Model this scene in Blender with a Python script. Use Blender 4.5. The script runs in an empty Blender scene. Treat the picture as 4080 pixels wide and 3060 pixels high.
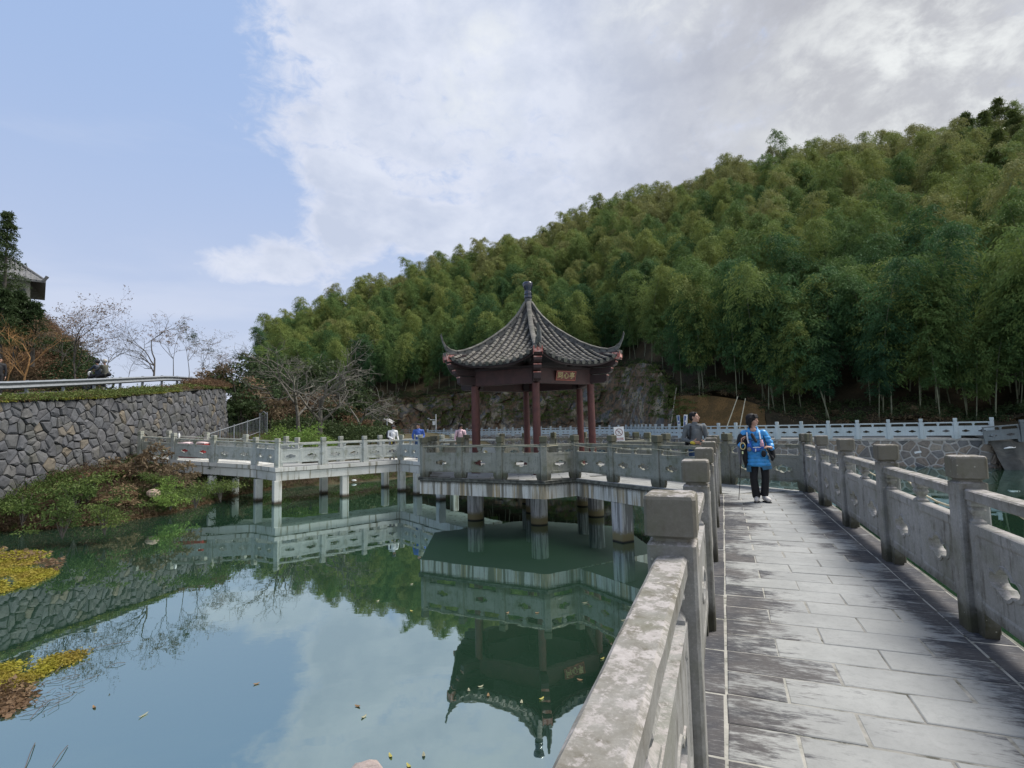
import bpy, bmesh, math, random
import numpy as np
from mathutils import Vector, Matrix
PI = math.pi
random.seed(7); RNG = np.random.default_rng(7)
S = bpy.context.scene
COL = S.collection

# ------------------------------------------------------------ camera
FPX, PITCH, ROLL, EYE = 2137.5, 0.0795, 0.0218, 1.5
cam_d = bpy.data.cameras.new('camera'); cam = bpy.data.objects.new('camera', cam_d); COL.objects.link(cam)
cam_d.sensor_width = 36.0; cam_d.sensor_fit = 'HORIZONTAL'
cam_d.lens = 36.0 * FPX / 4080.0
cam_d.clip_start = 0.05; cam_d.clip_end = 3000
cam.matrix_world = Matrix.Translation((0, 0, EYE)) @ Matrix.Rotation(PI/2 + PITCH, 4, 'X') @ Matrix.Rotation(-ROLL, 4, 'Z')
S.camera = cam
S.render.resolution_x, S.render.resolution_y = 1024, 768

# ------------------------------------------------------------ colour management
S.view_settings.view_transform = 'Standard'
S.view_settings.look = 'None'
S.view_settings.exposure = 0.55
S.view_settings.gamma = 1.0
S.view_settings.use_curve_mapping = False
S.render.engine = 'CYCLES'
S.cycles.max_bounces = 6; S.cycles.diffuse_bounces = 3; S.cycles.glossy_bounces = 3
S.cycles.transparent_max_bounces = 4

# ------------------------------------------------------------ node helper
class NT:
    def __init__(s, tree):
        s.t = tree; s.n = tree.nodes; s.l = tree.links
    def node(s, typ, **kw):
        n = s.n.new(typ)
        for k, v in kw.items(): setattr(n, k, v)
        return n
    def put(s, sock, v):
        if v is None: return
        if isinstance(v, bpy.types.NodeSocket): s.l.new(v, sock)
        elif isinstance(v, (tuple, list)):
            if sock.type == 'RGBA' and len(v) == 3: v = (*v, 1)
            sock.default_value = v
        else: sock.default_value = v
    def math(s, op, a, b=None, c=None, clamp=False):
        n = s.node('ShaderNodeMath', operation=op, use_clamp=clamp)
        s.put(n.inputs[0], a); s.put(n.inputs[1], b); s.put(n.inputs[2], c)
        return n.outputs[0]
    def vmath(s, op, a, b=None, out=0):
        n = s.node('ShaderNodeVectorMath', operation=op)
        s.put(n.inputs[0], a); s.put(n.inputs[1], b)
        return n.outputs[out]
    def add(s, a, b): return s.math('ADD', a, b)
    def mul(s, a, b): return s.math('MULTIPLY', a, b)
    def rng(s, v, a, b, c=0.0, d=1.0, smooth=True):
        n = s.node('ShaderNodeMapRange')
        n.interpolation_type = 'SMOOTHSTEP' if smooth else 'LINEAR'
        s.put(n.inputs[0], v); s.put(n.inputs[1], a); s.put(n.inputs[2], b); s.put(n.inputs[3], c); s.put(n.inputs[4], d)
        return n.outputs[0]
    def mix(s, f, a, b, mode='MIX'):
        n = s.node('ShaderNodeMix', data_type='RGBA', blend_type=mode)
        s.put(n.inputs[0], f); s.put(n.inputs[6], a); s.put(n.inputs[7], b)
        return n.outputs[2]
    def noise(s, vec, scale, detail=4.0, rough=0.55, dist=0.0, col=False):
        n = s.node('ShaderNodeTexNoise')
        s.put(n.inputs['Vector'], vec); s.put(n.inputs['Scale'], scale); s.put(n.inputs['Detail'], detail)
        s.put(n.inputs['Roughness'], rough); s.put(n.inputs['Distortion'], dist)
        return n.outputs[1 if col else 0]
    def vor(s, vec, scale, feature='F1', out=0, rand=1.0):
        n = s.node('ShaderNodeTexVoronoi', feature=feature)
        s.put(n.inputs['Vector'], vec); s.put(n.inputs['Scale'], scale); s.put(n.inputs['Randomness'], rand)
        return n.outputs[out]
    def pos(s):
        return s.node('ShaderNodeNewGeometry').outputs['Position']
    def objrand(s):
        return s.node('ShaderNodeObjectInfo').outputs['Random']
    def mapv(s, vec, rot=0.0, scale=(1, 1, 1), loc=(0, 0, 0)):
        n = s.node('ShaderNodeMapping')
        s.put(n.inputs[0], vec); n.inputs['Rotation'].default_value = (0, 0, rot)
        n.inputs['Scale'].default_value = scale; n.inputs['Location'].default_value = loc
        return n.outputs[0]
    def sep(s, v):
        n = s.node('ShaderNodeSeparateXYZ'); s.put(n.inputs[0], v); return n.outputs
    def comb(s, x, y, z):
        n = s.node('ShaderNodeCombineXYZ'); s.put(n.inputs[0], x); s.put(n.inputs[1], y); s.put(n.inputs[2], z); return n.outputs[0]
    def ramp(s, f, stops):
        n = s.node('ShaderNodeValToRGB'); s.put(n.inputs[0], f)
        e = n.color_ramp.elements
        while len(e) < len(stops): e.new(0.5)
        for i, (p, c) in enumerate(stops):
            e[i].position = p; e[i].color = (*c, 1) if len(c) == 3 else c
        return n.outputs[0]
    def bump(s, h, strength=0.3, dist=0.02, nrm=None):
        n = s.node('ShaderNodeBump'); s.put(n.inputs['Strength'], strength); s.put(n.inputs['Distance'], dist)
        s.put(n.inputs['Height'], h); s.put(n.inputs['Normal'], nrm)
        return n.outputs[0]

def new_mat(name):
    m = bpy.data.materials.new(name); m.use_nodes = True
    nt = NT(m.node_tree); bs = m.node_tree.nodes['Principled BSDF']
    return m, nt, bs

# ------------------------------------------------------------ world: sky with clouds
W = bpy.data.worlds.new('World'); S.world = W; W.use_nodes = True
w = NT(W.node_tree)
bg = W.node_tree.nodes['Background']
SUN_EL, SUN_AZ = math.radians(58), math.radians(70)      # azimuth measured from +Y towards +X
sky = w.node('ShaderNodeTexSky', sky_type='NISHITA', sun_disc=False, sun_elevation=SUN_EL, sun_rotation=SUN_AZ,
             air_density=1.0, dust_density=1.6, ozone_density=1.4)
dirv = w.node('ShaderNodeTexCoord').outputs['Generated']
dx, dy, dz = w.sep(dirv)
zc = w.add(w.math('MAXIMUM', dz, 0.0), 0.16)
pv = w.comb(w.math('DIVIDE', dx, zc), w.math('DIVIDE', dy, zc), 0.0)
az = w.math('ARCTAN2', dx, dy)
el = w.math('ARCSINE', dz)
q2 = w.comb(w.mul(az, 3.0), w.mul(el, 4.6), 0.0)
nb = w.noise(w.mapv(q2, loc=(3.1, 1.7, 0)), 0.95, 10, 0.56, 0.35)      # large cloud shapes
nf = w.noise(w.mapv(q2, loc=(7.7, 2.2, 3)), 3.1, 9, 0.60, 0.25)        # billows
nh = w.noise(w.mapv(q2, loc=(4.4, 6.1, 1)), 9.0, 8, 0.62, 0.5)      # fine fringes
nl = w.noise(w.mapv(q2, loc=(1.3, 8.2, 5), scale=(0.8, 2.2, 1)), 0.8, 6, 0.55, 0.3)
def blob(a0, e0, ra, re, k):
    u_ = w.math('POWER', w.mul(w.add(az, -a0), 1/ra), 2.0); v_ = w.math('POWER', w.mul(w.add(el, -e0), 1/re), 2.0)
    return w.mul(w.math('MAXIMUM', w.add(1.0, w.mul(w.add(u_, v_), -1)), 0.0), k)
# closed cloud to the right of a slanting edge; scattered puffs below it, blue to the left
edge = w.rng(el, 0.30, 0.47, -0.10, -0.44, False)
bias = w.rng(w.add(az, w.mul(edge, -1)), -0.13, 0.13, -0.30, 0.30)
lowcut = w.mul(w.mul(w.rng(el, 0.43, 0.35, 0, 1), w.rng(az, 0.05, -0.10, 0, 1)), -0.30)
dens = w.add(w.add(w.mul(nb, 0.62), w.mul(nf, 0.38)), w.add(bias, lowcut))
for a0, e0, ra, re, k in ((-.20, .345, .18, .070, .54), (-.345, .340, .13, .070, .60), (-.315, .41, .11, .07, .36), (-.480, .285, .14, .060, .56), (-.07, .350, .18, .055, .42), (-.38, .255, .24, .06, .34), (-.28, .27, .18, .06, .30)):
    dens = w.add(dens, blob(a0, e0, ra, re, k))
mask = w.rng(w.add(dens, w.mul(w.add(nh, -0.5), 0.55)), 0.42, 0.74)
haze_low = w.mul(w.mul(w.rng(el, 0.06, 0.36, 1, 0), w.rng(nl, 0.40, 0.60)), 0.85)
streak = w.mul(w.rng(nl, 0.55, 0.72), 0.16)
mask = w.math('MAXIMUM', mask, w.math('MAXIMUM', haze_low, streak))
core = w.rng(dens, 0.58, 0.95)
qo = w.mapv(q2, loc=(7.7 + .10, 2.2 + .13, 3)); qb = w.mapv(q2, loc=(3.1 + .16, 1.7 + .20, 0))
nfo = w.noise(qo, 3.1, 9, 0.60, 0.25); nbo = w.noise(qb, 0.95, 10, 0.56, 0.35)
lit = w.add(w.mul(w.add(nf, w.mul(nfo, -1)), 0.9), w.mul(w.add(nb, w.mul(nbo, -1)), 1.6))      # the side turned to the light
lum = w.rng(w.add(w.mul(lit, -1.4), w.mul(w.add(nf, nh), 0.5)), 0.12, 0.92, 0, 1, False)
thick = w.rng(az, -0.02, 0.62)
c_dark = w.mix(thick, (3.9, 4.35, 5.4), (3.05, 3.12, 3.45))
c_lite = w.mix(thick, (5.1, 5.45, 6.3), (3.75, 3.87, 4.2))
cl = w.mix(lum, c_dark, c_lite)
cl = w.mix(w.mul(w.rng(core, 0.0, 0.55, 1, 0), 0.7), cl, (5.0, 5.3, 6.2))
spot = w.add(blob(.72, .50, .35, .20, .9), w.add(blob(.30, .68, .16, .12, .7), blob(-.05, .62, .14, .16, .55)))
cl = w.mix(w.mul(w.math('MINIMUM', spot, 1.0), w.rng(nf, 0.40, 0.66, 0.15, 1)), cl, (6.3, 6.5, 6.5))
blue = w.mix(w.rng(el, 0.02, 0.62), (4.3, 4.75, 6.0), (3.0, 4.1, 6.3))
blue = w.mix(0.25, blue, w.mix(1.0, sky.outputs[0], (0.95, 0.88, 0.88), 'MULTIPLY'))
# unseen cloud behind and beside the camera, brightened to light the camera-facing stone
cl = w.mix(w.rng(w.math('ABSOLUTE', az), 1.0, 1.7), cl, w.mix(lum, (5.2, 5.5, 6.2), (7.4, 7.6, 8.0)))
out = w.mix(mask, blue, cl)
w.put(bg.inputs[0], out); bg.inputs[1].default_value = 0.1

sun_d = bpy.data.lights.new('sun', 'SUN'); sun = bpy.data.objects.new('sun', sun_d); COL.objects.link(sun)
sun_d.energy = 3.6; sun_d.angle = math.radians(22); sun_d.color = (1.0, 0.96, 0.90)
sv = Vector((math.sin(SUN_AZ)*math.cos(SUN_EL), math.cos(SUN_AZ)*math.cos(SUN_EL), math.sin(SUN_EL)))
sun.rotation_euler = sv.to_track_quat('Z', 'Y').to_euler()

# ------------------------------------------------------------ mesh helpers
class MB:
    def __init__(s): s.v = []; s.f = []; s.mi = []; s.cur = 0
    def add(s, vs, fs):
        o = len(s.v); s.v.extend([tuple(p) for p in vs]); s.f.extend([tuple(i + o for i in f) for f in fs]); s.mi.extend([s.cur] * len(fs)); return s
    def box(s, c, d, rz=0.0, M=None):
        hx, hy, hz = d[0]/2, d[1]/2, d[2]/2
        vs = [Vector((x*hx, y*hy, z*hz)) for z in (-1, 1) for y in (-1, 1) for x in (-1, 1)]
        R = Matrix.Rotation(rz, 3, 'Z') if M is None else M
        vs = [R @ v + Vector(c) for v in vs]
        return s.add(vs, [(0, 2, 3, 1), (4, 5, 7, 6), (0, 1, 5, 4), (2, 6, 7, 3), (0, 4, 6, 2), (1, 3, 7, 5)])
    def loft(s, rings, cap=True):
        n = len(rings[0]); vs = [p for r in rings for p in r]; fs = []
        for k in range(len(rings) - 1):
            for i in range(n):
                j = (i + 1) % n
                fs.append((k*n + i, k*n + j, (k+1)*n + j, (k+1)*n + i))
        if cap: fs.append(tuple(range(n - 1, -1, -1))); fs.append(tuple((len(rings) - 1)*n + i for i in range(n)))
        return s.add(vs, fs)
    def tube(s, pts, rad, n=8, cap=True, flat=1.0):
        pts = [Vector(p) for p in pts]
        if not hasattr(rad, '__len__'): rad = [rad] * len(pts)
        rings = []; up = Vector((0, 0, 1))
        for i, p in enumerate(pts):
            t = (pts[min(i + 1, len(pts) - 1)] - pts[max(i - 1, 0)])
            if t.length < 1e-9: t = Vector((0, 0, 1))
            t.normalize()
            if i == 0:
                a = t.cross(up)
                if a.length < 0.05: a = t.cross(Vector((0, 1, 0)))
            else:
                a = a - t * a.dot(t)
                if a.length < 1e-6: a = t.cross(Vector((0, 1, 0)))
            a.normalize(); b = t.cross(a)
            rings.append([p + (a*math.cos(2*PI*k/n) + b*math.sin(2*PI*k/n)*flat) * rad[i] for k in range(n)])
        return s.loft(rings, cap)
    def lathe(s, prof, n=24, c=(0, 0, 0)):
        rings = [[(c[0] + r*math.cos(2*PI*k/n), c[1] + r*math.sin(2*PI*k/n), c[2] + z) for k in range(n)] for z, r in prof]
        return s.loft(rings)
    def ball(s, c, r, n=12, m=8, M=None):
        if not hasattr(r, '__len__'): r = (r, r, r)
        rings = []
        for j in range(m + 1):
            ph = -PI/2 + PI*j/m; cr = max(math.cos(ph), 0.02)
            ring = []
            for k in range(n):
                p = Vector((r[0]*cr*math.cos(2*PI*k/n), r[1]*cr*math.sin(2*PI*k/n), r[2]*math.sin(ph)))
                if M is not None: p = M @ p
                ring.append(p + Vector(c))
            rings.append(ring)
        return s.loft(rings)
    def capsule(s, a, b, ra, rb, n=12):
        a, b = Vector(a), Vector(b); d = (b - a); L = d.length
        if L < 1e-6: return s.ball(a, ra)
        t = d / L; pts = []; rad = []
        for k in range(4):
            an = PI/2 * k / 4; pts.append(a - t*ra*math.cos(an)); rad.append(max(ra*math.sin(an), ra*0.08))
        pts.append(a); rad.append(ra); pts.append(b); rad.append(rb)
        for k in range(1, 5):
            an = PI/2 * k / 4; pts.append(b + t*rb*math.sin(an)); rad.append(max(rb*math.cos(an), rb*0.08))
        return s.tube(pts, rad, n)
    def prism(s, poly, z0, z1):
        n = len(poly)
        ar = sum(poly[i][0]*poly[(i+1) % n][1] - poly[(i+1) % n][0]*poly[i][1] for i in range(n))
        if ar < 0: poly = poly[::-1]
        zz = lambda z, i: z[i] if hasattr(z, '__len__') else z
        vs = [(p[0], p[1], zz(z0, i)) for i, p in enumerate(poly)] + [(p[0], p[1], zz(z1, i)) for i, p in enumerate(poly)]
        fs = [tuple(range(n - 1, -1, -1)), tuple(range(n, 2*n))] + [(i, (i+1) % n, n + (i+1) % n, n + i) for i in range(n)]
        return s.add(vs, fs)
    def mesh(s, name, mats):
        me = bpy.data.meshes.new(name); me.from_pydata([tuple(p) for p in s.v], [], s.f)
        if not isinstance(mats, (list, tuple)): mats = [mats]
        for m in mats: me.materials.append(m)
        if any(s.mi): me.polygons.foreach_set('material_index', s.mi)
        me.update(); return me
    def build(s, name, mats, parent=None, smooth=False, bevel=0.0):
        if parent is not None:
            L = world_loc(parent); s.v = [(p[0] - L.x, p[1] - L.y, p[2] - L.z) for p in s.v]
        me = s.mesh(name, mats)
        if smooth: shade(me)
        o = bpy.data.objects.new(name, me); COL.objects.link(o)
        if parent is not None: o.parent = parent
        if bevel: add_bevel(o, bevel)
        return o

WL = {}
def world_loc(o):
    return WL.get(o.name, Vector((0, 0, 0)))
def shade(me, ang=None):
    me.polygons.foreach_set('use_smooth', [True] * len(me.polygons)); me.update()
    if ang is not None:
        try: me.set_sharp_from_angle(angle=math.radians(ang))
        except Exception: pass
def add_bevel(o, wd, seg=1):
    m = o.modifiers.new('bevel', 'BEVEL'); m.width = wd; m.segments = seg; m.limit_method = 'ANGLE'; m.angle_limit = math.radians(40)
def tag(o, label=None, cat=None, group=None, kind=None):
    if label: o['label'] = label
    if cat: o['category'] = cat
    if group: o['group'] = group
    if kind: o['kind'] = kind
    return o
def empty(name, loc=(0, 0, 0), parent=None, rz=0.0):
    o = bpy.data.objects.new(name, None); COL.objects.link(o); o.location = loc; o.rotation_euler = (0, 0, rz)
    o.empty_display_size = 0.1
    if parent is not None: o.parent = parent
    WL[o.name] = Vector(loc)
    return o
def link(name, me, parent=None, M=None):
    o = bpy.data.objects.new(name, me); COL.objects.link(o)
    if parent is not None: o.parent = parent
    if M is not None:
        if parent is not None:
            L = world_loc(parent); M = Matrix.Translation(-L) @ M
        o.matrix_local = M
    return o
def structure(o): o['kind'] = 'structure'; return o
def quads_mesh(name, V, mats, mi=None, n=4):
    """V: (N,n,3) array of faces"""
    V = np.asarray(V, dtype=np.float32); N = len(V)
    me = bpy.data.meshes.new(name)
    me.vertices.add(N*n); me.loops.add(N*n); me.polygons.add(N)
    me.vertices.foreach_set('co', V.reshape(-1))
    me.loops.foreach_set('vertex_index', np.arange(N*n, dtype=np.int32))
    me.polygons.foreach_set('loop_start', np.arange(0, N*n, n, dtype=np.int32))
    me.polygons.foreach_set('loop_total', np.full(N, n, dtype=np.int32))
    if not isinstance(mats, (list, tuple)): mats = [mats]
    for m in mats: me.materials.append(m)
    if mi is not None: me.polygons.foreach_set('material_index', np.asarray(mi, dtype=np.int32))
    me.update(calc_edges=True); me.validate()
    return me
def leaf_quads(c, d, L, Wd, droop=0.3):
    """kite-shaped leaves: centres c (N,3), directions d (N,3)"""
    N = len(c); d = d / (np.linalg.norm(d, axis=1, keepdims=True) + 1e-9)
    r = RNG.normal(size=(N, 3)); s_ = np.cross(d, r); s_ /= (np.linalg.norm(s_, axis=1, keepdims=True) + 1e-9)
    L = np.broadcast_to(np.asarray(L).reshape(-1, 1), (N, 1)); Wd = np.broadcast_to(np.asarray(Wd).reshape(-1, 1), (N, 1))
    a = c; b = c + d*L*0.45 + s_*Wd/2; e = c + d*L; e = e - np.array([0, 0, 1.0])*L*droop; f_ = c + d*L*0.45 - s_*Wd/2
    return np.stack([a, b, e, f_], 1)
def lerp(a, b, t): return a + (b - a)*t
def interp(x, tab):
    xs = [t[0] for t in tab]
    return np.interp(x, xs, [t[1] for t in tab])
def pxdir(px, py=None):
    """direction of the view ray of a photo pixel, for surveying positions"""
    py = 1530 if py is None else py
    du, dv = px - 2040, py - 1530
    u = du*math.cos(ROLL) - dv*math.sin(ROLL); v = du*math.sin(ROLL) + dv*math.cos(ROLL)
    xc, yc = u/FPX, -v/FPX
    return Vector((xc, math.cos(PITCH) - yc*math.sin(PITCH), math.sin(PITCH) + yc*math.cos(PITCH)))
def at_y(px, py, Y):
    d = pxdir(px, py); t = Y/d.y; return Vector((d.x*t, Y, EYE + d.z*t))
def on_z(px, py, z):
    d = pxdir(px, py); t = (z - EYE)/d.z; return Vector((d.x*t, d.y*t, z))
def ug(px): return pxdir(px, 1700).x/pxdir(px, 1700).y
from mathutils import noise as mnoise
def nz(x, y, z=0.0, s=1.0): return mnoise.noise(Vector((x*s, y*s, z*s)))
WATER = -1.5
A = 0.3719
DV = Vector((math.sin(A), math.cos(A))); NV = Vector((math.cos(A), -math.sin(A)))
def TO(t, o, z=0.0): q = DV*t + NV*o; return Vector((q.x, q.y, z))
# ------------------------------------------------------------ materials
def stone_mat(name, c1, c2, stain=(0.05, 0.045, 0.035), stain_amt=0.5, top_dark=0.0, foot=0.0, lichen=0.0, rough=0.85, sc=1.0, green=0.0):
    m, n, b = new_mat(name)
    P = n.pos(); x, y, z = n.sep(P)
    big = n.noise(P, 1.3*sc, 5, 0.6); fine = n.noise(P, 42*sc, 4, 0.7); mid = n.noise(P, 9*sc, 5, 0.65)
    c = n.mix(n.rng(big, 0.35, 0.65), c1, c2)
    c = n.mix(n.mul(n.rng(n.noise(P, 130*sc, 2, .8), 0.45, 0.75), 0.35), c, (c1[0]*1.5, c1[1]*1.5, c1[2]*1.5))
    c = n.mix(n.mul(n.rng(fine, 0.35, 0.7), 0.45), c, (c1[0]*0.55, c1[1]*0.55, c1[2]*0.55))
    streak = n.noise(n.mapv(P, scale=(16*sc, 16*sc, 0.9)), 1.0, 5, 0.6)
    st = n.mul(n.rng(n.add(n.mul(streak, 0.6), n.mul(mid, 0.4)), 0.50, 0.68), stain_amt)
    c = n.mix(st, c, stain)
    if top_dark:
        c = n.mix(n.mul(n.rng(n.add(z, n.mul(mid, 0.25)), 0.98, 1.22), top_dark), c, (stain[0]*1.3, stain[1]*1.2, stain[2]))
    if foot:
        c = n.mix(n.mul(n.rng(n.add(z, n.mul(mid, -0.25)), -0.06, 0.16, 1, 0), foot), c, (0.035, 0.032, 0.015))
    if green:
        c = n.mix(n.mul(n.rng(n.noise(P, 3.1, 5, 0.6), 0.48, 0.68), green), c, (0.10, 0.105, 0.05))
    if lichen:
        g = n.node('ShaderNodeNewGeometry').outputs['Normal']; nzz = n.sep(g)[2]
        up = n.rng(nzz, 0.3, 0.9)
        lf = n.rng(n.add(n.mul(n.noise(P, 10, 9, 0.75), 0.7), n.mul(n.noise(P, 60, 4, 0.7), 0.3)), 0.47, 0.56)
        lc = n.mix(n.rng(fine, 0.3, 0.7), (0.30, 0.275, 0.26), (0.40, 0.37, 0.355))
        c = n.mix(n.mul(n.mul(lf, up), lichen), c, lc)
        sp = n.rng(n.vor(P, 26), 0.10, 0.16, 1, 0)
        sp = n.mul(sp, n.rng(n.noise(P, 5, 2), 0.52, 0.60))
        c = n.mix(n.mul(sp, lichen*0.8), c, (0.42, 0.40, 0.33))
    n.put(b.inputs['Base Color'], c); b.inputs['Roughness'].default_value = rough
    b.inputs['Specular IOR Level'].default_value = 0.3
    n.put(b.inputs['Normal'], n.bump(n.add(n.mul(fine, 0.5), mid), 0.35, 0.008))
    return m
def plain(name, col, rough=0.6, metal=0.0, spec=0.5, var=0.15, sc=8.0, bumpy=0.0):
    m, n, b = new_mat(name)
    P = n.pos(); k = n.noise(P, sc, 4, 0.6)
    n.put(b.inputs['Base Color'], n.mix(n.rng(k, 0.3, 0.7), tuple(v*(1 - var) for v in col), tuple(min(1, v*(1 + var)) for v in col)))
    b.inputs['Roughness'].default_value = rough; b.inputs['Metallic'].default_value = metal
    b.inputs['Specular IOR Level'].default_value = spec
    if bumpy: n.put(b.inputs['Normal'], n.bump(n.noise(P, sc*6, 3), bumpy, 0.01))
    return m
M_RAIL = stone_mat('rail_stone', (0.32, 0.315, 0.30), (0.235, 0.23, 0.21), stain=(0.06, 0.052, 0.034), stain_amt=0.75, top_dark=0.72, foot=0.85, lichen=0.85, green=0.3)
M_RAILP = stone_mat('rail_stone_platform', (0.27, 0.27, 0.235), (0.22, 0.22, 0.185), stain=(0.05, 0.05, 0.032), stain_amt=0.6, top_dark=0.8, foot=0.7, green=0.5)
M_RAILB = stone_mat('rail_stone_bridge', (0.42, 0.44, 0.42), (0.36, 0.38, 0.355), stain=(0.14, 0.14, 0.09), stain_amt=0.35, top_dark=0.3, green=0.5)
M_RAILF = stone_mat('rail_stone_far', (0.50, 0.54, 0.54), (0.42, 0.46, 0.455), stain=(0.2, 0.22, 0.2), stain_amt=0.3)
# fascia of the decks: whitewash run down in streaks
def fascia_mat(name, lo=-0.5, k=1.0):
    m, n, b = new_mat(name)
    P = n.pos(); x, y, z = n.sep(P)
    s1 = n.noise(n.mapv(P, scale=(5.0, 5.0, 0.22)), 1.0, 5, 0.62, 0.4)
    s2 = n.noise(n.mapv(P, scale=(24, 24, 0.8), loc=(3, 3, 0)), 1.0, 4, 0.65)
    s3 = n.noise(n.mapv(P, scale=(2.2, 2.2, 0.3), loc=(7, 1, 0)), 1.0, 3)
    f = n.noise(P, 30, 5, 0.7)
    c = n.mix(n.rng(s1, 0.40, 0.54), (0.15*k, 0.135*k, 0.105*k), (0.50*k, 0.49*k, 0.455*k))
    c = n.mix(n.mul(n.rng(s3, 0.48, 0.60), n.rng(s2, 0.36, 0.6)), c, (0.33*k, 0.25*k, 0.14*k))
    c = n.mix(n.mul(n.rng(s2, 0.56, 0.70), 0.6), c, (0.09, 0.08, 0.06))
    c = n.mix(n.mul(n.rng(f, 0.5, 0.75), 0.4), c, (0.1, 0.1, 0.085))
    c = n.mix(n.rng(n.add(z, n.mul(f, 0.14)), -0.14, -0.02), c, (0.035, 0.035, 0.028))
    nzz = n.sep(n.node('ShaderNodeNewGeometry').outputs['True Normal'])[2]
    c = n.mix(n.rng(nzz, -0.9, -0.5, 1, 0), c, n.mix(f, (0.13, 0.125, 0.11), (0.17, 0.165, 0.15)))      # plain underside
    n.put(b.inputs['Base Color'], c); b.inputs['Roughness'].default_value = 0.85
    n.put(b.inputs['Normal'], n.bump(n.add(f, s2), 0.3, 0.01)); return m
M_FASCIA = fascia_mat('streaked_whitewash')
def bridge_mat():
    m, n, b = new_mat('bridge_concrete')
    P = n.pos(); x, y, z = n.sep(P)
    s = n.noise(n.mapv(P, scale=(5, 5, 0.35)), 1.0, 5, 0.65); f = n.noise(P, 20, 5, 0.7); l = n.noise(P, 0.9, 3)
    c = n.mix(n.rng(l, 0.35, 0.65), (0.46, 0.455, 0.42), (0.56, 0.55, 0.52))
    c = n.mix(n.mul(n.rng(s, 0.54, 0.64), 0.8), c, (0.16, 0.14, 0.085))
    c = n.mix(n.mul(n.rng(f, 0.45, 0.8), 0.3), c, (0.22, 0.21, 0.18))
    c = n.mix(n.rng(n.add(z, n.mul(n.add(s, f), -0.10)), -1.56, -1.40, 1, 0), c, (0.05, 0.035, 0.02))
    n.put(b.inputs['Base Color'], c); b.inputs['Roughness'].default_value = 0.85
    n.put(b.inputs['Normal'], n.bump(f, 0.2, 0.01)); return m
M_BRIDGE = bridge_mat()
def pier_mat():
    m, n, b = new_mat('pier_concrete')
    P = n.pos(); x, y, z = n.sep(P)
    s = n.noise(n.mapv(P, scale=(10, 10, 0.5)), 1.0, 5, 0.65); f = n.noise(P, 22, 5, 0.7)
    c = n.mix(n.rng(s, 0.46, 0.56), (0.16, 0.155, 0.15), (0.40, 0.39, 0.38))
    c = n.mix(n.mul(n.rng(f, 0.5, 0.8), 0.4), c, (0.1, 0.1, 0.09))
    c = n.mix(n.rng(n.add(z, n.mul(n.add(s, f), -0.22)), -1.56, -1.40, 1, 0), c, (0.17, 0.14, 0.065))
    c = n.mix(n.rng(z, -1.49, -1.44, 1, 0), c, (0.015, 0.012, 0.008))
    n.put(b.inputs['Base Color'], c); b.inputs['Roughness'].default_value = 0.8; return m
M_PIER = pier_mat()
def paving_mat(name, edges=True):
    m, n, b = new_mat(name)
    P = n.pos()
    q = n.mapv(P, rot=A)          # x across the walkway, y along it
    qx, qy, qz = n.sep(q)
    st = n.noise(n.comb(n.mul(qx, 5.0), n.mul(qy, 17.0), n.mul(n.objrand(), 40)), 1.0, 7, 0.72)
    st2 = n.noise(n.comb(n.mul(qx, 12.0), n.mul(qy, 60.0), 0.0), 1.0, 4, 0.7)
    bl = n.noise(q, 1.6, 4, 0.6, 0.3); f = n.noise(P, 110, 3, 0.7); f2 = n.noise(P, 18, 6, 0.7)
    base = n.mix(n.rng(bl, 0.35, 0.65), (0.27, 0.275, 0.268), (0.335, 0.34, 0.33))
    base = n.mix(n.mul(n.objrand(), 0.35), base, (0.23, 0.235, 0.235))
    base = n.mix(n.mul(n.rng(f2, 0.45, 0.75), 0.35), base, (0.17, 0.175, 0.17))
    if edges:
        e = n.math('MAXIMUM', n.rng(qx, -0.02, 0.95, 1, 0, False), n.rng(qx, 0.80, 1.40, 0, 1, False))
        e2 = n.math('MAXIMUM', n.rng(qx, -0.10, -0.03, 1, 0), n.rng(qx, 1.42, 1.50, 0, 1))
        v = n.add(n.add(n.add(n.mul(st, 0.50), n.mul(bl, 0.40)), n.mul(e, 0.262)), n.mul(n.add(st2, -0.5), 0.30))
        v = n.add(v, n.mul(n.add(n.objrand(), -0.5), 0.13))
        v = n.add(v, n.mul(e2, 0.05))
        k = n.rng(v, 0.59, 0.71)
    else:
        k = n.mul(n.rng(n.add(n.mul(st, 0.6), n.mul(bl, 0.4)), 0.52, 0.64), 0.5)
    dark = n.mix(n.rng(n.noise(P, 2.3, 3), 0.4, 0.6), (0.052, 0.053, 0.060), (0.085, 0.080, 0.080))
    dark = n.mix(n.mul(n.rng(st2, 0.52, 0.70), 0.55), dark, (0.26, 0.255, 0.25))
    c = n.mix(k, base, dark)
    c = n.mix(n.mul(n.rng(f, 0.3, 0.8), 0.15), c, (0.15, 0.15, 0.15))
    n.put(b.inputs['Base Color'], c)
    n.put(b.inputs['Roughness'], n.rng(f2, 0.3, 0.7, 0.80, 0.95))
    b.inputs['Specular IOR Level'].default_value = 0.15
    n.put(b.inputs['Normal'], n.bump(n.add(n.mul(f, 0.3), f2), 0.22, 0.006)); return m
M_PAVE = paving_mat('walkway_slab'); M_PAVE2 = paving_mat('bridge_slab', False)
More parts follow.
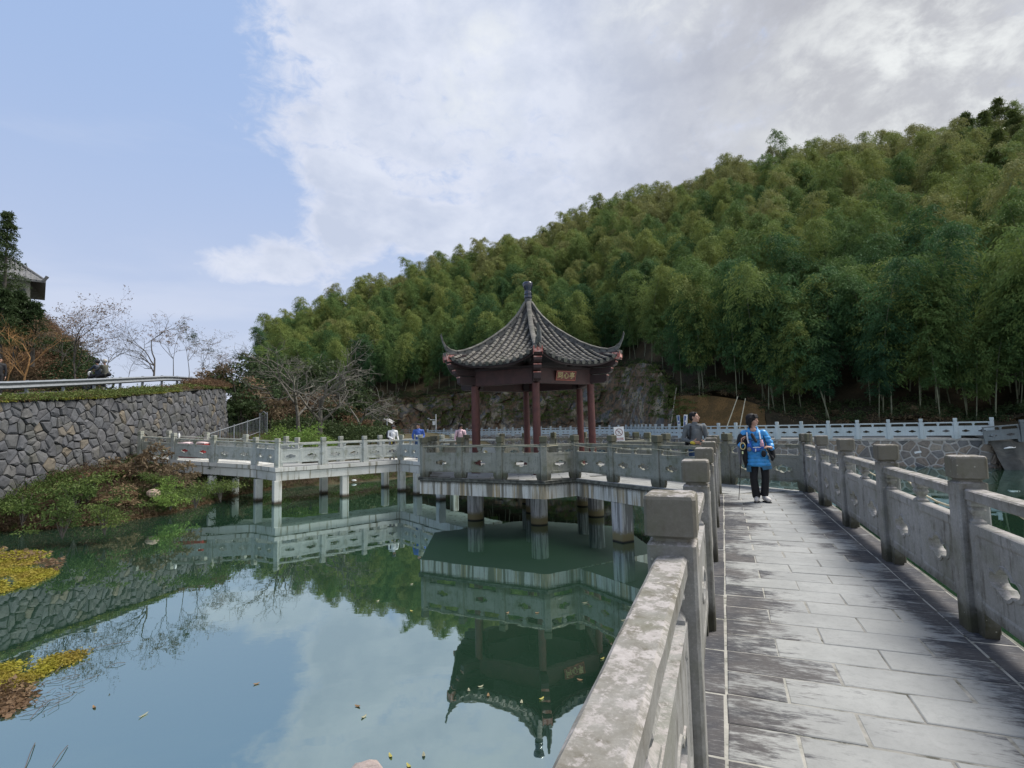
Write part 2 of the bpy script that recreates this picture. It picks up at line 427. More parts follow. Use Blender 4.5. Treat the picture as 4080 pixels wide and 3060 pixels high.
def joint_mat():
    m, n, b = new_mat('joint_mortar')
    P = n.pos(); k = n.noise(P, 7, 5, 0.7)
    qx = n.sep(n.mapv(P, rot=A))[0]
    ed = n.math('MAXIMUM', n.rng(qx, 0.2, 0.8, 1, 0, False), n.rng(qx, 0.9, 1.4, 0, 1, False))
    n.put(b.inputs['Base Color'], n.mix(ed, n.ramp(k, [(0.38, (0.06, 0.058, 0.045)), (0.5, (0.17, 0.165, 0.15)), (0.7, (0.25, 0.24, 0.22))]), n.ramp(k, [(0.34, (0.05, 0.048, 0.03)), (0.44, (0.27, 0.265, 0.235)), (0.7, (0.42, 0.40, 0.36))])))
    b.inputs['Roughness'].default_value = 0.9; return m
M_JOINT = joint_mat()
def water_mat():
    m, n, b = new_mat('lake_water')
    P = n.pos()
    t = n.noise(P, 0.10, 3, 0.5)
    n.put(b.inputs['Base Color'], n.mix(n.rng(t, 0.35, 0.65), (0.016, 0.040, 0.024), (0.020, 0.048, 0.028)))
    b.inputs['Roughness'].default_value = 0.5; b.inputs['Specular IOR Level'].default_value = 0.0
    g = n.node('ShaderNodeBsdfGlossy'); g.inputs['Roughness'].default_value = 0.012; g.inputs['Color'].default_value = (0.82, 0.96, 0.96, 1)
    h = n.add(n.noise(n.mapv(P, scale=(0.7, 1.4, 1)), 1.1, 3, 0.5), n.mul(n.noise(P, 7.0, 2, 0.5), 0.10))
    nrm = n.bump(h, 0.05, 0.030); n.put(g.inputs['Normal'], nrm)
    fr = n.node('ShaderNodeFresnel'); fr.inputs[0].default_value = 1.45; n.put(fr.inputs[1], nrm)
    mx = n.node('ShaderNodeMixShader'); n.put(mx.inputs[0], n.rng(fr.outputs[0], 0.0, 1.0, 0.43, 1.0, False))
    n.l.new(b.outputs[0], mx.inputs[1]); n.l.new(g.outputs[0], mx.inputs[2]); n.l.new(mx.outputs[0], n.n['Material Output'].inputs[0]); return m
M_WATER = water_mat()
def leafmat(name, cols, rough=0.55, trans=0.25, sc=0.35, upland=False):
    m, n, b = new_mat(name)
    P = n.pos(); r = n.objrand(); k = n.noise(P, sc, 4, 0.6); k2 = n.noise(P, 9, 2)
    v = n.add(n.add(n.mul(r, 0.42), n.mul(k, 0.95)), n.mul(k2, 0.15))
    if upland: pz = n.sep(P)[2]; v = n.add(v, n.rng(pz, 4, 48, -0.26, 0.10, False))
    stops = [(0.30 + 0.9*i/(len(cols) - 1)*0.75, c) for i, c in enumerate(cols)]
    c = n.ramp(v, stops)
    n.put(b.inputs['Base Color'], c); b.inputs['Roughness'].default_value = rough; b.inputs['Specular IOR Level'].default_value = 0.10
    tr = n.node('ShaderNodeBsdfTranslucent'); n.put(tr.inputs[0], c)
    mx = n.node('ShaderNodeMixShader'); mx.inputs[0].default_value = trans
    n.l.new(b.outputs[0], mx.inputs[1]); n.l.new(tr.outputs[0], mx.inputs[2])
    n.l.new(mx.outputs[0], n.n['Material Output'].inputs[0]); return m
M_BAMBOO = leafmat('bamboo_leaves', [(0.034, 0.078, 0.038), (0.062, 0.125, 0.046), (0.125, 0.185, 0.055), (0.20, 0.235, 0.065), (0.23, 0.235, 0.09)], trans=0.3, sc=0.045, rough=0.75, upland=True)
M_CULM = plain('bamboo_culm', (0.13, 0.135, 0.075), 0.5, var=0.35, sc=2.0)
M_GREEN = leafmat('shrub_green', [(0.04, 0.068, 0.022), (0.075, 0.11, 0.03), (0.13, 0.155, 0.045)], sc=0.9)
M_BRIGHT = leafmat('bright_shrub', [(0.09, 0.16, 0.035), (0.14, 0.22, 0.05), (0.19, 0.26, 0.07)])
M_DARKG = leafmat('dark_foliage', [(0.020, 0.036, 0.018), (0.036, 0.060, 0.024), (0.058, 0.082, 0.032)])
M_BROWN = leafmat('dry_brush', [(0.10, 0.06, 0.035), (0.16, 0.10, 0.06), (0.20, 0.15, 0.085)])
M_REDBR = leafmat('dry_fern', [(0.075, 0.050, 0.035), (0.12, 0.085, 0.055), (0.17, 0.13, 0.08)])
M_MOSS = leafmat('yellow_groundcover', [(0.14, 0.17, 0.03), (0.20, 0.22, 0.035), (0.27, 0.26, 0.05)])
M_WEED = leafmat('yellow_water_weed', [(0.17, 0.17, 0.02), (0.27, 0.26, 0.03), (0.24, 0.18, 0.04)], sc=1.5)
M_BARK = plain('bark_grey', (0.075, 0.065, 0.055), 0.9, var=0.3, sc=6)
M_BARKP = plain('bark_pale', (0.12, 0.11, 0.09), 0.9, var=0.3, sc=6)
M_BARKO = plain('twigs_orange', (0.26, 0.14, 0.05), 0.9, var=0.3, sc=6)
def ground_mat(name, c1, c2, c3, sc=1.0):
    m, n, b = new_mat(name)
    P = n.pos(); a = n.noise(P, 0.5*sc, 6, 0.65); d = n.noise(P, 6*sc, 5, 0.7)
    c = n.mix(n.rng(a, 0.4, 0.6), c1, c2); c = n.mix(n.mul(n.rng(d, 0.45, 0.65), 0.7), c, c3)
    n.put(b.inputs['Base Color'], c); b.inputs['Roughness'].default_value = 0.95; b.inputs['Specular IOR Level'].default_value = 0.1
    n.put(b.inputs['Normal'], n.bump(d, 0.6, 0.08)); return m
M_HILL = ground_mat('forest_floor', (0.030, 0.026, 0.016), (0.05, 0.038, 0.022), (0.06, 0.05, 0.03))
M_BANK = ground_mat('bank_soil', (0.055, 0.05, 0.03), (0.09, 0.07, 0.045), (0.05, 0.06, 0.025), 2)
M_SOIL = ground_mat('ochre_soil', (0.20, 0.115, 0.045), (0.13, 0.080, 0.034), (0.055, 0.045, 0.02), 1.5)
M_BED = ground_mat('lake_bed', (0.04, 0.05, 0.035), (0.05, 0.05, 0.035), (0.06, 0.06, 0.045))
M_ROAD = ground_mat('road_asphalt', (0.055, 0.055, 0.055), (0.065, 0.065, 0.062), (0.05, 0.05, 0.05), 3)
def rock_mat():
    m, n, b = new_mat('cliff_rock')
    P = n.pos()
    q = n.mapv(P, scale=(1, 1, 0.75))
    a = n.noise(P, 0.35, 4, 0.6, 0.6); d = n.noise(q, 2.2, 7, 0.72); v = n.vor(n.vmath('ADD', q, n.mapv(n.noise(P, 0.9, 3, col=True), scale=(1.2, 1.2, 1.2))), 1.5, out=1)
    vs = n.sep(v)[0]
    c = n.ramp(vs, [(0.05, (0.115, 0.12, 0.125)), (0.3, (0.19, 0.18, 0.16)), (0.55, (0.26, 0.21, 0.14)), (0.8, (0.36, 0.29, 0.19))])
    c = n.mix(n.rng(a, 0.40, 0.54), c, n.mix(n.rng(d, 0.4, 0.6), (0.19, 0.11, 0.06), (0.09, 0.075, 0.045)))
    c = n.mix(n.mul(n.rng(d, 0.50, 0.64), 0.75), c, (0.045, 0.042, 0.035))
    c = n.mix(n.rng(n.noise(P, 0.6, 5, 0.7), 0.57, 0.66), c, (0.05, 0.065, 0.025))
    n.put(b.inputs['Base Color'], c); b.inputs['Roughness'].default_value = 0.9
    n.put(b.inputs['Normal'], n.bump(d, 0.9, 0.25)); return m
M_ROCK = rock_mat()
def stones_mat(name, cols, mossy=0.0):
    m, n, b = new_mat(name)
    P = n.pos(); r = n.objrand(); d = n.noise(P, 7, 6, 0.7); a = n.noise(P, 1.1, 3)
    cellr = n.sep(n.noise(P, 0.8, 1, col=True))[1]
    att = n.node('ShaderNodeAttribute', attribute_name='tone'); tv = att.outputs['Fac']
    c = n.ramp(tv, [(i/(len(cols) - 1), c) for i, c in enumerate(cols)])
    c = n.mix(n.mul(n.rng(d, 0.40, 0.7), 0.45), c, tuple(v*0.45 for v in cols[0]))
    if mossy: c = n.mix(n.mul(n.rng(a, 0.5, 0.65), mossy), c, (0.07, 0.07, 0.04))
    n.put(b.inputs['Base Color'], c); b.inputs['Roughness'].default_value = 0.9
    n.put(b.inputs['Normal'], n.bump(d, 0.5, 0.03)); return m
M_WALLST = stones_mat('dark_wall_stone', [(0.058, 0.061, 0.070), (0.080, 0.083, 0.092), (0.100, 0.104, 0.113), (0.12, 0.12, 0.127), (0.075, 0.076, 0.083), (0.065, 0.068, 0.075), (0.092, 0.093, 0.098), (0.115, 0.112, 0.11), (0.085, 0.087, 0.09), (0.16, 0.135, 0.10)], 0.25)
M_WALLGAP = plain('wall_gap', (0.012, 0.012, 0.012), 0.95)
M_RUBBLE = stones_mat('rubble_stone', [(0.10, 0.10, 0.10), (0.19, 0.165, 0.14), (0.24, 0.185, 0.135), (0.27, 0.205, 0.145), (0.18, 0.17, 0.16), (0.30, 0.25, 0.19)])
M_MORTAR = plain('pale_mortar', (0.40, 0.37, 0.33), 0.9, var=0.2, sc=5)
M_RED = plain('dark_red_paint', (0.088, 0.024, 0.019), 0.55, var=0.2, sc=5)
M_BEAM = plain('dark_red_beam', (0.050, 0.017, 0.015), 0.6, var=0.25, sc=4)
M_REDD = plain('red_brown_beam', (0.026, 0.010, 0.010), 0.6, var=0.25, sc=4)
def pink_mat():
    m, n, b = new_mat('flaking_red_paint')
    P = n.pos(); d = n.noise(P, 11, 6, 0.7)
    n.put(b.inputs['Base Color'], n.ramp(d, [(0.38, (0.26, 0.06, 0.045)), (0.5, (0.42, 0.17, 0.14)), (0.62, (0.55, 0.36, 0.32))]))
    b.inputs['Roughness'].default_value = 0.8; return m
M_PINK = pink_mat()
def tile_mat():
    m, n, b = new_mat('roof_tile')
    P = n.pos(); r = n.objrand(); d = n.noise(P, 9, 6, 0.7); f = n.noise(P, 2.2, 4)
    cell = n.noise(P, 4.5, 1, col=True)
    v = n.add(n.mul(r, 0.22), n.add(n.mul(d, 0.62), n.mul(n.sep(cell)[0], 0.25)))
    c = n.ramp(v, [(0.30, (0.055, 0.051, 0.047)), (0.48, (0.095, 0.089, 0.078)), (0.64, (0.140, 0.130, 0.112)), (0.82, (0.23, 0.215, 0.19))])
    c = n.mix(n.mul(n.rng(f, 0.52, 0.66), 0.5), c, (0.06, 0.065, 0.045))
    n.put(b.inputs['Base Color'], c); b.inputs['Roughness'].default_value = 0.85
    n.put(b.inputs['Normal'], n.bump(d, 0.5, 0.01)); return m
M_TILE = tile_mat()
M_TILED = plain('roof_trough', (0.035, 0.033, 0.032), 0.9, var=0.4, sc=9)
M_RIDGE = plain('ridge_grey', (0.10, 0.10, 0.095), 0.85, var=0.35, sc=7)
M_GLAZE = plain('dark_blue_glaze', (0.010, 0.013, 0.030), 0.12, spec=0.9, var=0.05)
M_GOLD = plain('gold_lettering', (0.42, 0.32, 0.14), 0.45, var=0.1)
M_PLAQ = plain('plaque_red', (0.13, 0.018, 0.012), 0.5, var=0.1)
M_PLAQF = plain('plaque_frame', (0.26, 0.055, 0.03), 0.45, var=0.15)
M_GALV = plain('galvanised_steel', (0.17, 0.185, 0.20), 0.6, 0.0, var=0.15)
M_WHITE = plain('white_paint', (0.72, 0.72, 0.70), 0.5, var=0.04)
M_SIGNR = plain('sign_red', (0.36, 0.12, 0.11), 0.5, var=0.03)
M_SIGNP = plain('sign_pink', (0.66, 0.50, 0.47), 0.5, var=0.03)
M_BLACK = plain('black_matt', (0.012, 0.012, 0.014), 0.7, var=0.2)
M_ROPE = plain('pale_rope', (0.42, 0.38, 0.27), 0.8, var=0.15, sc=30)
# ------------------------------------------------------------ ground, lake, banks
bed = MB().add([(-600, -300, -3.2), (900, -300, -3.2), (900, 1200, -3.2), (-600, 1200, -3.2)], [(0, 1, 2, 3)]).build('ground', M_BED); structure(bed)
wat = MB().add([(-60, -60, WATER), (90, -60, WATER), (90, 130, WATER), (-60, 130, WATER)], [(0, 1, 2, 3)]).build('lake_water', M_WATER); structure(wat)

def strip(name, mat, rows, sub=6, along=3, amp=0.15, ns=0.5, smooth=True):
    """rows: list of polylines (same length) of 3D points; a relief surface between them"""
    R = np.array(rows, dtype=float)                      # (r, n, 3)
    r, n, _ = R.shape
    tu = np.linspace(0, n - 1, (n - 1)*along + 1); tv = np.linspace(0, r - 1, (r - 1)*sub + 1)
    G = np.zeros((len(tv), len(tu), 3))
    for c in range(3):
        T1 = np.array([np.interp(tu, range(n), R[k, :, c]) for k in range(r)])
        for j in range(len(tu)): G[:, j, c] = np.interp(tv, range(r), T1[:, j])
    vs = []
    for i in range(len(tv)):
        for j in range(len(tu)):
            x, y, z = G[i, j]; e = 0.0 if i in (0,) else 1.0
            vs.append((x, y, z + e*amp*(nz(x, y, 0, ns) + 0.5*nz(x, y, 3, ns*2.7))))
    w_ = len(tu); fs = [(i*w_ + j, i*w_ + j + 1, (i+1)*w_ + j + 1, (i+1)*w_ + j) for i in range(len(tv) - 1) for j in range(w_ - 1)]
    me = bpy.data.meshes.new(name); me.from_pydata(vs, [], fs); me.materials.append(mat)
    if smooth: shade(me)
    o = bpy.data.objects.new(name, me); COL.objects.link(o); return o, G

shore = [(-30, 6), (-26, 11), (-21.5, 15), (-16.9, 17.4), (-14.7, 17.9), (-13.6, 18.5), (-12.9, 20.3), (-12.9, 23), (-13.2, 26), (-12.4, 28.4), (-9.5, 30), (-6.5, 32), (-4.5, 36), (-3.5, 46), (-2, 60), (0, 74)]
foot = [(-33, 8, -.9), (-29, 13, -.7), (-23, 17.5, -.5), (-18.4, 18.6, -.25), (-17.5, 20.5, -.1), (-17.5, 21.5, 0.0), (-17.5, 23, .15), (-17.6, 25, .35), (-17.8, 28, .6), (-18.0, 31, .9), (-18.6, 36, 1.2), (-19, 41, 1.4), (-17.5, 48, 1.2), (-16, 56, 1.0), (-14, 68, .9), (-12, 84, .8)]
r0 = [(x, y, -1.75) for x, y in shore]
r1 = [(lerp(s[0], f[0], .10), lerp(s[1], f[1], .10), -1.42) for s, f in zip(shore, foot)]
r2 = [(lerp(s[0], f[0], .35), lerp(s[1], f[1], .35), lerp(-1.35, f[2], .40)) for s, f in zip(shore, foot)]
r3 = foot
r4 = [(f[0] - 3.2, f[1] + .3, f[2] + (.25 if i < 11 else -.35)) for i, f in enumerate(foot)]
bank, BANKG = strip('lake_bank', M_BANK, [r0, r1, r2, r3, r4], amp=0.16, ns=0.9); structure(bank)

# ------------------------------------------------------------ voronoi stones for the dry-stone and the mortared wall
def voronoi_cells(U, V, cu, cv, jit=0.42, seed=1, umin=0.0, drop=0.0):
    rnd = random.Random(seed); nu, nv = max(1, int((U - umin)/cu)), max(1, int(V/cv)); cells = []
    pts = {}
    for i in range(-1, nu + 1):
        for j in range(-1, nv + 1):
            off = 0.5*(j % 2)
            pts[(i, j)] = (umin + (i + .5 + off*0.6 + rnd.uniform(-jit, jit))*(U - umin)/nu, (j + .5 + rnd.uniform(-jit, jit))*V/nv)
    for k_ in list(pts):
        if rnd.random() < drop: del pts[k_]
    for (i, j), p in pts.items():
        if not (0 <= i < nu and 0 <= j < nv): continue
        poly = [(p[0] - 2*cu, p[1] - 2*cv), (p[0] + 2*cu, p[1] - 2*cv), (p[0] + 2*cu, p[1] + 2*cv), (p[0] - 2*cu, p[1] + 2*cv)]
        for di in (-2, -1, 0, 1, 2):
            for dj in (-2, -1, 0, 1, 2):
                if (di or dj) and (i + di, j + dj) in pts:
                    q = pts[(i + di, j + dj)]; mx, my = (p[0] + q[0])/2, (p[1] + q[1])/2; nx, ny = q[0] - p[0], q[1] - p[1]
                    outp = []
                    for k in range(len(poly)):
                        a, b = poly[k], poly[(k + 1) % len(poly)]
                        da = (a[0] - mx)*nx + (a[1] - my)*ny; db = (b[0] - mx)*nx + (b[1] - my)*ny
                        if da <= 0: outp.append(a)
                        if da*db < 0:
                            t = da/(da - db); outp.append((a[0] + (b[0] - a[0])*t, a[1] + (b[1] - a[1])*t))
                    poly = outp
                    if len(poly) < 3: break
            if len(poly) < 3: break
        if len(poly) >= 3:
            poly = [(min(max(a, umin), U), min(max(b, 0), V)) for a, b in poly]
            cl = []
            for a in poly:
                if not cl or math.hypot(a[0] - cl[-1][0], a[1] - cl[-1][1]) > 0.05*cu: cl.append(a)
            if len(cl) >= 3: cells.append(cl)
    return cells
def stone_geo(poly, frame, gap, depth, rnd, rough=0.3):
    cx = sum(p[0] for p in poly)/len(poly); cy = sum(p[1] for p in poly)/len(poly)
    sz = max(0.05, min(max(p[0] for p in poly) - min(p[0] for p in poly), max(p[1] for p in poly) - min(p[1] for p in poly)))
    g = min(0.35, gap/sz*2); n = len(poly)
    def ring(k, d, j=0.0): return [frame(cx + (p[0] - cx)*k, cy + (p[1] - cy)*k, d + rnd.uniform(-j, j)) for p in poly]
    dd = depth*rnd.uniform(0.55, 1.25)
    vs = ring(1 - g, -0.12) + ring(1 - g, dd*0.55, dd*rough*.5) + ring((1 - g)*rnd.uniform(.62, .8), dd, dd*rough)
    vs.append(frame(cx, cy, dd*(1 + rnd.uniform(-.1, .25))))
    fs = []
    for r_ in range(2):
        for i in range(n):
            j = (i + 1) % n; fs.append((r_*n + i, r_*n + j, (r_+1)*n + j, (r_+1)*n + i))
    for i in range(n): fs.append((2*n + i, 2*n + (i+1) % n, 3*n))
    return vs, fs
def stones_on(parent, cells, frame, gap, depth, mat, limit, sizekey, seed, name='stone'):
    rnd = random.Random(seed)
    order = sorted(range(len(cells)), key=lambda k: -sizekey(cells[k]))
    own = set(order[:limit]); L = world_loc(parent)
    jv, jf, jt = [], [], []
    for k, c in enumerate(cells):
        vs, fs = stone_geo(c, frame, gap, depth, rnd); tone = rnd.random()
        vs = [(p[0] - L.x, p[1] - L.y, p[2] - L.z) for p in vs]
        if k in own:
            me = bpy.data.meshes.new(name); me.from_pydata(vs, [], fs); me.materials.append(mat)
            at = me.attributes.new('tone', 'FLOAT', 'POINT'); at.data.foreach_set('value', [tone]*len(vs))
            o = bpy.data.objects.new(name, me); COL.objects.link(o); o.parent = parent
        else:
            b0 = len(jv); jv += vs; jf += [tuple(i + b0 for i in f) for f in fs]; jt += [tone]*len(vs)
    if jv:
        me = bpy.data.meshes.new('small_stones'); me.from_pydata(jv, [], jf); me.materials.append(mat)
        at = me.attributes.new('tone', 'FLOAT', 'POINT'); at.data.foreach_set('value', jt)
        o = bpy.data.objects.new('small_stones', me); COL.objects.link(o); o.parent = parent; o['kind'] = 'stuff'
def wall_frame(path, tops, bots, batter):
    """path: plan polyline; returns frame(u, v in 0..1 * H, depth), total length"""
    P = [Vector(p) for p in path]; acc = [0.0]
    for i in range(1, len(P)): acc.append(acc[-1] + (P[i] - P[i-1]).length)
    def frame(u, v, d):
        k = 0
        while k < len(P) - 2 and u > acc[k+1]: k += 1
        t = (u - acc[k])/(acc[k+1] - acc[k]); q = P[k].lerp(P[k+1], t)
        # smoothed tangent
        t0 = (P[k+1] - P[k]).normalized(); tan = t0
        if k > 0 and t < .5: tan = ((P[k] - P[k-1]).normalized()*(0.5 - t) + t0*(0.5 + t)).normalized()
        elif k < len(P) - 2 and t > .5: tan = ((P[k+2] - P[k+1]).normalized()*(t - 0.5) + t0*(1.5 - t)).normalized()
        nn = Vector((tan.y, -tan.x))                       # to the right of travel
        zb = lerp(bots[k], bots[k+1], t); zt = lerp(tops[k], tops[k+1], t)
        z = lerp(zb, zt, v)
        return (q.x + nn.x*(d - batter*v), q.y + nn.y*(d - batter*v), z)
    return frame, acc[-1], acc
WP = [(-16.6, 10), (-16.9, 14), (-17.25, 18), (-17.5, 21), (-17.6, 24), (-17.85, 28), (-18.2, 32), (-18.7, 35), (-19.8, 37.5), (-21.5, 39.2)]
WT = [2.1, 2.35, 2.72, 2.95, 3.2, 3.68, 4.15, 4.4, 4.55, 4.65]; WB = [-1.4, -1.3, -1.1, -.8, -.6, -.4, -.2, 0.1, .3, .3]
WP = [(x, y) for x, y in WP]
root = empty('stone_retaining_wall', (-17.5, 22, -0.5)); tag(root, 'tall dry stone retaining wall of dark grey stones below the road', 'wall')
fr, UL, _ = wall_frame(WP, WT, WB, 0.35)
mb = MB()
NS = 40
for i in range(NS):
    u0, u1 = UL*i/NS, UL*(i+1)/NS
    mb.add([fr(u0, 0, -.05), fr(u1, 0, -.05), fr(u1, 1, -.05), fr(u0, 1, -.05), fr(u0, 1, -1.2), fr(u1, 1, -1.2)], [(0, 1, 2, 3), (3, 2, 5, 4)])
mb.build('wall_core', M_WALLGAP, root)
H_ = 3.9
cells2 = voronoi_cells(UL, H_, 0.40, 0.30, seed=11, jit=.49, drop=.16)
fr_s = lambda u, v, d: fr(u, v/H_, d)
def wkey(c):
    cx = sum(p[0] for p in c)/len(c); x, y, z = fr_s(cx, 1.0, 0)
    us = [p[0] for p in c]; vis = 0.0 if x/y < -1.0 else 1.0
    return vis*(max(us) - min(us))/y**2*10 + vis
stones_on(root, cells2, fr_s, 0.019, 0.09, M_WALLST, 298, wkey, 5)

# road shoulder, road and the planted slope behind it
GP = [(-17.9, 8), (-18.2, 13), (-18.8, 19.5), (-19.4, 24.5), (-19.9, 28.5), (-20.3, 31.5), (-21.0, 35), (-22.6, 39), (-25, 43)]
GT = [2.75, 3.05, 3.55, 4.12, 4.6, 4.95, 5.2, 5.5, 5.7]
gi = lambda Y: (np.interp(Y, [p[1] for p in GP], [p[0] for p in GP]), np.interp(Y, [p[1] for p in GP], GT))
wi = lambda Y: (np.interp(Y, [p[1] for p in WP], [p[0] for p in WP]) - .35, np.interp(Y, [p[1] for p in WP], WT))
YS = [8, 11, 14, 17, 20, 23, 26, 29, 32, 35, 37.5, 39.2]
rowA = [(wi(y)[0] + .10, y, wi(y)[1] - .02) for y in YS]
rowB = [(gi(y)[0] + .05, y + (.4 if y > 35 else 0), gi(y)[1] - .72) for y in YS]
sh, _ = strip('road_verge', M_BANK, [rowA, rowB], amp=0.05, ns=1.2); structure(sh)
rowC = [(gi(y)[0] - 6.0, y + (2.5 if y > 30 else 0), gi(y)[1] - .70) for y in YS]
rd, _ = strip('road', M_ROAD, [[(x + .04, y, z + .02) for x, y, z in rowB], rowC], amp=0.0); structure(rd)
MT = [(-900, 900), (-300, 1010), (0, 1150), (80, 1190), (150, 1235), (240, 1300), (300, 1355), (350, 1425), (388, 1500)]
def mound_pt(px, s):
    yb = 33.6 + max(0, (388 - px))*.001; zt = at_y(px, interp(px, MT), 41).z; Y = lerp(yb, 41.0, s); z = lerp(4.1, zt - .9, min(1, s)**.75) + .35*nz(px*.02, s*4)*min(1, s*5)
    return (ug(px)*Y, Y, z)
MG = np.array([[mound_pt(px, s_/10) for px in range(-900, 396, 24)] for s_ in range(0, 11)])
mv = [tuple(q) for r_ in MG for q in r_]; mw = MG.shape[1]
for j in range(mw): q = MG[-1, j]; mv.append((q[0]*1.2, q[1]*1.25, q[2] - 2))
mfs = [(i*mw + j, i*mw + j + 1, (i+1)*mw + j + 1, (i+1)*mw + j) for i in range(11) for j in range(mw - 1)]
me = bpy.data.meshes.new('mound'); me.from_pydata(mv, [], mfs); me.materials.append(M_BANK); shade(me)
o = bpy.data.objects.new('mound', me); COL.objects.link(o); structure(o)

# ------------------------------------------------------------ far promenade: path of the pale balustrade on the rubble wall
FP = {3953: 31.5, 3807: 32.5, 3670: 33.4, 3540: 34.4, 3416: 35.3, 3300: 36.4, 3193: 37.4, 3096: 38.4, 3010: 39.5, 2932: 40.8, 2863: 42.2, 2803: 43.7, 2748: 45.3,
      2706: 47, 2668: 48.6, 2640: 50.2, 2613: 51.8, 2591: 53.4, 2574: 55, 2558: 56.6, 2545: 58.2, 2532: 59.7, 2516: 61.2, 2495: 62.6, 2465: 64, 2429: 65.2, 2390: 66.3,
      2350: 67.3, 2312: 68.3, 2274: 69.3, 2233: 70.4, 2194: 71.5, 2155: 72.6, 2118: 73.7, 2080: 74.8, 2043: 75.8, 2010: 77, 1979: 78, 1949: 79, 1920: 80, 1890: 81,
      1860: 82, 1830: 83, 1799: 84, 1769: 85, 1737: 86, 1704: 87}
far_pts = [Vector((ug(px)*Y, Y)) for px, Y in FP.items()]      # from right (near) to left (far)
ZR = 0.22
# ------------------------------------------------------------ the hill: built in rays from the lake, base behind the promenade
SKY_T = [(-400, 1600), (600, 1590), (900, 1560), (1020, 1440), (1110, 1290), (1290, 1200), (1568, 1088), (1850, 1005), (2180, 905), (2400, 812), (2770, 695), (3140, 575), (3500, 530), (3780, 490), (4080, 440), (4600, 360), (5400, 300)]
CLIFF_T = [(900, 1.2), (1200, 3.0), (1350, 5.0), (1500, 6.8), (1900, 7.2), (2100, 7.6), (2300, 8.8), (2450, 9.2), (2570, 8.6), (2640, 7.2), (2700, 4.0), (2850, 3.7), (2990, 3.0), (3100, 1.9), (3300, 1.2), (4080, 0.9), (5400, 0.9)]
by = sorted((px, Y) for px, Y in FP.items())
def baseY(px):
    Y = np.interp(px, [b[0] for b in by], [b[1] for b in by])
    if px < 1704: Y = 87 + (1704 - px)*0.004
    if px > 3953: Y = 31.5 - (px - 3953)*0.0065
    return Y + np.interp(px, [1000, 2500, 2700, 4080], [4.5, 5.0, 4.0, 3.2])
def hill_rows(px):
    """list of (Y, z) from the road to beyond the ridge"""
    yb = baseY(px); ch = interp(px, CLIFF_T); run = ch*np.interp(px, [2600, 2700, 3000], [0.42, 0.65, 1.1])
    sk = interp(px, SKY_T); d = pxdir(px, sk); el_ = d.z/d.y
    D = interp(px, [(-400, 40), (1000, 40), (1300, 60), (2000, 70), (3000, 76), (4080, 72), (5400, 70)])
    yr = yb + D; zr = EYE + yr*el_ - interp(px, [(900, 3), (1100, 7.0), (1400, 9.5), (2700, 11.0), (4080, 12.5)])
    return yb, ch, run, yr, zr
def hill_point(px, s):
    """s in 0..1 from the cliff top to the ridge"""
    yb, ch, run, yr, zr = hill_rows(px)
    Y = lerp(yb + run + .3, yr, s); z = lerp(ZR + ch, zr, s**1.06) + 1.3*nz(px*0.004, s*6)
    return Vector((ug(px)*Y, Y, z))
pxs = list(range(-400, 5401, 50)); svals = [i/34 for i in range(35)]
vs = []; fs = []
for px in pxs:
    yb, ch, run, yr, zr = hill_rows(px)
    for s in svals: vs.append(tuple(hill_point(px, s)))
    e = hill_point(px, 1.0)
    for k in (1, 2, 3): Y = e.y + 30*k; vs.append((ug(px)*Y, Y, e.z - 6*k*k))
nr = len(svals) + 3
for i in range(len(pxs) - 1):
    for j in range(nr - 1): a = i*nr + j; fs.append((a, a + nr, a + nr + 1, a + 1))
me = bpy.data.meshes.new('hillside'); me.from_pydata(vs, [], fs); me.materials.append(M_HILL); shade(me)
hill = bpy.data.objects.new('hillside', me); COL.objects.link(hill); structure(hill)
# rock cliff / soil bank / low bank between the road and the wood
def cliff(name, mat, p0, p1, step, rows, amp, fs_, cell):
    V = []; F = []; cols = list(np.arange(p0, p1 + .1, step))
    for px in cols:
        yb, ch, run, yr, zr = hill_rows(px)
        for j in range(rows + 1):
            t = j/rows; Y = yb + run*t + .35*t; x = ug(px)*Y; z = ZR - .1 + (ch + .15)*t
            q = Vector((x*fs_, Y*fs_, z*fs_*0.7))
            dd, pp = mnoise.voronoi(q)
            c_ = mnoise.cell(pp[0]*7.1) if cell else 0
            k = amp*((c_ - .5)*1.3*cell - (dd[0])*0.9 + 1.1*mnoise.noise(q*0.45)) * min(1, t*6) * min(1, (1 - t)*6 + .12)
            V.append((x + k*.25, Y - k, z + .12*amp*mnoise.noise(q*1.7)))
    n_ = rows + 1
    for i in range(len(cols) - 1):
        for j in range(rows): a = i*n_ + j; F.append((a, a + n_, a + n_ + 1, a + 1))
    me = bpy.data.meshes.new(name); me.from_pydata(V, [], F); me.materials.append(mat)
    if not cell: shade(me)
    o = bpy.data.objects.new(name, me); COL.objects.link(o); return structure(o)
cliff('rock_cliff', M_ROCK, 1080, 2690, 3.0, 64, 0.75, 0.62, 1)
cliff('soil_bank', M_SOIL, 2690, 3060, 8.0, 16, 0.30, 0.8, 0)
cliff('roadside_bank', M_HILL, 3060, 5400, 20.0, 8, 0.25, 0.7, 0)
cliff('roadside_slope', M_BANK, -400, 1080, 20.0, 8, 0.25, 0.7, 0)
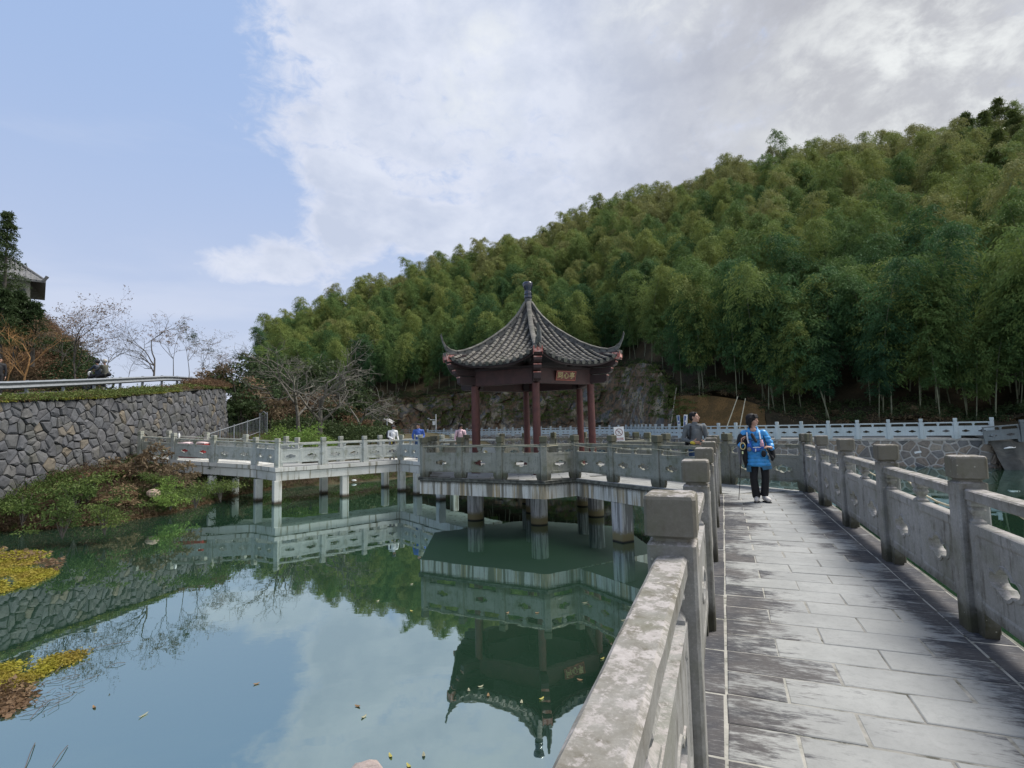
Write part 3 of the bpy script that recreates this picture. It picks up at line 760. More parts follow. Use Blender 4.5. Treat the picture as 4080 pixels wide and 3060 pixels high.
# the promenade road itself
R1 = [(p.x, p.y) for p in far_pts]
ext_r = [(ug(px)*Y, Y) for px, Y in ((5400, 24.), (4600, 27.5), (4250, 29.6), (4080, 30.7))]
ext_l = [(ug(px)*88.0, 88.0) for px in (1600, 1450, 1300, 1100, 900, 600)]
pth = ext_r + R1 + ext_l
pxl = [5400, 4600, 4250, 4080] + list(FP.keys()) + [1600, 1450, 1300, 1100, 900, 600]
Vp = []; Fp = []
for (x, y), px in zip(pth, pxl):
    Yb = baseY(px) + .5; Vp += [(x, y, ZR), (ug(px)*Yb, Yb, ZR + .02)]
for i in range(len(pth) - 1): Fp.append((2*i, 2*i + 2, 2*i + 3, 2*i + 1))
me = bpy.data.meshes.new('promenade'); me.from_pydata(Vp, [], Fp); me.materials.append(plain('promenade_concrete', (0.33, 0.32, 0.29), 0.9))
o = bpy.data.objects.new('promenade', me); COL.objects.link(o); structure(o)
# rubble wall under it
wall_path = [(ug(px)*(FP.get(px, 88.0) - .12), FP.get(px, 88.0) - .12) for px in reversed(list(FP.keys()))]
# travel from the far left to the near right so that the face looks to the lake
wp = wall_path + [(wall_path[-1][0] + .45, wall_path[-1][1] + .1)]
for q in ():
    pass
frW, UW, accW = wall_frame([(x, y) for x, y in wp], [ZR - .04]*len(wp), [-2.0]*len(wp), 0.18)
root = empty('rubble_wall', (20, 38, -1.5)); tag(root, 'mortared rubble stone wall rising from the water under the pale balustrade', 'wall')
mb = MB()
NS = 110
for i in range(NS):
    u0, u1 = UW*i/NS, UW*(i+1)/NS
    mb.add([frW(u0, 0, 0), frW(u1, 0, 0), frW(u1, 1, 0), frW(u0, 1, 0), frW(u0, 1, -.6), frW(u1, 1, -.6)], [(0, 1, 2, 3), (3, 2, 5, 4)])
e0, e1, e2, e3 = frW(UW, 0, 0), frW(UW, 1, 0), frW(UW, 1, -4), frW(UW, 0, -4)
mb.add([e0, e1, (e2[0], e2[1], e1[2]), (e3[0], e3[1], e0[2])], [(0, 3, 2, 1)])
mb.build('mortar', M_MORTAR, root)
HW = 2.15
cells2 = voronoi_cells(UW, HW, 0.60, 0.32, seed=3, jit=0.48, drop=.10)
frs = lambda u, v, d: frW(u, v/HW, d)
def rkey(c):
    cx = sum(p[0] for p in c)/len(c); cv = sum(p[1] for p in c)/len(c); x, y, z = frs(cx, cv, 0)
    if z < -1.55: return 0
    us = [p[0] for p in c]; return (max(us) - min(us))/y
stones_on(root, cells2, frs, 0.042, 0.05, M_RUBBLE, 298, rkey, 8)
mb = MB(); 
for i in range(NS):
    u0, u1 = UW*i/NS, UW*(i+1)/NS
    a, b_, c, d_ = frW(u0, 1, .08), frW(u1, 1, .08), frW(u1, 1, -.5), frW(u0, 1, -.5)
    zz = ZR + .006
    mb.add([(a[0], a[1], zz - .13), (b_[0], b_[1], zz - .13), (b_[0], b_[1], zz), (a[0], a[1], zz), (c[0], c[1], zz), (d_[0], d_[1], zz)], [(0, 1, 2, 3), (3, 2, 4, 5)])
mb.build('coping', plain('wall_coping', (0.36, 0.33, 0.29), 0.9, var=0.25, sc=3), root)

# dark bank and low wall to the right of the wall's end
rb = [(e2[0] + k*2.2, 31.2 - k*0.75) for k in range(0, 9)]
rows_ = [[(x, y - 1.1, -1.9) for x, y in rb], [(x, y - .5, -.9) for x, y in rb], [(x, y - .1, .05) for x, y in rb], [(x, y + .6, .35) for x, y in rb], [(x, y + 5, .6) for x, y in rb]]
o, _ = strip('boulder_bank', plain('dark_rock', (0.055, 0.055, 0.05), 0.9, var=0.4, sc=1.5, bumpy=0.6), rows_, sub=6, along=5, amp=0.30, ns=1.3, smooth=False); structure(o)

# ------------------------------------------------------------ decks
def deck(name, poly, z_lip, z_bot, mat_f, inset=0.06, lip_mat=None, label_kind='structure'):
    mb = MB(); mb.prism(poly, -0.012 if z_lip else -0.012, -0.012)
    return mb
def inset_poly(poly, d):
    n = len(poly); ar = sum(poly[i][0]*poly[(i+1) % n][1] - poly[(i+1) % n][0]*poly[i][1] for i in range(n))
    if ar < 0: poly = poly[::-1]
    outp = []
    for i in range(n):
        p0, p1, p2 = Vector(poly[i-1]), Vector(poly[i]), Vector(poly[(i+1) % n])
        d1 = (p1 - p0).normalized(); d2 = (p2 - p1).normalized(); n1 = Vector((-d1.y, d1.x)); n2 = Vector((-d2.y, d2.x))
        bis = (n1 + n2); k = d/max(0.2, (1 + n1.dot(n2)))
        outp.append(tuple(p1 + bis*k))
    return outp
# main walkway frame: t along, o across
def tpoly(lst): return [tuple(TO(t, o)[:2]) for t, o in lst]
CP = Vector((0.65, 19.1)); AX = math.radians(31); an = Vector((math.sin(AX), -math.cos(AX))); am = Vector((math.cos(AX), math.sin(AX)))
# an: axis from the pavilion towards the main walkway, am: to its right (seen from above, across)
def PA(a_, c_): q = CP + an*a_ + am*c_; return q      # a_ along the axis from the centre, c_ across
def hexv(R, k, ph=2.5): a_ = math.radians(ph + 60*k); return CP + Vector((math.sin(a_), -math.cos(a_)))*R
# junction points of slab edges
def isect(p, d, q, e):
    k = ((q.x - p.x)*e.y - (q.y - p.y)*e.x)/(d.x*e.y - d.y*e.x); return p + d*k
HWID = 0.98                                             # half width of the joining walkways (slab)
Lo, Ro = -0.33, 1.76
near_l = isect(PA(0, -HWID), an, TO(0, Lo).xy, DV); near_r = isect(PA(0, HWID), an, TO(0, Ro).xy, DV)
main_poly = [tuple(TO(-4, Lo)[:2]), tuple(TO(-4, Ro)[:2]), tuple(near_r), tuple(near_l)]
apo = 4.3*math.cos(PI/6)
conn_poly = [tuple(near_l), tuple(near_r), tuple(PA(apo - .02, HWID)), tuple(PA(apo - .02, -HWID))]
hex_poly = [tuple(hexv(4.3, k)) for k in range(6)]
# left bridge centre line (near rail posts surveyed)
P7 = Vector((-5.5, 26.55)); P4 = Vector((-9.93, 22.72)); P3 = Vector((-11.45, 23.98)); PL = [(-11.45, 23.98, .06), (-13.5, 24.3, .19), (-15.56, 24.7, .33), (-17.55, 25.1, .47)]
def slab_thing(name, poly, beam=True, zb=-0.5, mat=None, lip=0.09, ztop=-0.012, label=None):
    """deck slab with a projecting lip on top and a fascia beam set back below"""
    r = empty(name, (poly[0][0], poly[0][1], 0)); r['kind'] = 'structure'
    MB().prism(poly, [z - lip for z in ztop] if hasattr(ztop, '__len__') else ztop - lip, ztop).build('slab', M_JOINT if mat is None else mat, r)
    return r
M_LIP = plain('deck_edge', (0.10, 0.10, 0.085), 0.85, var=0.5, sc=6)
def build_deck(name, poly, fas, zb, inset=0.05, lip=0.085, lipmat=None):
    r = empty(name, (poly[0][0], poly[0][1], 0)); r['kind'] = 'structure'
    mb = MB(); mb.prism(poly, -lip, -0.012).build('deck_slab', [lipmat or M_LIP], r)
    MB().prism(inset_poly(poly, inset), zb, -lip).build('fascia_beam', fas, r)
    return r
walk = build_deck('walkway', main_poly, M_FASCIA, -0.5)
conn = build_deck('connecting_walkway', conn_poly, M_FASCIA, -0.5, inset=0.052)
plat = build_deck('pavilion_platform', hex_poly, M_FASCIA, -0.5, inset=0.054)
# mortar bed seen in the joints
MB().prism(inset_poly(main_poly, 0.03), -0.012, -0.004).build('joint_mortar', M_JOINT, walk)
# paving slabs of the main walkway (surveyed rows, 0.308 m deep, 0.606 m long)
rnd = random.Random(3)
ROW = 0.308; T0 = 3.0 - ROW*22
def slab_at(parent, frame, x0, x1, y0, y1, gap, mat, ztop=0.0, th=0.05, jitter=0.004):
    j = lambda: rnd.uniform(-jitter, jitter)
    g = gap/2; z = ztop + rnd.uniform(-.003, .003)
    a = [(x0 + g + j(), y0 + g + j()), (x1 - g + j(), y0 + g + j()), (x1 - g + j(), y1 - g + j()), (x0 + g + j(), y1 - g + j())]
    b = 0.006
    cx, cy = (x0 + x1)/2, (y0 + y1)/2
    ins = [(p[0] + (b if p[0] < cx else -b), p[1] + (b if p[1] < cy else -b)) for p in a]
    vs = [frame(*p, z - th) for p in a] + [frame(*p, z - .004) for p in a] + [frame(*p, z) for p in ins]
    fs = [(3, 2, 1, 0)] + [(r_*4 + i, r_*4 + (i+1) % 4, (r_+1)*4 + (i+1) % 4, (r_+1)*4 + i) for r_ in (0, 1) for i in range(4)] + [(8, 9, 10, 11)]
    return vs, fs
MF = lambda o_, t_, z: tuple(TO(t_, o_, z))
stuff = MB(); cnt = 0
def near_limit(o_):     # walkway ends where the joining walkway cuts in
    p = TO(0, o_).xy; q = isect(p, DV, near_l, (near_r - near_l)); return (q - TO(0, 0).xy).dot(DV)
for k in range(60):
    t0 = T0 + k*ROW; t1 = t0 + ROW
    if t0 > 13.4: break
    cuts = [-0.055] + ([.26, .865] if (k % 2) else [.56, 1.17]) + [1.475]
    for a_, b_ in zip(cuts, cuts[1:]):
        lim = min(near_limit(a_), near_limit(b_)); 
        if t0 > lim - .12: continue
        tt = min(t1, lim)
        vs, fs = slab_at(walk, MF, a_, b_, t0, tt, rnd.choice([.008, .012, .018]), None)
        if t1 < 1.3: stuff.add(vs, fs)
        else: MB().add(vs, fs).build('paving_slab', M_PAVE, walk); cnt += 1
for side, (a_, b_), off in ((0, (-.305, -.055), 0.0), (1, (1.475, 1.735), 0.06)):
    t = 3.3 - .61*12 + off
    while t < 13.3:
        lim = min(near_limit(a_), near_limit(b_))
        if t < lim - .15:
            vs, fs = slab_at(walk, MF, a_, b_, t, min(t + .61, lim), .016, None)
            if t + .61 < 1.3: stuff.add(vs, fs)
            else: MB().add(vs, fs).build('paving_slab', M_PAVE, walk); cnt += 1
        t += .61
o = stuff.build('paving_slabs_behind', M_PAVE, walk); o['kind'] = 'stuff'
# paving of the other decks
def pave(parent, frame, x0, x1, y0, y1, row, ln, name='paving_slab', limit=60, keep=lambda x, y: True, mat=None):
    y = y0; k = 0; st_ = MB(); c = 0
    while y < y1 - .05:
        x = x0 - (ln/2 if k % 2 else 0)
        while x < x1 - .02:
            xa, xb = max(x, x0), min(x + ln, x1)
            if xb - xa > .08 and keep((xa + xb)/2, y + row/2):
                vs, fs = slab_at(parent, frame, xa, xb, y, min(y + row, y1), .016, None)
                if c < limit: MB().add(vs, fs).build(name, mat or M_PAVE2, parent)
                else: st_.add(vs, fs)
                c += 1
            x += ln
        y += row; k += 1
    if st_.v: st_.build('small_paving_slabs', mat or M_PAVE2, parent)['kind'] = 'stuff'
endL = (near_l - CP).dot(an); endR = (near_r - CP).dot(an)
pave(conn, lambda c_, a_, z: (*PA(a_, c_), z), -HWID + .03, HWID - .03, apo, max(endL, endR), .31, .62, limit=90,
     keep=lambda c_, a_: a_ < lerp(endL, endR, (c_ + HWID)/(2*HWID)) - .12)
inh = lambda x, y: all((Vector((x, y)) - (hexv(4.3, k) + hexv(4.3, k+1))/2).dot(((hexv(4.3, k) + hexv(4.3, k+1))/2 - CP).normalized()) < -.28 for k in range(6))
pave(plat, lambda x, y, z: (CP.x + x, CP.y + y, z), -4.3, 4.3, -4.3, 4.3, .42, .84, limit=150, keep=lambda x, y: inh(CP.x + x, CP.y + y))
mb = MB()       # dark kerb stones round the platform
hx = [hexv(4.3, k) for k in range(6)]; hi = [hexv(3.98, k) for k in range(6)]
for k in range(6):
    a_, b_, c_, d_ = hx[k], hx[(k+1) % 6], hi[(k+1) % 6], hi[k]
    for j in range(7):
        s0, s1 = j/7 + .004, (j + 1)/7 - .004
        p = [a_.lerp(b_, s0), a_.lerp(b_, s1), d_.lerp(c_, s1), d_.lerp(c_, s0)]
        MB().prism([tuple(q) for q in p], -.05, -.002 - .002*(j % 2)).build('kerb_stone', M_LIP, plat)

# piers
def pier(poly_c, w_, rot, top, parent, mat, round_=False, name='pier'):
    if round_: return MB().lathe([(-3.2, w_), (top, w_)], 24, (poly_c[0], poly_c[1], 0)).build(name, mat, parent, smooth=False)
    return MB().box((poly_c[0], poly_c[1], (top - 3.2)/2), (w_, w_, top + 3.2), rot).build(name, mat, parent, bevel=0.015)
for k in range(6):
    p = hexv(2.3, k); pier(p, .26, 0, -.5, plat, M_PIER, True)
pier(CP, .26, 0, -.5, plat, M_PIER, True)
for c_ in (-.72, .72):
    pier(PA(5.35, c_), .40, AX, -.5, conn, M_PIER)
for t in (-1.5, 3.2, 7.6, 11.6):
    for o_ in (0.0, 1.45): pier(TO(t, o_).xy, .36, -A, -.5, walk, M_PIER)

# the zigzag bridge on the left
def offs(P, Q, d):
    t = (Q - P).normalized(); return Vector((-t.y, t.x))*d
Wb = 1.95
segs = [P7, P4, P3]
# outer (near) slab edge runs 0.14 outside the posts
def offset_line(pts, d):
    out_ = []
    for i, p in enumerate(pts):
        if i == 0: nrm = (pts[1] - p).normalized(); out_.append(p + Vector((-nrm.y, nrm.x))*d)
        elif i == len(pts) - 1: nrm = (p - pts[i-1]).normalized(); out_.append(p + Vector((-nrm.y, nrm.x))*d)
        else:
            d1 = (p - pts[i-1]).normalized(); d2 = (pts[i+1] - p).normalized(); n1 = Vector((-d1.y, d1.x)); n2 = Vector((-d2.y, d2.x))
            out_.append(p + (n1 + n2)*d/max(.25, 1 + n1.dot(n2)))
    return out_
PX = PA(-apo + .02, -HWID + .12)      # where the near rail meets the platform's back-left side
# near line from platform to the left bank (travelling left): the water side is on the left hand
near = [PX, P7, P4, P3, Vector((-17.55, 25.1)), Vector((-18.6, 25.35))]
# travel direction leftwards: lake (camera) side is the left side for P7->P4 ; offset negative = right = back side
back = offset_line(near, -1.72); outer = offset_line(near, 0.15); outerb = offset_line(near, -1.87)
zb_ = [0, 0, 0, .06, .47, .55]
br = empty('zigzag_bridge', (-10, 24, 0)); br['kind'] = 'structure'
def ribbon(l1, l2, z, th, name, mat, parent, inset=0.0):
    for i in range(len(l1) - 1):
        poly = [tuple(l1[i]), tuple(l1[i+1]), tuple(l2[i+1]), tuple(l2[i])]
        zs = [z[i], z[i+1], z[i+1], z[i]]
        ar = sum(poly[k][0]*poly[(k+1) % 4][1] - poly[(k+1) % 4][0]*poly[k][1] for k in range(4))
        if ar < 0: zs = zs[::-1]
        MB().prism(poly, [q - th[1] for q in zs], [q - th[0] for q in zs]).build(name, mat, parent)
ribbon(outer, outerb, zb_, (0.0, 0.17), 'deck_slab', M_BRIDGE, br)
o1 = offset_line(near, 0.07); o2 = offset_line(near, -1.79)
M_BR2 = plain('shadow_joint', (0.05, 0.045, 0.03), 0.9)
ribbon(offset_line(near, 0.05), offset_line(near, -1.77), zb_, (0.17, 0.195), 'shadow_joint', M_BR2, br)
ribbon(offset_line(near, 0.10), offset_line(near, -1.82), zb_, (0.195, 0.54), 'fascia_beam', M_BRIDGE, br)
for i, (a_, b_) in enumerate(zip(near, near[1:])):      # paving on each reach
    t = (b_ - a_).normalized(); nn = Vector((-t.y, t.x)); Ln = (b_ - a_).length
    za, zb2 = zb_[i], zb_[i+1]
    fr_ = lambda c_, s_, z, a_=a_, t=t, nn=nn, Ln=Ln, za=za, zb2=zb2: (*(a_ + t*s_ - nn*c_), z + .012 + lerp(za, zb2, s_/Ln))
    pave(br, fr_, .10, 1.62, .1, Ln - .1, .42, .76, limit=36)
for p in ((-9.95, 22.75), (-11.3, 23.95), (-7.74, 24.72), (-9.2, 26.2), (-5.5, 26.5), (-6.76, 28.4), (-4.45, 25.0), (-2.9, 26.2), (-3.1, 22.9), (-13.6, 24.4), (-13.4, 26)):
    pier(p, .31, math.radians(40), -.54 if p[0] > -12 else -.4, br, M_BRIDGE)
# ------------------------------------------------------------ balustrades
PH, PW = 1.222, 0.092
def sq_ring(h, z, ch=0.012):
    c = h - ch
    return [(c, -h, z), (h, -c, z), (h, c, z), (c, h, z), (-c, h, z), (-h, c, z), (-h, -c, z), (-c, -h, z)]
MESH = {}
def post_mesh(mat, small=False):
    k = ('post', mat.name)
    if k not in MESH:
        h = PW; prof = [(-.02, h), (1.028, h), (1.040, h - .022), (1.052, h - .022), (1.066, h + .006), (1.204, h + .006), (1.216, h + .001), (PH, h - .010)]
        MESH[k] = MB().loft([sq_ring(r, z, .012) for z, r in prof]).mesh('post', mat)
    return MESH[k]
def hole_r(th, sx=1.0, sy=1.0):
    c, s_ = math.cos(th), math.sin(th); best = 0
    for (ox, oy, rx, ry) in ((0, 0, .105, .088), (.135, -.004, .066, .050), (-.135, -.004, .066, .050)):
        rx *= sx; ry *= sy; ox *= sx
        # intersection of the ray with the ellipse, far root
        a = (c/rx)**2 + (s_/ry)**2; b = -2*(c*ox/rx**2 + s_*oy/ry**2); d = (ox/rx)**2 + (oy/ry)**2 - 1
        D = b*b - 4*a*d
        if D >= 0: best = max(best, (-b + math.sqrt(D))/(2*a))
    return best
def rect_r(th, hx, hy, rnd_=0.0):
    c, s_ = abs(math.cos(th)), abs(math.sin(th))
    if rnd_:
        p = 9.0; return ((c/hx)**p + (s_/hy)**p)**(-1/p)
    return min(hx/c if c > 1e-9 else 1e9, hy/s_ if s_ > 1e-9 else 1e9)
PZ0, PZ1, PT = 0.178, 0.757, 0.050
def panel_mesh(L, nh, mat, lod=0):
    key = ('panel', round(L, 2), nh, mat.name, lod)
    if key in MESH: return MESH[key]
    mb = MB(); cw = L/nh; hy = (PZ1 - PZ0)/2; zc = (PZ0 + PZ1)/2
    N = 56 if lod == 0 else 24
    hs = 1.0 if cw > .75 else cw/.80
    for c_ in range(nh):
        cx = -L/2 + cw*(c_ + .5); hx = cw/2
        ths = [2*PI*(i + .5)/N for i in range(N)]
        for cor in (math.atan2(hy, hx), PI - math.atan2(hy, hx), PI + math.atan2(hy, hx), 2*PI - math.atan2(hy, hx)):
            k = min(range(N), key=lambda i: abs(ths[i] - cor)); ths[k] = cor
        m = .055 if nh > 1 else .17
        zo = -0.012
        if lod == 0:
            spec = [('h', 1.0, PT), ('h', 1.22, PT), ('h', 1.26, PT - .007), ('r', (hx - m - .012, hy - .075), PT - .007), ('r', (hx - m, hy - .062), PT - .001), ('r', (hx - m + .006, hy - .056), PT), ('o', None, PT)]
        else:
            spec = [('h', 1.0, PT), ('h', 1.3, PT - .008), ('r', (hx - m, hy - .06), PT - .008), ('o', None, PT)]
        rings = []
        for side in (-1, 1):
            rs = []
            for kind, par, y in spec:
                ring = []
                for th in ths:
                    if kind == 'h': r = hole_r(th, hs, hs)*par; px_, pz_ = r*math.cos(th), r*math.sin(th) + zo
                    elif kind == 'r': r = rect_r(th, *par, 1); px_, pz_ = r*math.cos(th), r*math.sin(th)
                    else: r = rect_r(th, hx, hy); px_, pz_ = r*math.cos(th), r*math.sin(th)
                    ring.append((cx + px_, side*y, zc + pz_))
                rs.append(ring)
            rings.append(rs)
        for si, rs in enumerate(rings):
            for a_, b_ in zip(rs, rs[1:]):
                o = len(mb.v); mb.v += a_ + b_
                for i in range(N):
                    j = (i + 1) % N; q = (o + i, o + N + i, o + N + j, o + j)
                    mb.f.append(q if si == 1 else q[::-1]); mb.mi.append(0)
        for ra, rb in ((rings[0][0], rings[1][0]), (rings[1][-1], rings[0][-1])):
            o = len(mb.v); mb.v += ra + rb
            for i in range(N): j = (i + 1) % N; mb.f.append((o + i, o + N + i, o + N + j, o + j)); mb.mi.append(0)
    me = mb.mesh('panel', mat); MESH[key] = me; return me
def handrail_mesh(L, mat, h=.075, w_=.115):
    key = ('rail', round(L, 2), mat.name)
    if key not in MESH:
        a, b = w_/2, h; c = .008
        prof = [(-a + c, 0), (a - c, 0), (a, c), (a, b - c*1.2), (a - c*1.4, b), (-a + c*1.4, b), (-a, b - c*1.2), (-a, c)]
        n = max(2, int(L/.12)) if L < 3 else 8; rr = random.Random(5)
        rings = [[(-L/2 + L*i/n, y + rr.uniform(-.0015, .0015), .917 + z + rr.uniform(-.0015, .0015)) for y, z in prof] for i in range(n + 1)]
        MESH[key] = MB().loft(rings).mesh('handrail', mat)
    return MESH[key]
def baluster_mesh(mat, half):
    key = ('bal', mat.name, half)
    if key not in MESH:
        prof = [(PZ1 - .001, .062), (.772, .060), (.790, .036), (.806, .034), (.826, .052), (.850, .066), (.872, .050), (.880, .066), (.899, .076), (.916, .076)]
        rings = []
        for z, r in prof:
            x0 = -r if half == 0 else (0 if half > 0 else -r); x1 = r if half == 0 else (r if half > 0 else 0)
            y = min(.045, r*.72); rings.append([(x0, -y, z), (x1, -y, z), (x1, y, z), (x0, y, z)])
        MESH[key] = MB().loft(rings).mesh('baluster', mat)
    return MESH[key]
def foot_mesh(mat, sgn):
    key = ('foot', mat.name, sgn)
    if key not in MESH:
        x = .13*sgn; pr = [(0, -.01), (x*.72, -.01), (x, .09), (x, PZ0 - .001), (0, PZ0 - .001)]
        if sgn < 0: pr = pr[::-1]
        MESH[key] = MB().loft([[(p[0], -.042, p[1]) for p in pr], [(p[0], .042, p[1]) for p in pr]]).mesh('foot', mat)
    return MESH[key]
def frame_of(P, Q):
    P, Q = Vector(P), Vector(Q); d = Q - P; L = d.length; x = d/L; y = Vector((-x.y, x.x, 0)).normalized(); z = x.cross(y)
    M_ = Matrix((x, y, z)).transposed().to_4x4(); M_.translation = (P + Q)/2; return M_, L
def balustrade(name, pts, mat, label, group=None, holes=2, posts=None, lod=0, hole_fn=None, skip=()):
    """pts: post centres (x,y,z)"""
    pts = [Vector((*p, 0)) if len(p) == 2 else Vector(p) for p in pts]
    r = empty(name, pts[0]); tag(r, label, 'balustrade', group)
    pm = post_mesh(mat)
    for i, p in enumerate(pts):
        if posts is not None and i not in posts: continue
        q = pts[i+1] if i + 1 < len(pts) else pts[i-1]; d = q - p
        if 0 < i < len(pts) - 1:
            d1 = (pts[i] - pts[i-1]).normalized(); d2 = (pts[i+1] - pts[i]).normalized(); d = d1 + d2
        rz = math.atan2(d.y, d.x)
        link('post', pm, r, Matrix.Translation(p) @ Matrix.Rotation(rz + (PI if i % 2 else 0), 4, 'Z'))
    for i in range(len(pts) - 1):
        if i in skip: continue
        M_, L = frame_of(pts[i], pts[i+1]); Lc = round(L - 2*PW + .004, 2)
        nh = hole_fn(L) if hole_fn else holes
        p_ = link('panel', panel_mesh(Lc, nh, mat, lod), r, M_)
        h_ = link('handrail', handrail_mesh(Lc, mat), r, M_)
        for o in (p_, h_): WL[o.name] = Vector()
        def sub(nm, me, par, x):
            o = bpy.data.objects.new(nm, me); COL.objects.link(o); o.parent = par; o.location = (x, 0, 0)
        if lod < 2:
            sub('baluster', baluster_mesh(mat, 0), h_, 0)
            sub('baluster', baluster_mesh(mat, 1), h_, -Lc/2); sub('baluster', baluster_mesh(mat, -1), h_, Lc/2)
            sub('foot', foot_mesh(mat, 1), p_, -Lc/2); sub('foot', foot_mesh(mat, -1), p_, Lc/2)
    return r
# main walkway rails
SP = 2.0499
lo_c = -0.2949 + .085; tl = [2.19 + .085 - SP*k for k in (2, 1, 0)][:0] + [2.277 + SP*k for k in (-2, -1, 0, 1, 2, 3, 4)]
ro_c = 1.5315 + .09
jL = isect(PA(0, -.82), an, TO(0, lo_c).xy, DV); jR = isect(PA(0, .84), an, TO(0, ro_c).xy, DV)
left_pts = [tuple(TO(t, lo_c)) for t in tl] + [(*jL, 0)]
balustrade('balustrade', left_pts, M_RAIL, 'lichen-spotted stone balustrade on the left edge of the near walkway')
tr = [4.845 + SP*k for k in range(-3, 4)]
right_pts = [tuple(TO(t, ro_c)) for t in tr] + [(*jR, 0)]
balustrade('balustrade', right_pts, M_RAIL, 'weathered stone balustrade along the right edge of the near walkway')
# rails of the joining walkway
def div(P, Q, n): P, Q = Vector((*P[:2], 0)), Vector((*Q[:2], 0)); return [P.lerp(Q, i/n) for i in range(n + 1)]
RP = 4.10
hv = [hexv(RP, k) for k in range(6)]
def side_cut(k, c_):                           # point where an axis-parallel line at offset c_ meets side k
    a_, b_ = hv[k], hv[(k+1) % 6]; return isect(a_, (b_ - a_), PA(0, c_), an)
cutL, cutR = side_cut(0, -.84), side_cut(0, .84)
conn_l = div(jL, cutL, 3)
balustrade('balustrade', conn_l, M_RAILP, 'stone balustrade between pavilion platform and near walkway, with a rope along its handrail')
conn_r = div(jR, cutR, 3)
balustrade('balustrade', conn_r, M_RAILP, 'stone balustrade closing the far side of the near walkway behind the woman in blue')
# platform rails
back1, back2 = side_cut(3, -.84), side_cut(3, .84)
def chain(*ls):
    out_ = []
    for l in ls:
        for p in l:
            p = Vector((p[0], p[1], 0))
            if not out_ or (out_[-1] - p).length > .2: out_.append(p)
    return out_
pf = chain([cutL, hv[0]], div(hv[0], hv[5], 3), div(hv[5], hv[4], 3), [hv[4], isect(hv[4], hv[3] - hv[4], PA(0, -.84), an)])
balustrade('balustrade', pf, M_RAILP, 'greenish stone balustrade round the front and left of the pavilion platform with single holes', hole_fn=lambda L: 1, posts=range(1, len(pf)))
pb = chain([cutR, hv[1]], div(hv[1], hv[2], 3), div(hv[2], hv[3], 3), [hv[3], isect(hv[3], hv[4] - hv[3], PA(0, .84), an)])
balustrade('balustrade', pb, M_RAILP, 'stone balustrade round the right and rear of the pavilion platform', hole_fn=lambda L: 1, posts=range(1, len(pb)))
# bridge rails
endB = isect(hv[4], hv[3] - hv[4], PA(0, -.84), an)
n7 = div(endB, P7, 3); n74 = div(P7, P4, 3)
br_near = [*n7[0:], *n74[1:], Vector((P3.x, P3.y, .06)), Vector((-13.5, 24.3, .19)), Vector((-15.56, 24.7, .33)), Vector((-17.35, 25.08, .45))]
balustrade('balustrade', br_near, M_RAILB, 'pale stone balustrade on the near side of the zigzag bridge to the stone wall', lod=0, posts=range(1, len(br_near)))
bb = offset_line([Vector(p[:2]) for p in (endB, P7, P4, P3, (-17.35, 25.08))], -1.62)
bz = [0, 0, 0, .06, .45]
br_back = [*div(bb[0], bb[1], 2)[:-1], *div(bb[1], bb[2], 3), *[Vector((*bb[2].lerp(bb[3], 1.0), .06))], *[Vector((*bb[3].lerp(bb[4], k/3), lerp(.06, .45, k/3))) for k in (1, 2, 3)]]
balustrade('balustrade', br_back, M_RAILB, 'pale stone balustrade on the rear side of the zigzag bridge', lod=0)
# far pale balustrade
fpz = [Vector((p.x, p.y, ZR)) for p in far_pts]
balustrade('balustrade', fpz, M_RAILF, 'long pale grey balustrade curving round the far shore on top of the rubble wall', lod=1)
p0 = Vector((30.4, 31.6, -.1))
fr_pts = [Vector((ug(4072)*30.4, 30.4, .05)), Vector((ug(4072)*30.4 + 1.55, 29.6, .22)), Vector((ug(4072)*30.4 + 3.1, 28.8, .40))]
fr_pts = [fr_pts[0] + Vector((-1.62, .75, -.15))] + fr_pts
balustrade('balustrade', fr_pts, stone_mat('dark_rail_stone', (0.16, 0.175, 0.18), (0.12, 0.13, 0.13), stain_amt=.4), 'dark grey balustrade rising at the right edge beyond the end of the pale one', lod=1, posts=(1, 2, 3))  # darker grey stone than the pale balustrade

# ------------------------------------------------------------ the pavilion
pav = empty('pavilion', (CP.x, CP.y, 0)); tag(pav, 'hexagonal red pavilion with grey tiled upturned roof and dark blue finial over the water', 'pavilion')
PHI = 2.5
def hv_dir(k, off=0): a_ = math.radians(PHI + 60*k + off); return Vector((math.sin(a_), -math.cos(a_)))
RC = 2.25
def col_mesh():
    return MB().lathe([(0.0, .155), (.05, .16), (.09, .14), (.095, .122), (2.0, .120), (2.86, .116)], 28).mesh('column', M_RED)
cm = col_mesh(); shade(cm, 40)
for k in range(6):
    p = CP + hv_dir(k)*RC; link('column', cm, pav, Matrix.Translation((p.x, p.y, 0)))
    q = MB().lathe([(.06, .1235), (.20, .1225)], 24, (p.x, p.y, 0)) if k in (0, 5, 2) else None
for k in range(6):
    a_, b_ = CP + hv_dir(k)*RC, CP + hv_dir(k+1)*RC; c_ = (a_ + b_)/2; L = (b_ - a_).length; rz = math.atan2((b_ - a_).y, (b_ - a_).x)
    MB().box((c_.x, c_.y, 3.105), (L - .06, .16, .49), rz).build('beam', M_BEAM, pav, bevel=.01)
    MB().box((c_.x, c_.y, 3.385), (L + .06, .20, .07), rz).build('cornice', M_REDD, pav)
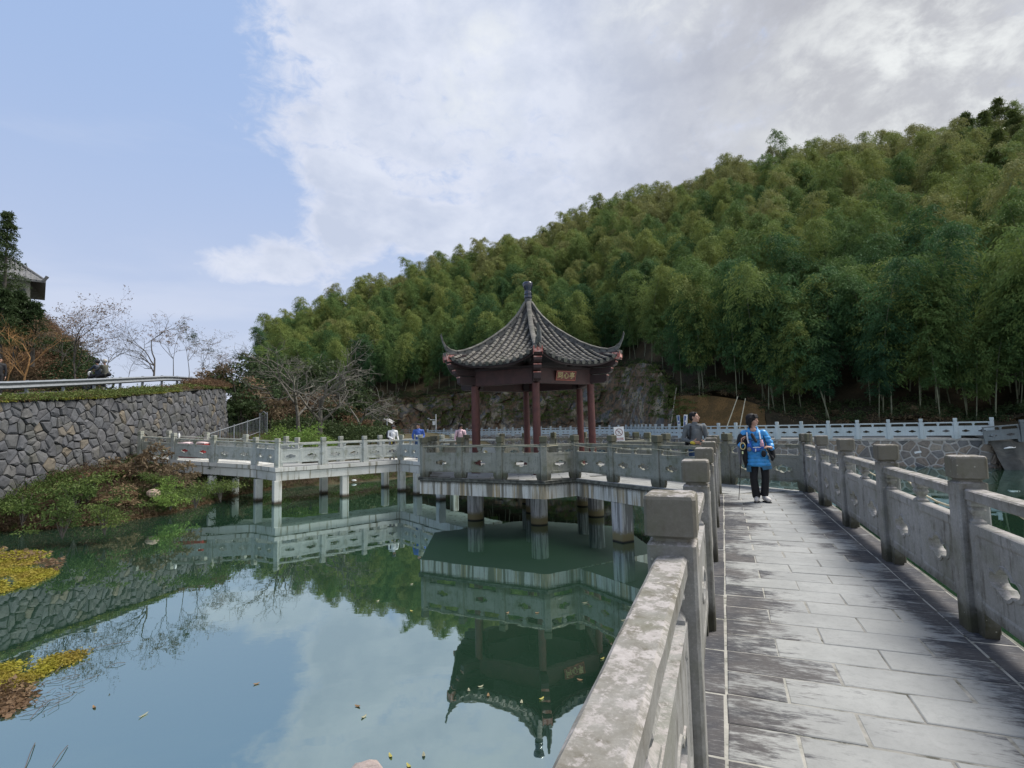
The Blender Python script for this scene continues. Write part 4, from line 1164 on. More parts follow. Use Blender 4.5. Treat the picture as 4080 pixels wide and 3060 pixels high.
# corner bracket arms: stacked, each projecting further, pale flaking ends
for k in range(6):
    d = hv_dir(k); s_ = Vector((-d.y, d.x)); rz = math.atan2(d.y, d.x)
    fr_ = empty('corner_bracket', (CP.x + d.x*2.6, CP.y + d.y*2.6, 3.2), pav)
    fr_.location = Vector(fr_.location) - world_loc(pav); WL[fr_.name] = Vector((CP.x + d.x*2.6, CP.y + d.y*2.6, 3.2))
    for (r0_, r1_, z0_, z1_, wd) in ((2.0, 2.86, 2.90, 3.17, .23), (2.0, 3.02, 3.205, 3.395, .24), (2.0, 3.18, 3.43, 3.60, .25), (1.8, 3.33, 3.635, 3.90, .27)):
        c_ = CP + d*(r0_ + r1_)/2
        mb = MB(); sl = .10
        pr = [(r0_, z0_), (r1_ - sl, z0_), (r1_, z0_ + .06), (r1_, z1_), (r0_, z1_ - .0)]
        vs = []
        for sg in (-1, 1):
            for r_, z_ in pr: p = CP + d*r_ + s_*(sg*wd/2); vs.append((p.x, p.y, z_))
        n_ = len(pr)
        mb.add(vs, [tuple(range(n_)), tuple(range(2*n_ - 1, n_ - 1, -1))] + [(i, n_ + i, n_ + (i+1) % n_, (i+1) % n_) for i in range(n_)])
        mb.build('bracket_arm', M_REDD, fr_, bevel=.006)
        if True:
            p = CP + d*(r1_ + .004)
            hh = (z1_ - z0_ - .07) if z0_ > 3.6 else .035
            MB().box((p.x, p.y, z1_ - hh/2 - .002), (.014, wd + .004, hh), rz).build('painted_end', M_PINK, fr_)
    for sg in (-1, 1):        # painted flank of the top arm
        p = CP + d*3.20 + s_*(sg*(.27/2 + .004)); MB().box((p.x, p.y, 3.755), (.25, .010, .22), rz).build('painted_end', M_PINK, fr_)
# roof surface
HIP = [(0.0, 5.95), (.17, 5.80), (.55, 5.22), (.98, 4.80), (1.47, 4.46), (1.95, 4.17), (2.34, 4.00), (2.66, 3.90), (2.91, 3.86), (3.13, 3.87), (3.28, 3.90), (3.42, 3.95)]
APO = math.cos(PI/6); RT = 3.38; AE = RT*APO - .02
zb_tab = [(0.0, 5.95), (.15, 5.80), (.48, 5.22), (.85, 4.79), (1.27, 4.42), (1.69, 4.09), (2.03, 3.86), (2.3, 3.70), (2.6, 3.55), (2.95, 3.41)]
def roof_z(a_, s_):
    m = a_*math.tan(PI/6); k = min(1.0, abs(s_)/m) if m > 1e-6 else 0
    zh = interp(a_/APO, HIP); zb2 = interp(a_, zb_tab); return lerp(zb2, zh, k**2.6)
def eave_a(s_): # the eave sweeps out at the corners
    m = AE*math.tan(PI/6); k = min(1, abs(s_)/m); return AE - .13 + .13*k**2
def roof_pt(k, a_, s_, dz=0.0):
    d = hv_dir(k, 30); t = Vector((-d.y, d.x)); p = CP + d*a_ + t*s_; return Vector((p.x, p.y, roof_z(a_, s_) + dz))
for k in range(6):
    na, ns = 20, 20; V = []; F = []
    for i in range(na + 1):
        for j in range(ns + 1):
            q = -1 + 2*j/ns; fa = .04 + .96*i/na
            s_e = q*AE*math.tan(PI/6); a_ = fa*eave_a(s_e); s_ = q*a_*math.tan(PI/6)*(AE/eave_a(s_e) if False else 1)
            V.append(roof_pt(k, a_, s_, 0.0))
    for i in range(na):
        for j in range(ns): a = i*(ns+1) + j; F.append((a, a + 1, a + ns + 2, a + ns + 1))
    n0 = len(V); V += [v - Vector((0, 0, .07)) for v in V]
    F += [tuple(n0 + i for i in f[::-1]) for f in F[:na*ns]]
    for j in range(ns): a = na*(ns+1) + j; F.append((a, a + 1, n0 + a + 1, n0 + a))
    MB().add(V, F).build('roof', M_TILED, pav, smooth=False)
    # soffit boards under the eave (dark red)
    V = []; F = []
    for i in range(7):
        for j in range(ns + 1):
            q = -1 + 2*j/ns; a_ = lerp(1.75, eave_a(q*AE*.577) - .06, i/6); s_ = q*(a_*.577 - .02); V.append(roof_pt(k, a_, s_, -.085))
    for i in range(6):
        for j in range(ns): a = i*(ns+1) + j; F.append((a, a + ns + 1, a + ns + 2, a + 1))
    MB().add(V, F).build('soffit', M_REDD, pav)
    V = []; F = []   # fascia board along the eave
    for j in range(ns + 1):
        q = -1 + 2*j/ns; s_ = q*(AE*.577 - .06); a_ = eave_a(s_) - .055
        V += [roof_pt(k, a_, s_, -.072), roof_pt(k, a_, s_, -.135), roof_pt(k, a_ - .03, s_, -.135), roof_pt(k, a_ - .03, s_, -.072)]
    for j in range(ns):
        a = 4*j
        for e in range(4): F.append((a + e, a + 4 + e, a + 4 + (e+1) % 4, a + (e+1) % 4))
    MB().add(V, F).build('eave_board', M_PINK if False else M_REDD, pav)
# barrel tiles
def tile_me():
    vs = []; n = 6
    for (x, r_, z) in ((0, .058, 0), (1.06, .068, .012)):
        for i in range(n + 1): a = PI*i/n; vs.append((x, r_*math.cos(a), r_*math.sin(a) + z))
    f = [(i, i + 1, n + 2 + i, n + 1 + i) for i in range(n)]
    f.append(tuple(range(n + 1, 2*n + 2)))
    return MB().add(vs, f).mesh('roof_tile', M_TILE)
TM = tile_me(); shade(TM, 50)
def disc_me():
    return MB().loft([[(.0, .070*math.cos(2*PI*i/10), .070*math.sin(2*PI*i/10)) for i in range(10)], [(.03, .070*math.cos(2*PI*i/10), .070*math.sin(2*PI*i/10)) for i in range(10)]]).mesh('eave_disc', M_TILE)
DM = disc_me()
tiles = []; discs = []
for k in range(6):
    n_rows = 14; half = AE*math.tan(PI/6) - .10
    for r_ in range(n_rows):
        s_ = -half + 2*half*r_/(n_rows - 1)
        a0 = max(.30, abs(s_)/math.tan(PI/6) + .11); a1 = eave_a(s_) + .02
        if a1 - a0 < .05: continue
        # walk up from the eave in tile lengths
        a_ = a1; first = True
        while a_ > a0 + .03:
            p = roof_pt(k, a_, s_, .02); b_ = max(a_ - .15, a0); q = roof_pt(k, b_, s_, .02)
            L_ = (q - p).length
            ln = .19
            b_ = max(a_ - ln*(a_ - b_)/max(L_, 1e-6), a0); q = roof_pt(k, b_, s_, .02)
            if (q - p).length < .04: break
            tiles.append((k, p, q)); 
            if first:
                discs.append((k, p, q)); first = False
            a_ = b_
def seg_matrix(p, q, ls=1.0, wob=0.0):
    x = (p - q); L = x.length; x.normalize(); y = Vector((-x.y, x.x, 0)).normalized(); z = x.cross(y)
    if wob: y = (y + x*RNG.uniform(-wob, wob)).normalized(); z = x.cross(y).normalized()
    M_ = Matrix((x*L*ls, y, z)).transposed().to_4x4(); M_.translation = q; return M_
vis = {5: 0, 0: 0, 4: 1, 1: 1, 3: 2, 2: 2}
tiles.sort(key=lambda t: (vis[t[0]], (t[1] - Vector((0, 0, 1.5))).length))
def in_view(t): return vis[t[0]] == 0
rows_v = [t for t in tiles if in_view(t)]; 
rnd = random.Random(4); own = set(id(t) for t in (rows_v if len(rows_v) <= 290 else sorted(rows_v, key=lambda t: (t[1] - Vector((0, 0, 1.5))).length)[:290]))
roof_tiles = empty('tiling', (CP.x, CP.y, 4), pav); roof_tiles.location = Vector((0, 0, 4)); WL[roof_tiles.name] = Vector((CP.x, CP.y, 4))
jv = MB()
base = [Vector(v.co) for v in TM.vertices]; bf = [tuple(p.vertices) for p in TM.polygons]
for t in tiles:
    M_ = seg_matrix(t[1], t[2], 1.0, .02); M_.translation += Vector((rnd.uniform(-.006, .006), rnd.uniform(-.006, .006), rnd.uniform(-.004, .006)))
    if id(t) in own: link('roof_tile', TM, roof_tiles, M_)
    else: jv.add([M_ @ v for v in base], bf)
jv.build('small_roof_tiles', M_TILE, roof_tiles)['kind'] = 'stuff'
jd = MB(); db = [Vector(v.co) for v in DM.vertices]; df = [tuple(p.vertices) for p in DM.polygons]
for t in discs:
    x = (t[1] - t[2]).normalized(); y = Vector((-x.y, x.x, 0)).normalized(); z = x.cross(y); M_ = Matrix((x, y, z)).transposed().to_4x4(); M_.translation = t[1] + x*.005 + Vector((0, 0, .0))
    if vis[t[0]] == 0: link('eave_disc', DM, pav, M_)
    else: jd.add([M_ @ v for v in db], df)
    # drip tile between the rows
jd.build('rear_eave_discs', M_TILE, pav)['kind'] = 'stuff'
jt = MB()     # pan tile courses in the troughs
for k in range(6):
    n_rows = 14; half = AE*math.tan(PI/6) - .10
    for r_ in range(n_rows - 1):
        s_ = -half + 2*half*(r_ + .5)/(n_rows - 1); a1 = eave_a(s_) + .035; a0 = max(.3, abs(s_)/math.tan(PI/6) + .12); a_ = a1
        while a_ > a0 + .02:
            b_ = a_ - .085; p0_, p1_ = roof_pt(k, a_, s_ - .075, .022), roof_pt(k, a_, s_ + .075, .022); q0_, q1_ = roof_pt(k, b_, s_ - .075, .006), roof_pt(k, b_, s_ + .075, .006)
            mid = roof_pt(k, a_, s_, .004); mq = roof_pt(k, b_, s_, -.008)
            jt.add([p0_, mid, p1_, q1_, mq, q0_], [(0, 1, 4, 5), (1, 2, 3, 4)]); a_ = b_
jt.build('pan_tiles', M_TILED, roof_tiles)['kind'] = 'stuff'
# hip ridges: raised bands with a tile cap, ending in a rising horn
HT = [(0.17, 5.98), (0.36, 5.68), (0.55, 5.44), (0.98, 5.02), (1.47, 4.68), (1.95, 4.38), (2.34, 4.2), (2.66, 4.09), (2.91, 4.04), (3.13, 4.08), (3.28, 4.18), (3.39, 4.33), (3.44, 4.50), (3.455, 4.56)]
for k in range(6):
    d = hv_dir(k); s_ = Vector((-d.y, d.x)); rr = empty('hip_ridge', (0, 0, 0), pav); rr.location = Vector((0, 0, 4.5)); WL[rr.name] = Vector((CP.x, CP.y, 4.5))
    body = []
    tt = [(r_, z_) for r_, z_ in HT]
    rings = []
    for i, (r_, z_) in enumerate(tt):
        wd = .065 if r_ < 3.0 else (.055 if r_ < 3.2 else (.04 if r_ < 3.35 else .022))
        if r_ <= 3.16: zl = interp(r_, HIP) - .01; dr = 0
        else: zl = z_ - (.13 if r_ < 3.3 else .05); 
        p = CP + d*r_; p2 = CP + d*(r_ if r_ <= 3.16 else r_ + .03)
        rings.append([(p2.x - s_.x*wd, p2.y - s_.y*wd, zl), (p2.x + s_.x*wd, p2.y + s_.y*wd, zl), (p.x + s_.x*wd, p.y + s_.y*wd, z_ - .045), (p.x - s_.x*wd, p.y - s_.y*wd, z_ - .045)])
    MB().loft(rings).build('ridge_body', M_RIDGE, rr)
    # cap: rounded tiles laid in a line
    for i in range(len(tt) - 1):
        r0_, z0_ = tt[i]; r1_, z1_ = tt[i+1]; n = max(1, round(math.hypot(r1_ - r0_, z1_ - z0_)/.17))
        for j in range(n):
            ra, za = lerp(r0_, r1_, j/n), lerp(z0_, z1_, j/n); rb_, zb2 = lerp(r0_, r1_, (j+1)/n), lerp(z0_, z1_, (j+1)/n)
            wd = .085 if rb_ < 3.1 else (.065 if rb_ < 3.3 else .035)
            ring = []
            for (r_, z_, g) in ((ra, za, .97), (rb_, zb2, 1.04)):
                p = CP + d*r_; ring.append([(p.x + s_.x*wd*g*c, p.y + s_.y*wd*g*c, z_ - .048 + h_*g) for c, h_ in ((-1, 0), (-.9, .028), (-.5, .046), (0, .052), (.5, .046), (.9, .028), (1, 0))])
            MB().loft(ring).build('ridge_tile', M_TILE, rr)
    for i in range(10):       # round pierced bosses along the flanks
        r_ = .55 + i*.26; zt_ = interp(r_, HT); zl = interp(r_, HIP); zc_ = (zt_ - .05)*.5 + zl*.5 + .03
        for sg in (-1, 1):
            p = CP + d*r_ + s_*(sg*.066); MB().box((p.x, p.y, zc_), (.05, .012, .045), math.atan2(d.y, d.x)).build('pierced_boss', M_BLACK, rr)
# one broken vertical ridge piece at the front (short dark post above the front bracket)
fd = hv_dir(0); p = CP + fd*3.30
MB().tube([(p.x + .07, p.y, 4.02), (p.x + .065, p.y, 4.30), (p.x + .05, p.y, 4.50)], [.055, .048, .03], 8).build('horn_stub', M_RIDGE, pav)
# finial
fin = MB().lathe([(5.80, .15), (5.95, .13), (6.03, .122), (6.10, .125)], 28, (CP.x, CP.y, 0)); fin.build('finial_neck', M_RIDGE, pav, smooth=True)
f2 = MB().lathe([(6.10, .125), (6.12, .142), (6.17, .145), (6.20, .130), (6.23, .122), (6.25, .138), (6.31, .138), (6.335, .120), (6.36, .112), (6.42, .130), (6.52, .165), (6.61, .186), (6.67, .180), (6.705, .15), (6.72, .09), (6.723, .02)], 36, (CP.x, CP.y, 0)).build('finial', M_GLAZE, pav, smooth=True)
# name board
nd = hv_dir(0, 30); nt_ = Vector((-nd.y, nd.x)); pc = CP + nd*(RC*APO + .13); pq = pc + nt_*(-.0)
tilt = math.radians(14)
bx = Vector((nt_.x, nt_.y, 0)); up = Vector((nd.x*math.sin(tilt), nd.y*math.sin(tilt), math.cos(tilt))); nn = bx.cross(up)
if nn.dot(Vector((nd.x, nd.y, 0))) < 0: nn = -nn
bc = Vector((pq.x, pq.y, 3.115)) - bx*0.02
B3 = Matrix((bx, up, nn)).transposed()
plq = empty('name_board', bc, pav); plq.location = bc - world_loc(pav); WL[plq.name] = bc
MB().box(bc, (.78, .31, .03), M=B3).build('board', M_PLAQ, plq)
for (cx_, cy_, sx_, sy_) in ((0, .145, .80, .03), (0, -.145, .80, .03), (-.385, 0, .03, .26), (.385, 0, .03, .26)):
    MB().box(bc + bx*cx_ + up*cy_ + nn*.018, (sx_, sy_, .022), M=B3).build('frame', M_PLAQF, plq, bevel=.003)
def text_mesh(body, size, extrude, mat, name='lettering'):
    c = bpy.data.curves.new(name, 'FONT'); c.body = body; c.size = size; c.extrude = extrude; c.align_x = 'CENTER'; c.align_y = 'CENTER'; c.resolution_u = 3
    c.offset = size*0.012
    o = bpy.data.objects.new(name, c); COL.objects.link(o)
    dg = bpy.context.evaluated_depsgraph_get(); me = bpy.data.meshes.new_from_object(o.evaluated_get(dg))
    bpy.data.objects.remove(o); me.materials.clear(); me.materials.append(mat); return me
for ch, off in (('同', -.24), ('心', 0.0), ('亭', .24)):
    me = text_mesh(ch, .225, .006, M_GOLD, 'character')
    M_ = B3.to_4x4(); M_.translation = bc + bx*off + up*(-.004) + nn*.022
    o = link('character', me, plq, M_)
# ------------------------------------------------------------ vegetation
def clumps(pos, rad, per, leaf, up=0.75, flat=0.75, droop=0.25, aspect=0.45):
    """leaf-sized quads spread through rounded clumps. pos (K,3), rad (K,)"""
    pos = np.asarray(pos, float); K = len(pos); rad = np.broadcast_to(rad, (K,))
    P_ = np.repeat(pos, per, 0); R_ = np.repeat(rad, per)
    d = RNG.normal(size=(K*per, 3)); d /= np.linalg.norm(d, axis=1, keepdims=True); d[:, 2] = np.abs(d[:, 2])*up + d[:, 2]*(1 - up)
    rr = R_*(RNG.uniform(0.25, 1.0, K*per)**0.6)*(1 + .25*RNG.normal(size=K*per))
    c = P_ + d*rr[:, None]*np.array([1, 1, flat])
    dd = d*0.8 + RNG.normal(size=d.shape)*0.7
    L = leaf*RNG.uniform(.6, 1.4, K*per)
    return leaf_quads(c, dd, L, L*aspect, droop)
def blades(pos, per, L, Wd):
    pos = np.asarray(pos, float); c = np.repeat(pos, per, 0) + RNG.normal(size=(len(pos)*per, 3))*np.array([.16, .16, .03])
    d = RNG.normal(size=c.shape)*.45; d[:, 2] = 1.0
    return leaf_quads(c, d, L*RNG.uniform(.5, 1.4, len(c)), Wd, .22)
def grid_sampler(G, i0=0.0, i1=1.0, j0=0.0, j1=1.0):
    r, n, _ = G.shape
    def f(K):
        a = RNG.uniform(i0*(r-1), i1*(r-1) - 1e-3, K); b = RNG.uniform(j0*(n-1), j1*(n-1) - 1e-3, K)
        i = a.astype(int); j = b.astype(int); fa = (a - i)[:, None]; fb = (b - j)[:, None]
        return (G[i, j]*(1-fa)*(1-fb) + G[i+1, j]*fa*(1-fb) + G[i, j+1]*(1-fa)*fb + G[i+1, j+1]*fa*fb)
    return f
def stuff_obj(name, V, mat):
    o = bpy.data.objects.new(name, quads_mesh(name, V, mat)); COL.objects.link(o); o['kind'] = 'stuff'; return o
def keep_noise(P_, s, lo, seed=0.0):
    k = np.array([mnoise.noise(Vector((p[0]*s + seed, p[1]*s, seed))) for p in P_]); return P_[k > lo]
# undergrowth on the lake bank
nJ = BANKG.shape[1]
bs_ = grid_sampler(BANKG, .20, .80, .10, .80)
P_ = bs_(1500); g = keep_noise(P_, .55, -.02, 2.0); b_ = P_
P2 = bs_(1600); br2 = keep_noise(P2, .55, -.22, 9.0)
def lift(P_, k): Q = P_.copy(); Q[:, 2] += k; return Q
stuff_obj('green_undergrowth', clumps(lift(g, .12), RNG.uniform(.18, .50, len(g)), 85, .075), M_GREEN)
stuff_obj('dry_undergrowth', np.concatenate([clumps(lift(br2, .12), RNG.uniform(.2, .5, len(br2)), 60, .10, aspect=.22), blades(br2, 16, .38, .014), clumps(lift(bs_(700), .02), .22, 26, .12, aspect=.25)]), M_REDBR)
gb = bs_(900)
stuff_obj('grass_blades', blades(gb, 22, .30, .012), M_GREEN)
wsh = grid_sampler(BANKG, .14, .28, .12, .62)(420)
stuff_obj('waterside_grass', clumps(lift(wsh, .0), RNG.uniform(.12, .30, len(wsh)), 40, .13, aspect=.2), M_BROWN)
# verge on top of the wall
vg = np.array([(lerp(wi(y)[0] + .12, gi(y)[0] + .1, t), y, lerp(wi(y)[1] + .0, gi(y)[1] - .70, t)) for y, t in zip(RNG.uniform(12, 39, 1300), RNG.uniform(0, .9, 1300))])
vm = keep_noise(vg, .35, .02, 4.0); vgr = keep_noise(vg, .35, -.25, 7.0)
vm = vm[vm[:, 1] < 30]
stuff_obj('yellow_groundcover', clumps(vm, .17, 40, .06, flat=.4), M_MOSS)
stuff_obj('verge_grass', np.concatenate([clumps(lift(vgr, .06), RNG.uniform(.12, .34, len(vgr)), 40, .09)]), M_GREEN)
dv = vg[(vg[:, 1] > 16)][:240]
far_dv = np.array([(lerp(wi(y)[0] + .1, gi(y)[0] + .3, t), y, lerp(wi(y)[1], gi(y)[1] - .6, t) + .15) for y, t in zip(RNG.uniform(33.0, 39.2, 230), RNG.uniform(0, 1, 260))])
stuff_obj('dry_verge_brush', np.concatenate([clumps(lift(dv, .06), .20, 30, .11, aspect=.22), clumps(far_dv, RNG.uniform(.25, .6, len(far_dv)), 70, .13, aspect=.3)]), M_BROWN)
# mound behind the road
ms = grid_sampler(MG, 0.0, .98, .45, .995); P_ = ms(1500)
gm = keep_noise(P_, .22, .12, 1.0); bm = keep_noise(P_, .22, -.35, 5.0)
stuff_obj('mound_brush', clumps(lift(bm, .1), RNG.uniform(.4, .9, len(bm)), 75, .16, aspect=.3), M_BROWN)
stuff_obj('mound_greenery', clumps(lift(gm, .2), RNG.uniform(.4, 1.0, len(gm)), 80, .17), M_DARKG)

# shrubs that can be told apart
def shrub_mesh(seed, mat, n=16, per=70, leaf=.09, w_=1.0, h=1.0):
    rs = np.random.default_rng(seed)
    c = rs.normal(size=(n, 3))*np.array([.32*w_, .32*w_, .22]) + np.array([0, 0, h*.42]); c[:, 2] = np.clip(c[:, 2], .12, h)
    return quads_mesh('foliage', clumps(c, rs.uniform(.16, .34, n), per, leaf), mat)
def stems_mesh(seed, h=.8, n=7, mat=None):
    rs = random.Random(seed); mb = MB()
    for i in range(n):
        a = rs.uniform(0, 2*PI); r = rs.uniform(.1, .35); mb.tube([(0, 0, -.1), (r*.5*math.cos(a), r*.5*math.sin(a), h*.45), (r*math.cos(a), r*math.sin(a), h*rs.uniform(.7, 1))], [.014, .010, .004], 4, cap=False)
    return mb.mesh('stem', mat or M_BARK)
def shrub(name, loc, sc, fm, sm, label, group=None, cat='shrub', rz=None):
    r = empty(name, loc); tag(r, label, cat, group); r.rotation_euler.z = random.uniform(0, 6.28) if rz is None else rz
    r.scale = sc if hasattr(sc, '__len__') else (sc,)*3
    for nm, m in (('foliage', fm), ('stem', sm)):
        o = bpy.data.objects.new(nm, m); COL.objects.link(o); o.parent = r
    return r
SG = [shrub_mesh(k, M_GREEN, leaf=.085) for k in (1, 2, 3)]; SB = [shrub_mesh(k, M_BRIGHT, n=30, per=80, leaf=.07, h=1.1) for k in (4, 5)]
SD = [shrub_mesh(k, M_DARKG, leaf=.11, n=20) for k in (6, 7)]; SR = [shrub_mesh(k, M_REDBR, leaf=.12, n=18) for k in (8, 9)]; SW = [shrub_mesh(k, M_BROWN, leaf=.12, n=18) for k in (10, 11)]
STM = stems_mesh(1)
for px, py, sc, lst, lab in ((250, 2085, .9, SG, 'low dark green shrub at the waterline in front of the stone wall, furthest left'), (420, 2075, .85, SG, 'round dark green shrub overhanging the water on the left bank'),
                             (350, 1950, 1.1, SG, 'leafy green shrub halfway up the left bank'), (620, 1925, .8, SG, 'light green broad-leaved shrub beside the pale boulder on the bank'),
                             (780, 1975, .8, SG, 'green shrub trailing towards the water under the bridge end'), (700, 1910, 1.0, SR, 'reddish brown fern clump below the bridge deck'),
                             (560, 1870, 1.1, SR, 'tall dry reddish shrub against the first bridge post'), (150, 1990, 1.1, SR, 'dry brown shrub near the foot of the wall at the left edge'),
                             (480, 2000, .9, SW, 'straw coloured dry shrub low on the left bank'), (520, 1835, .9, SG, 'bright green shrub at the foot of the bridge by the wall'),
                             (880, 1960, .7, SG, 'small green shrub in the shade beneath the bridge')):
    z = -0.9 if py > 1980 else (-.35 if py > 1900 else 0.1)
    p = on_z(px, py, z); shrub('shrub', (p.x, p.y, z - .35*sc), sc*1.15, random.choice(lst), STM, lab)
mb = MB().ball((0, 0, 0), (.26, .2, .16), 7, 5); mb.v = [(x*(1 + .2*nz(x*4, y*4, z*4)), y*(1 + .2*nz(x*5, y*3, z)), z) for x, y, z in mb.v]
p = on_z(612, 1965, -.65); o = mb.build('boulder', plain('pale_boulder', (0.34, 0.25, 0.19), 0.9, var=.3)); o.location = p; tag(o, 'pale pinkish boulder lying among the shrubs on the left bank', 'boulder')
for x_, y_, z_, sc_, lab_ in ((-13.3, 24.9, -.9, 1.0, 'dark shrub added to darken the space under the bridge, next to the bank'), (-14.6, 26.4, -.6, 1.3, 'dark shrub added for shade behind the bridge piers at the left end'), (-12.9, 27.2, -.9, 1.2, 'dark shrub added for shade on the shore seen between the bridge piers'), (-15.8, 27.5, -.2, 1.5, 'large dark shrub added for shade at the foot of the wall beyond the bridge')):  # dark shrubs added to darken the space under and behind the bridge
    shrub('shrub', (x_, y_, z_), sc_, SD[0], STM, lab_)
for px, py, z_, sc_, lst_, lab_ in ((600, 1880, -.2, 1.25, SG, 'tall yellow-green shrub leaning on the bridge deck end'), (300, 1990, -.6, 1.2, SG, 'wide leafy shrub on the bank below the middle of the wall'), (90, 2040, -.9, 1.2, SG, 'leafy shrub at the left edge of the picture by the water'), (680, 1985, -.9, 1.0, SB, 'light green spreading shrub near the water left of the bridge piers'), (430, 1930, -.4, 1.2, SW, 'straw coloured brush on the slope under the wall')):
    p = on_z(px, py, z_); shrub('shrub', (p.x, p.y, z_ - .35), sc_, lst_[0], STM, lab_)
# bright green bushes behind the bridge
for k, (px, py, Y, sc) in enumerate(((1110, 1735, 33, 1.6), (1180, 1720, 34, 2.0), (1240, 1735, 32.5, 1.8), (1300, 1750, 32, 1.3), (1060, 1760, 33, 1.1), (1350, 1765, 32, .9))):
    p = at_y(px, py, Y)
    shrub('shrub', (p.x, p.y, p.z - sc*.75), sc, SB[k % 2], STM, ('fourth', 'second from the left', 'third', 'leaning over the far rail', 'leftmost', 'rightmost')[k] and ('tallest bright yellow-green shrub behind the bridge, left half' , 'bright yellow-green shrub in the middle behind the bridge', 'bright yellow-green shrub right of the middle behind the bridge', 'bright green shrub at the right end behind the bridge rail', 'low bright green shrub leftmost behind the bridge', 'smallest bright green shrub, rightmost behind the bridge')[k], 'bright shrubs behind the bridge')
# dense dark mass between wall end and hill
def far_p(px, py, Y): return at_y(px, py, Y)
for k, (px, py, Y, sc, lst) in enumerate(((960, 1650, 40, 2.2, SD), (1010, 1610, 44, 2.6, SD), (985, 1560, 44, 2.0, SW), (1060, 1640, 42, 2.0, SR), (1090, 1590, 50, 2.6, SD), (1150, 1640, 46, 2.2, SR),
                                          (1210, 1590, 52, 2.6, SD), (1290, 1620, 50, 2.2, SW), (1340, 1660, 48, 2.0, SD), (1400, 1690, 48, 1.8, SW), (1460, 1700, 52, 1.6, SD), (930, 1540, 41, 1.8, SD), (880, 1500, 41, 1.6, SW), (1120, 1520, 56, 3.0, SD), (1030, 1480, 60, 3.2, SD), (1230, 1500, 62, 3.4, SD), (1330, 1540, 66, 3.2, SD), (1420, 1600, 70, 3.0, SD))):
    p = far_p(px, py, Y); shrub('shrub', (p.x, p.y, p.z - sc*.5), sc*1.25, lst[k % 2], STM, 'dark green bush in the thicket between the stone wall and the wooded hill' if lst is SD else ('reddish brown bush in the thicket between the stone wall and the wooded hill' if lst is SR else 'straw brown bush in the thicket between the stone wall and the wooded hill'), 'thicket between wall and hill, ' + ('green' if lst is SD else ('reddish' if lst is SR else 'straw')))
# thicket ground fill
tp = []
for i in range(1500):
    px = random.uniform(900, 1560); Y = random.uniform(40, 92); x = ug(px)*Y; top = interp(px, [(880, 4.4), (1000, 3.0), (1200, 2.4), (1560, 1.2)]); tp.append((x, Y, random.uniform(.3, 1)*top))
stuff_obj('thicket_undergrowth', clumps(tp, RNG.uniform(.5, 1.1, len(tp)), 60, .22), M_DARKG)

# ------------------------------------------------------------ bare trees
def bare_tree(seed, h, spread=.5, trunk=.06, depth=5, lean=0.0, twig=.004, droop=0.0, leaves=0, leafmat_=None, mat=None, first=.30, forks=(2, 3), fork_ang=(.25, .75)):
    rs = random.Random(seed); mb = MB(); tips = []
    def grow(p, d, L, r, k):
        n = 3; pts = [p]; rad = [r]; q = p; dd = d.copy()
        for i in range(n):
            dd = (dd + Vector((rs.uniform(-.16, .16), rs.uniform(-.16, .16), rs.uniform(-.05, .12) - droop*(k > 1)))).normalized(); q = q + dd*L/n
            pts.append(q); rad.append(lerp(r, r*.66, (i+1)/n))
        mb.tube(pts, rad, 6 if k < 2 else (4 if k < 4 else 3), cap=False)
        if k >= depth: tips.append((q, dd)); return
        m = rs.choice(forks) + (1 if k == 0 else 0)
        for j in range(m):
            a = rs.uniform(0, 2*PI); t = rs.uniform(*fork_ang)*(1 + spread)
            e = dd.orthogonal().normalized(); e = Matrix.Rotation(a, 3, dd) @ e
            nd_ = (dd*math.cos(t) + e*math.sin(t)).normalized(); nd_.z = nd_.z*.8 + .12; nd_.normalize()
            start = pts[-1] if j == 0 else pts[rs.choice((1, 2, 3))]
            grow(start, nd_, L*rs.uniform(.62, .86), max(r*.6, twig), k + 1)
        if k >= 2: tips.append((q, dd))
    grow(Vector((0, 0, -.3)), Vector((lean, 0, 1)).normalized(), h*first + .3, trunk, 0)
    me = mb.mesh('branches', mat or M_BARK)
    lm = None
    if leaves:
        c = []
        for q, dd in tips: c.append(tuple(q))
        c = np.array(c); lm = quads_mesh('leaves', clumps(c, .16, leaves, .10, aspect=.4), leafmat_)
    return me, lm
def tree_thing(name, loc, me, lm, sc, rz, label, group=None, cat='bare tree'):
    r = empty(name, loc); tag(r, label, cat, group); r.rotation_euler.z = rz; r.scale = (sc,)*3
    for nm, m in (('trunk', me), ('leaves', lm)):
        if m is not None: o = bpy.data.objects.new(nm, m); COL.objects.link(o); o.parent = r
    return r
def tree_at(px, ytop, ybase, Y, seed, label, rz=0, **kw):
    b = at_y(px, ybase, Y); t = at_y(px, ytop, Y); H_ = t.z - b.z
    me, lm = bare_tree(seed, 1.0*5, **kw); zs = max(v.co.z for v in me.vertices)
    return tree_thing('bare_tree', (b.x, b.y, b.z), me, lm, H_/zs, rz, label)
tree_at(300, 1135, 1510, 33, 21, 'fine-twigged bare tree on the left skyline, nearest to the brown mound', trunk=.05, depth=6, leaves=3, leafmat_=M_BROWN, spread=.6)
tree_at(235, 1160, 1500, 35, 22, 'pale feathery tree half hidden behind the brown mound', trunk=.04, depth=6, leaves=4, leafmat_=M_BROWN, spread=.3)
tree_at(418, 1265, 1510, 32, 23, 'thin bare tree just right of the motorcycle riders', trunk=.05, depth=5, spread=.4)
tree_at(510, 1380, 1508, 34, 24, 'small faint bare sapling on the skyline', trunk=.03, depth=5)
tree_at(612, 1225, 1505, 31.5, 25, 'dark bare tree with a spreading crown, tallest on the left skyline', trunk=.085, depth=6, spread=.5, first=.34)
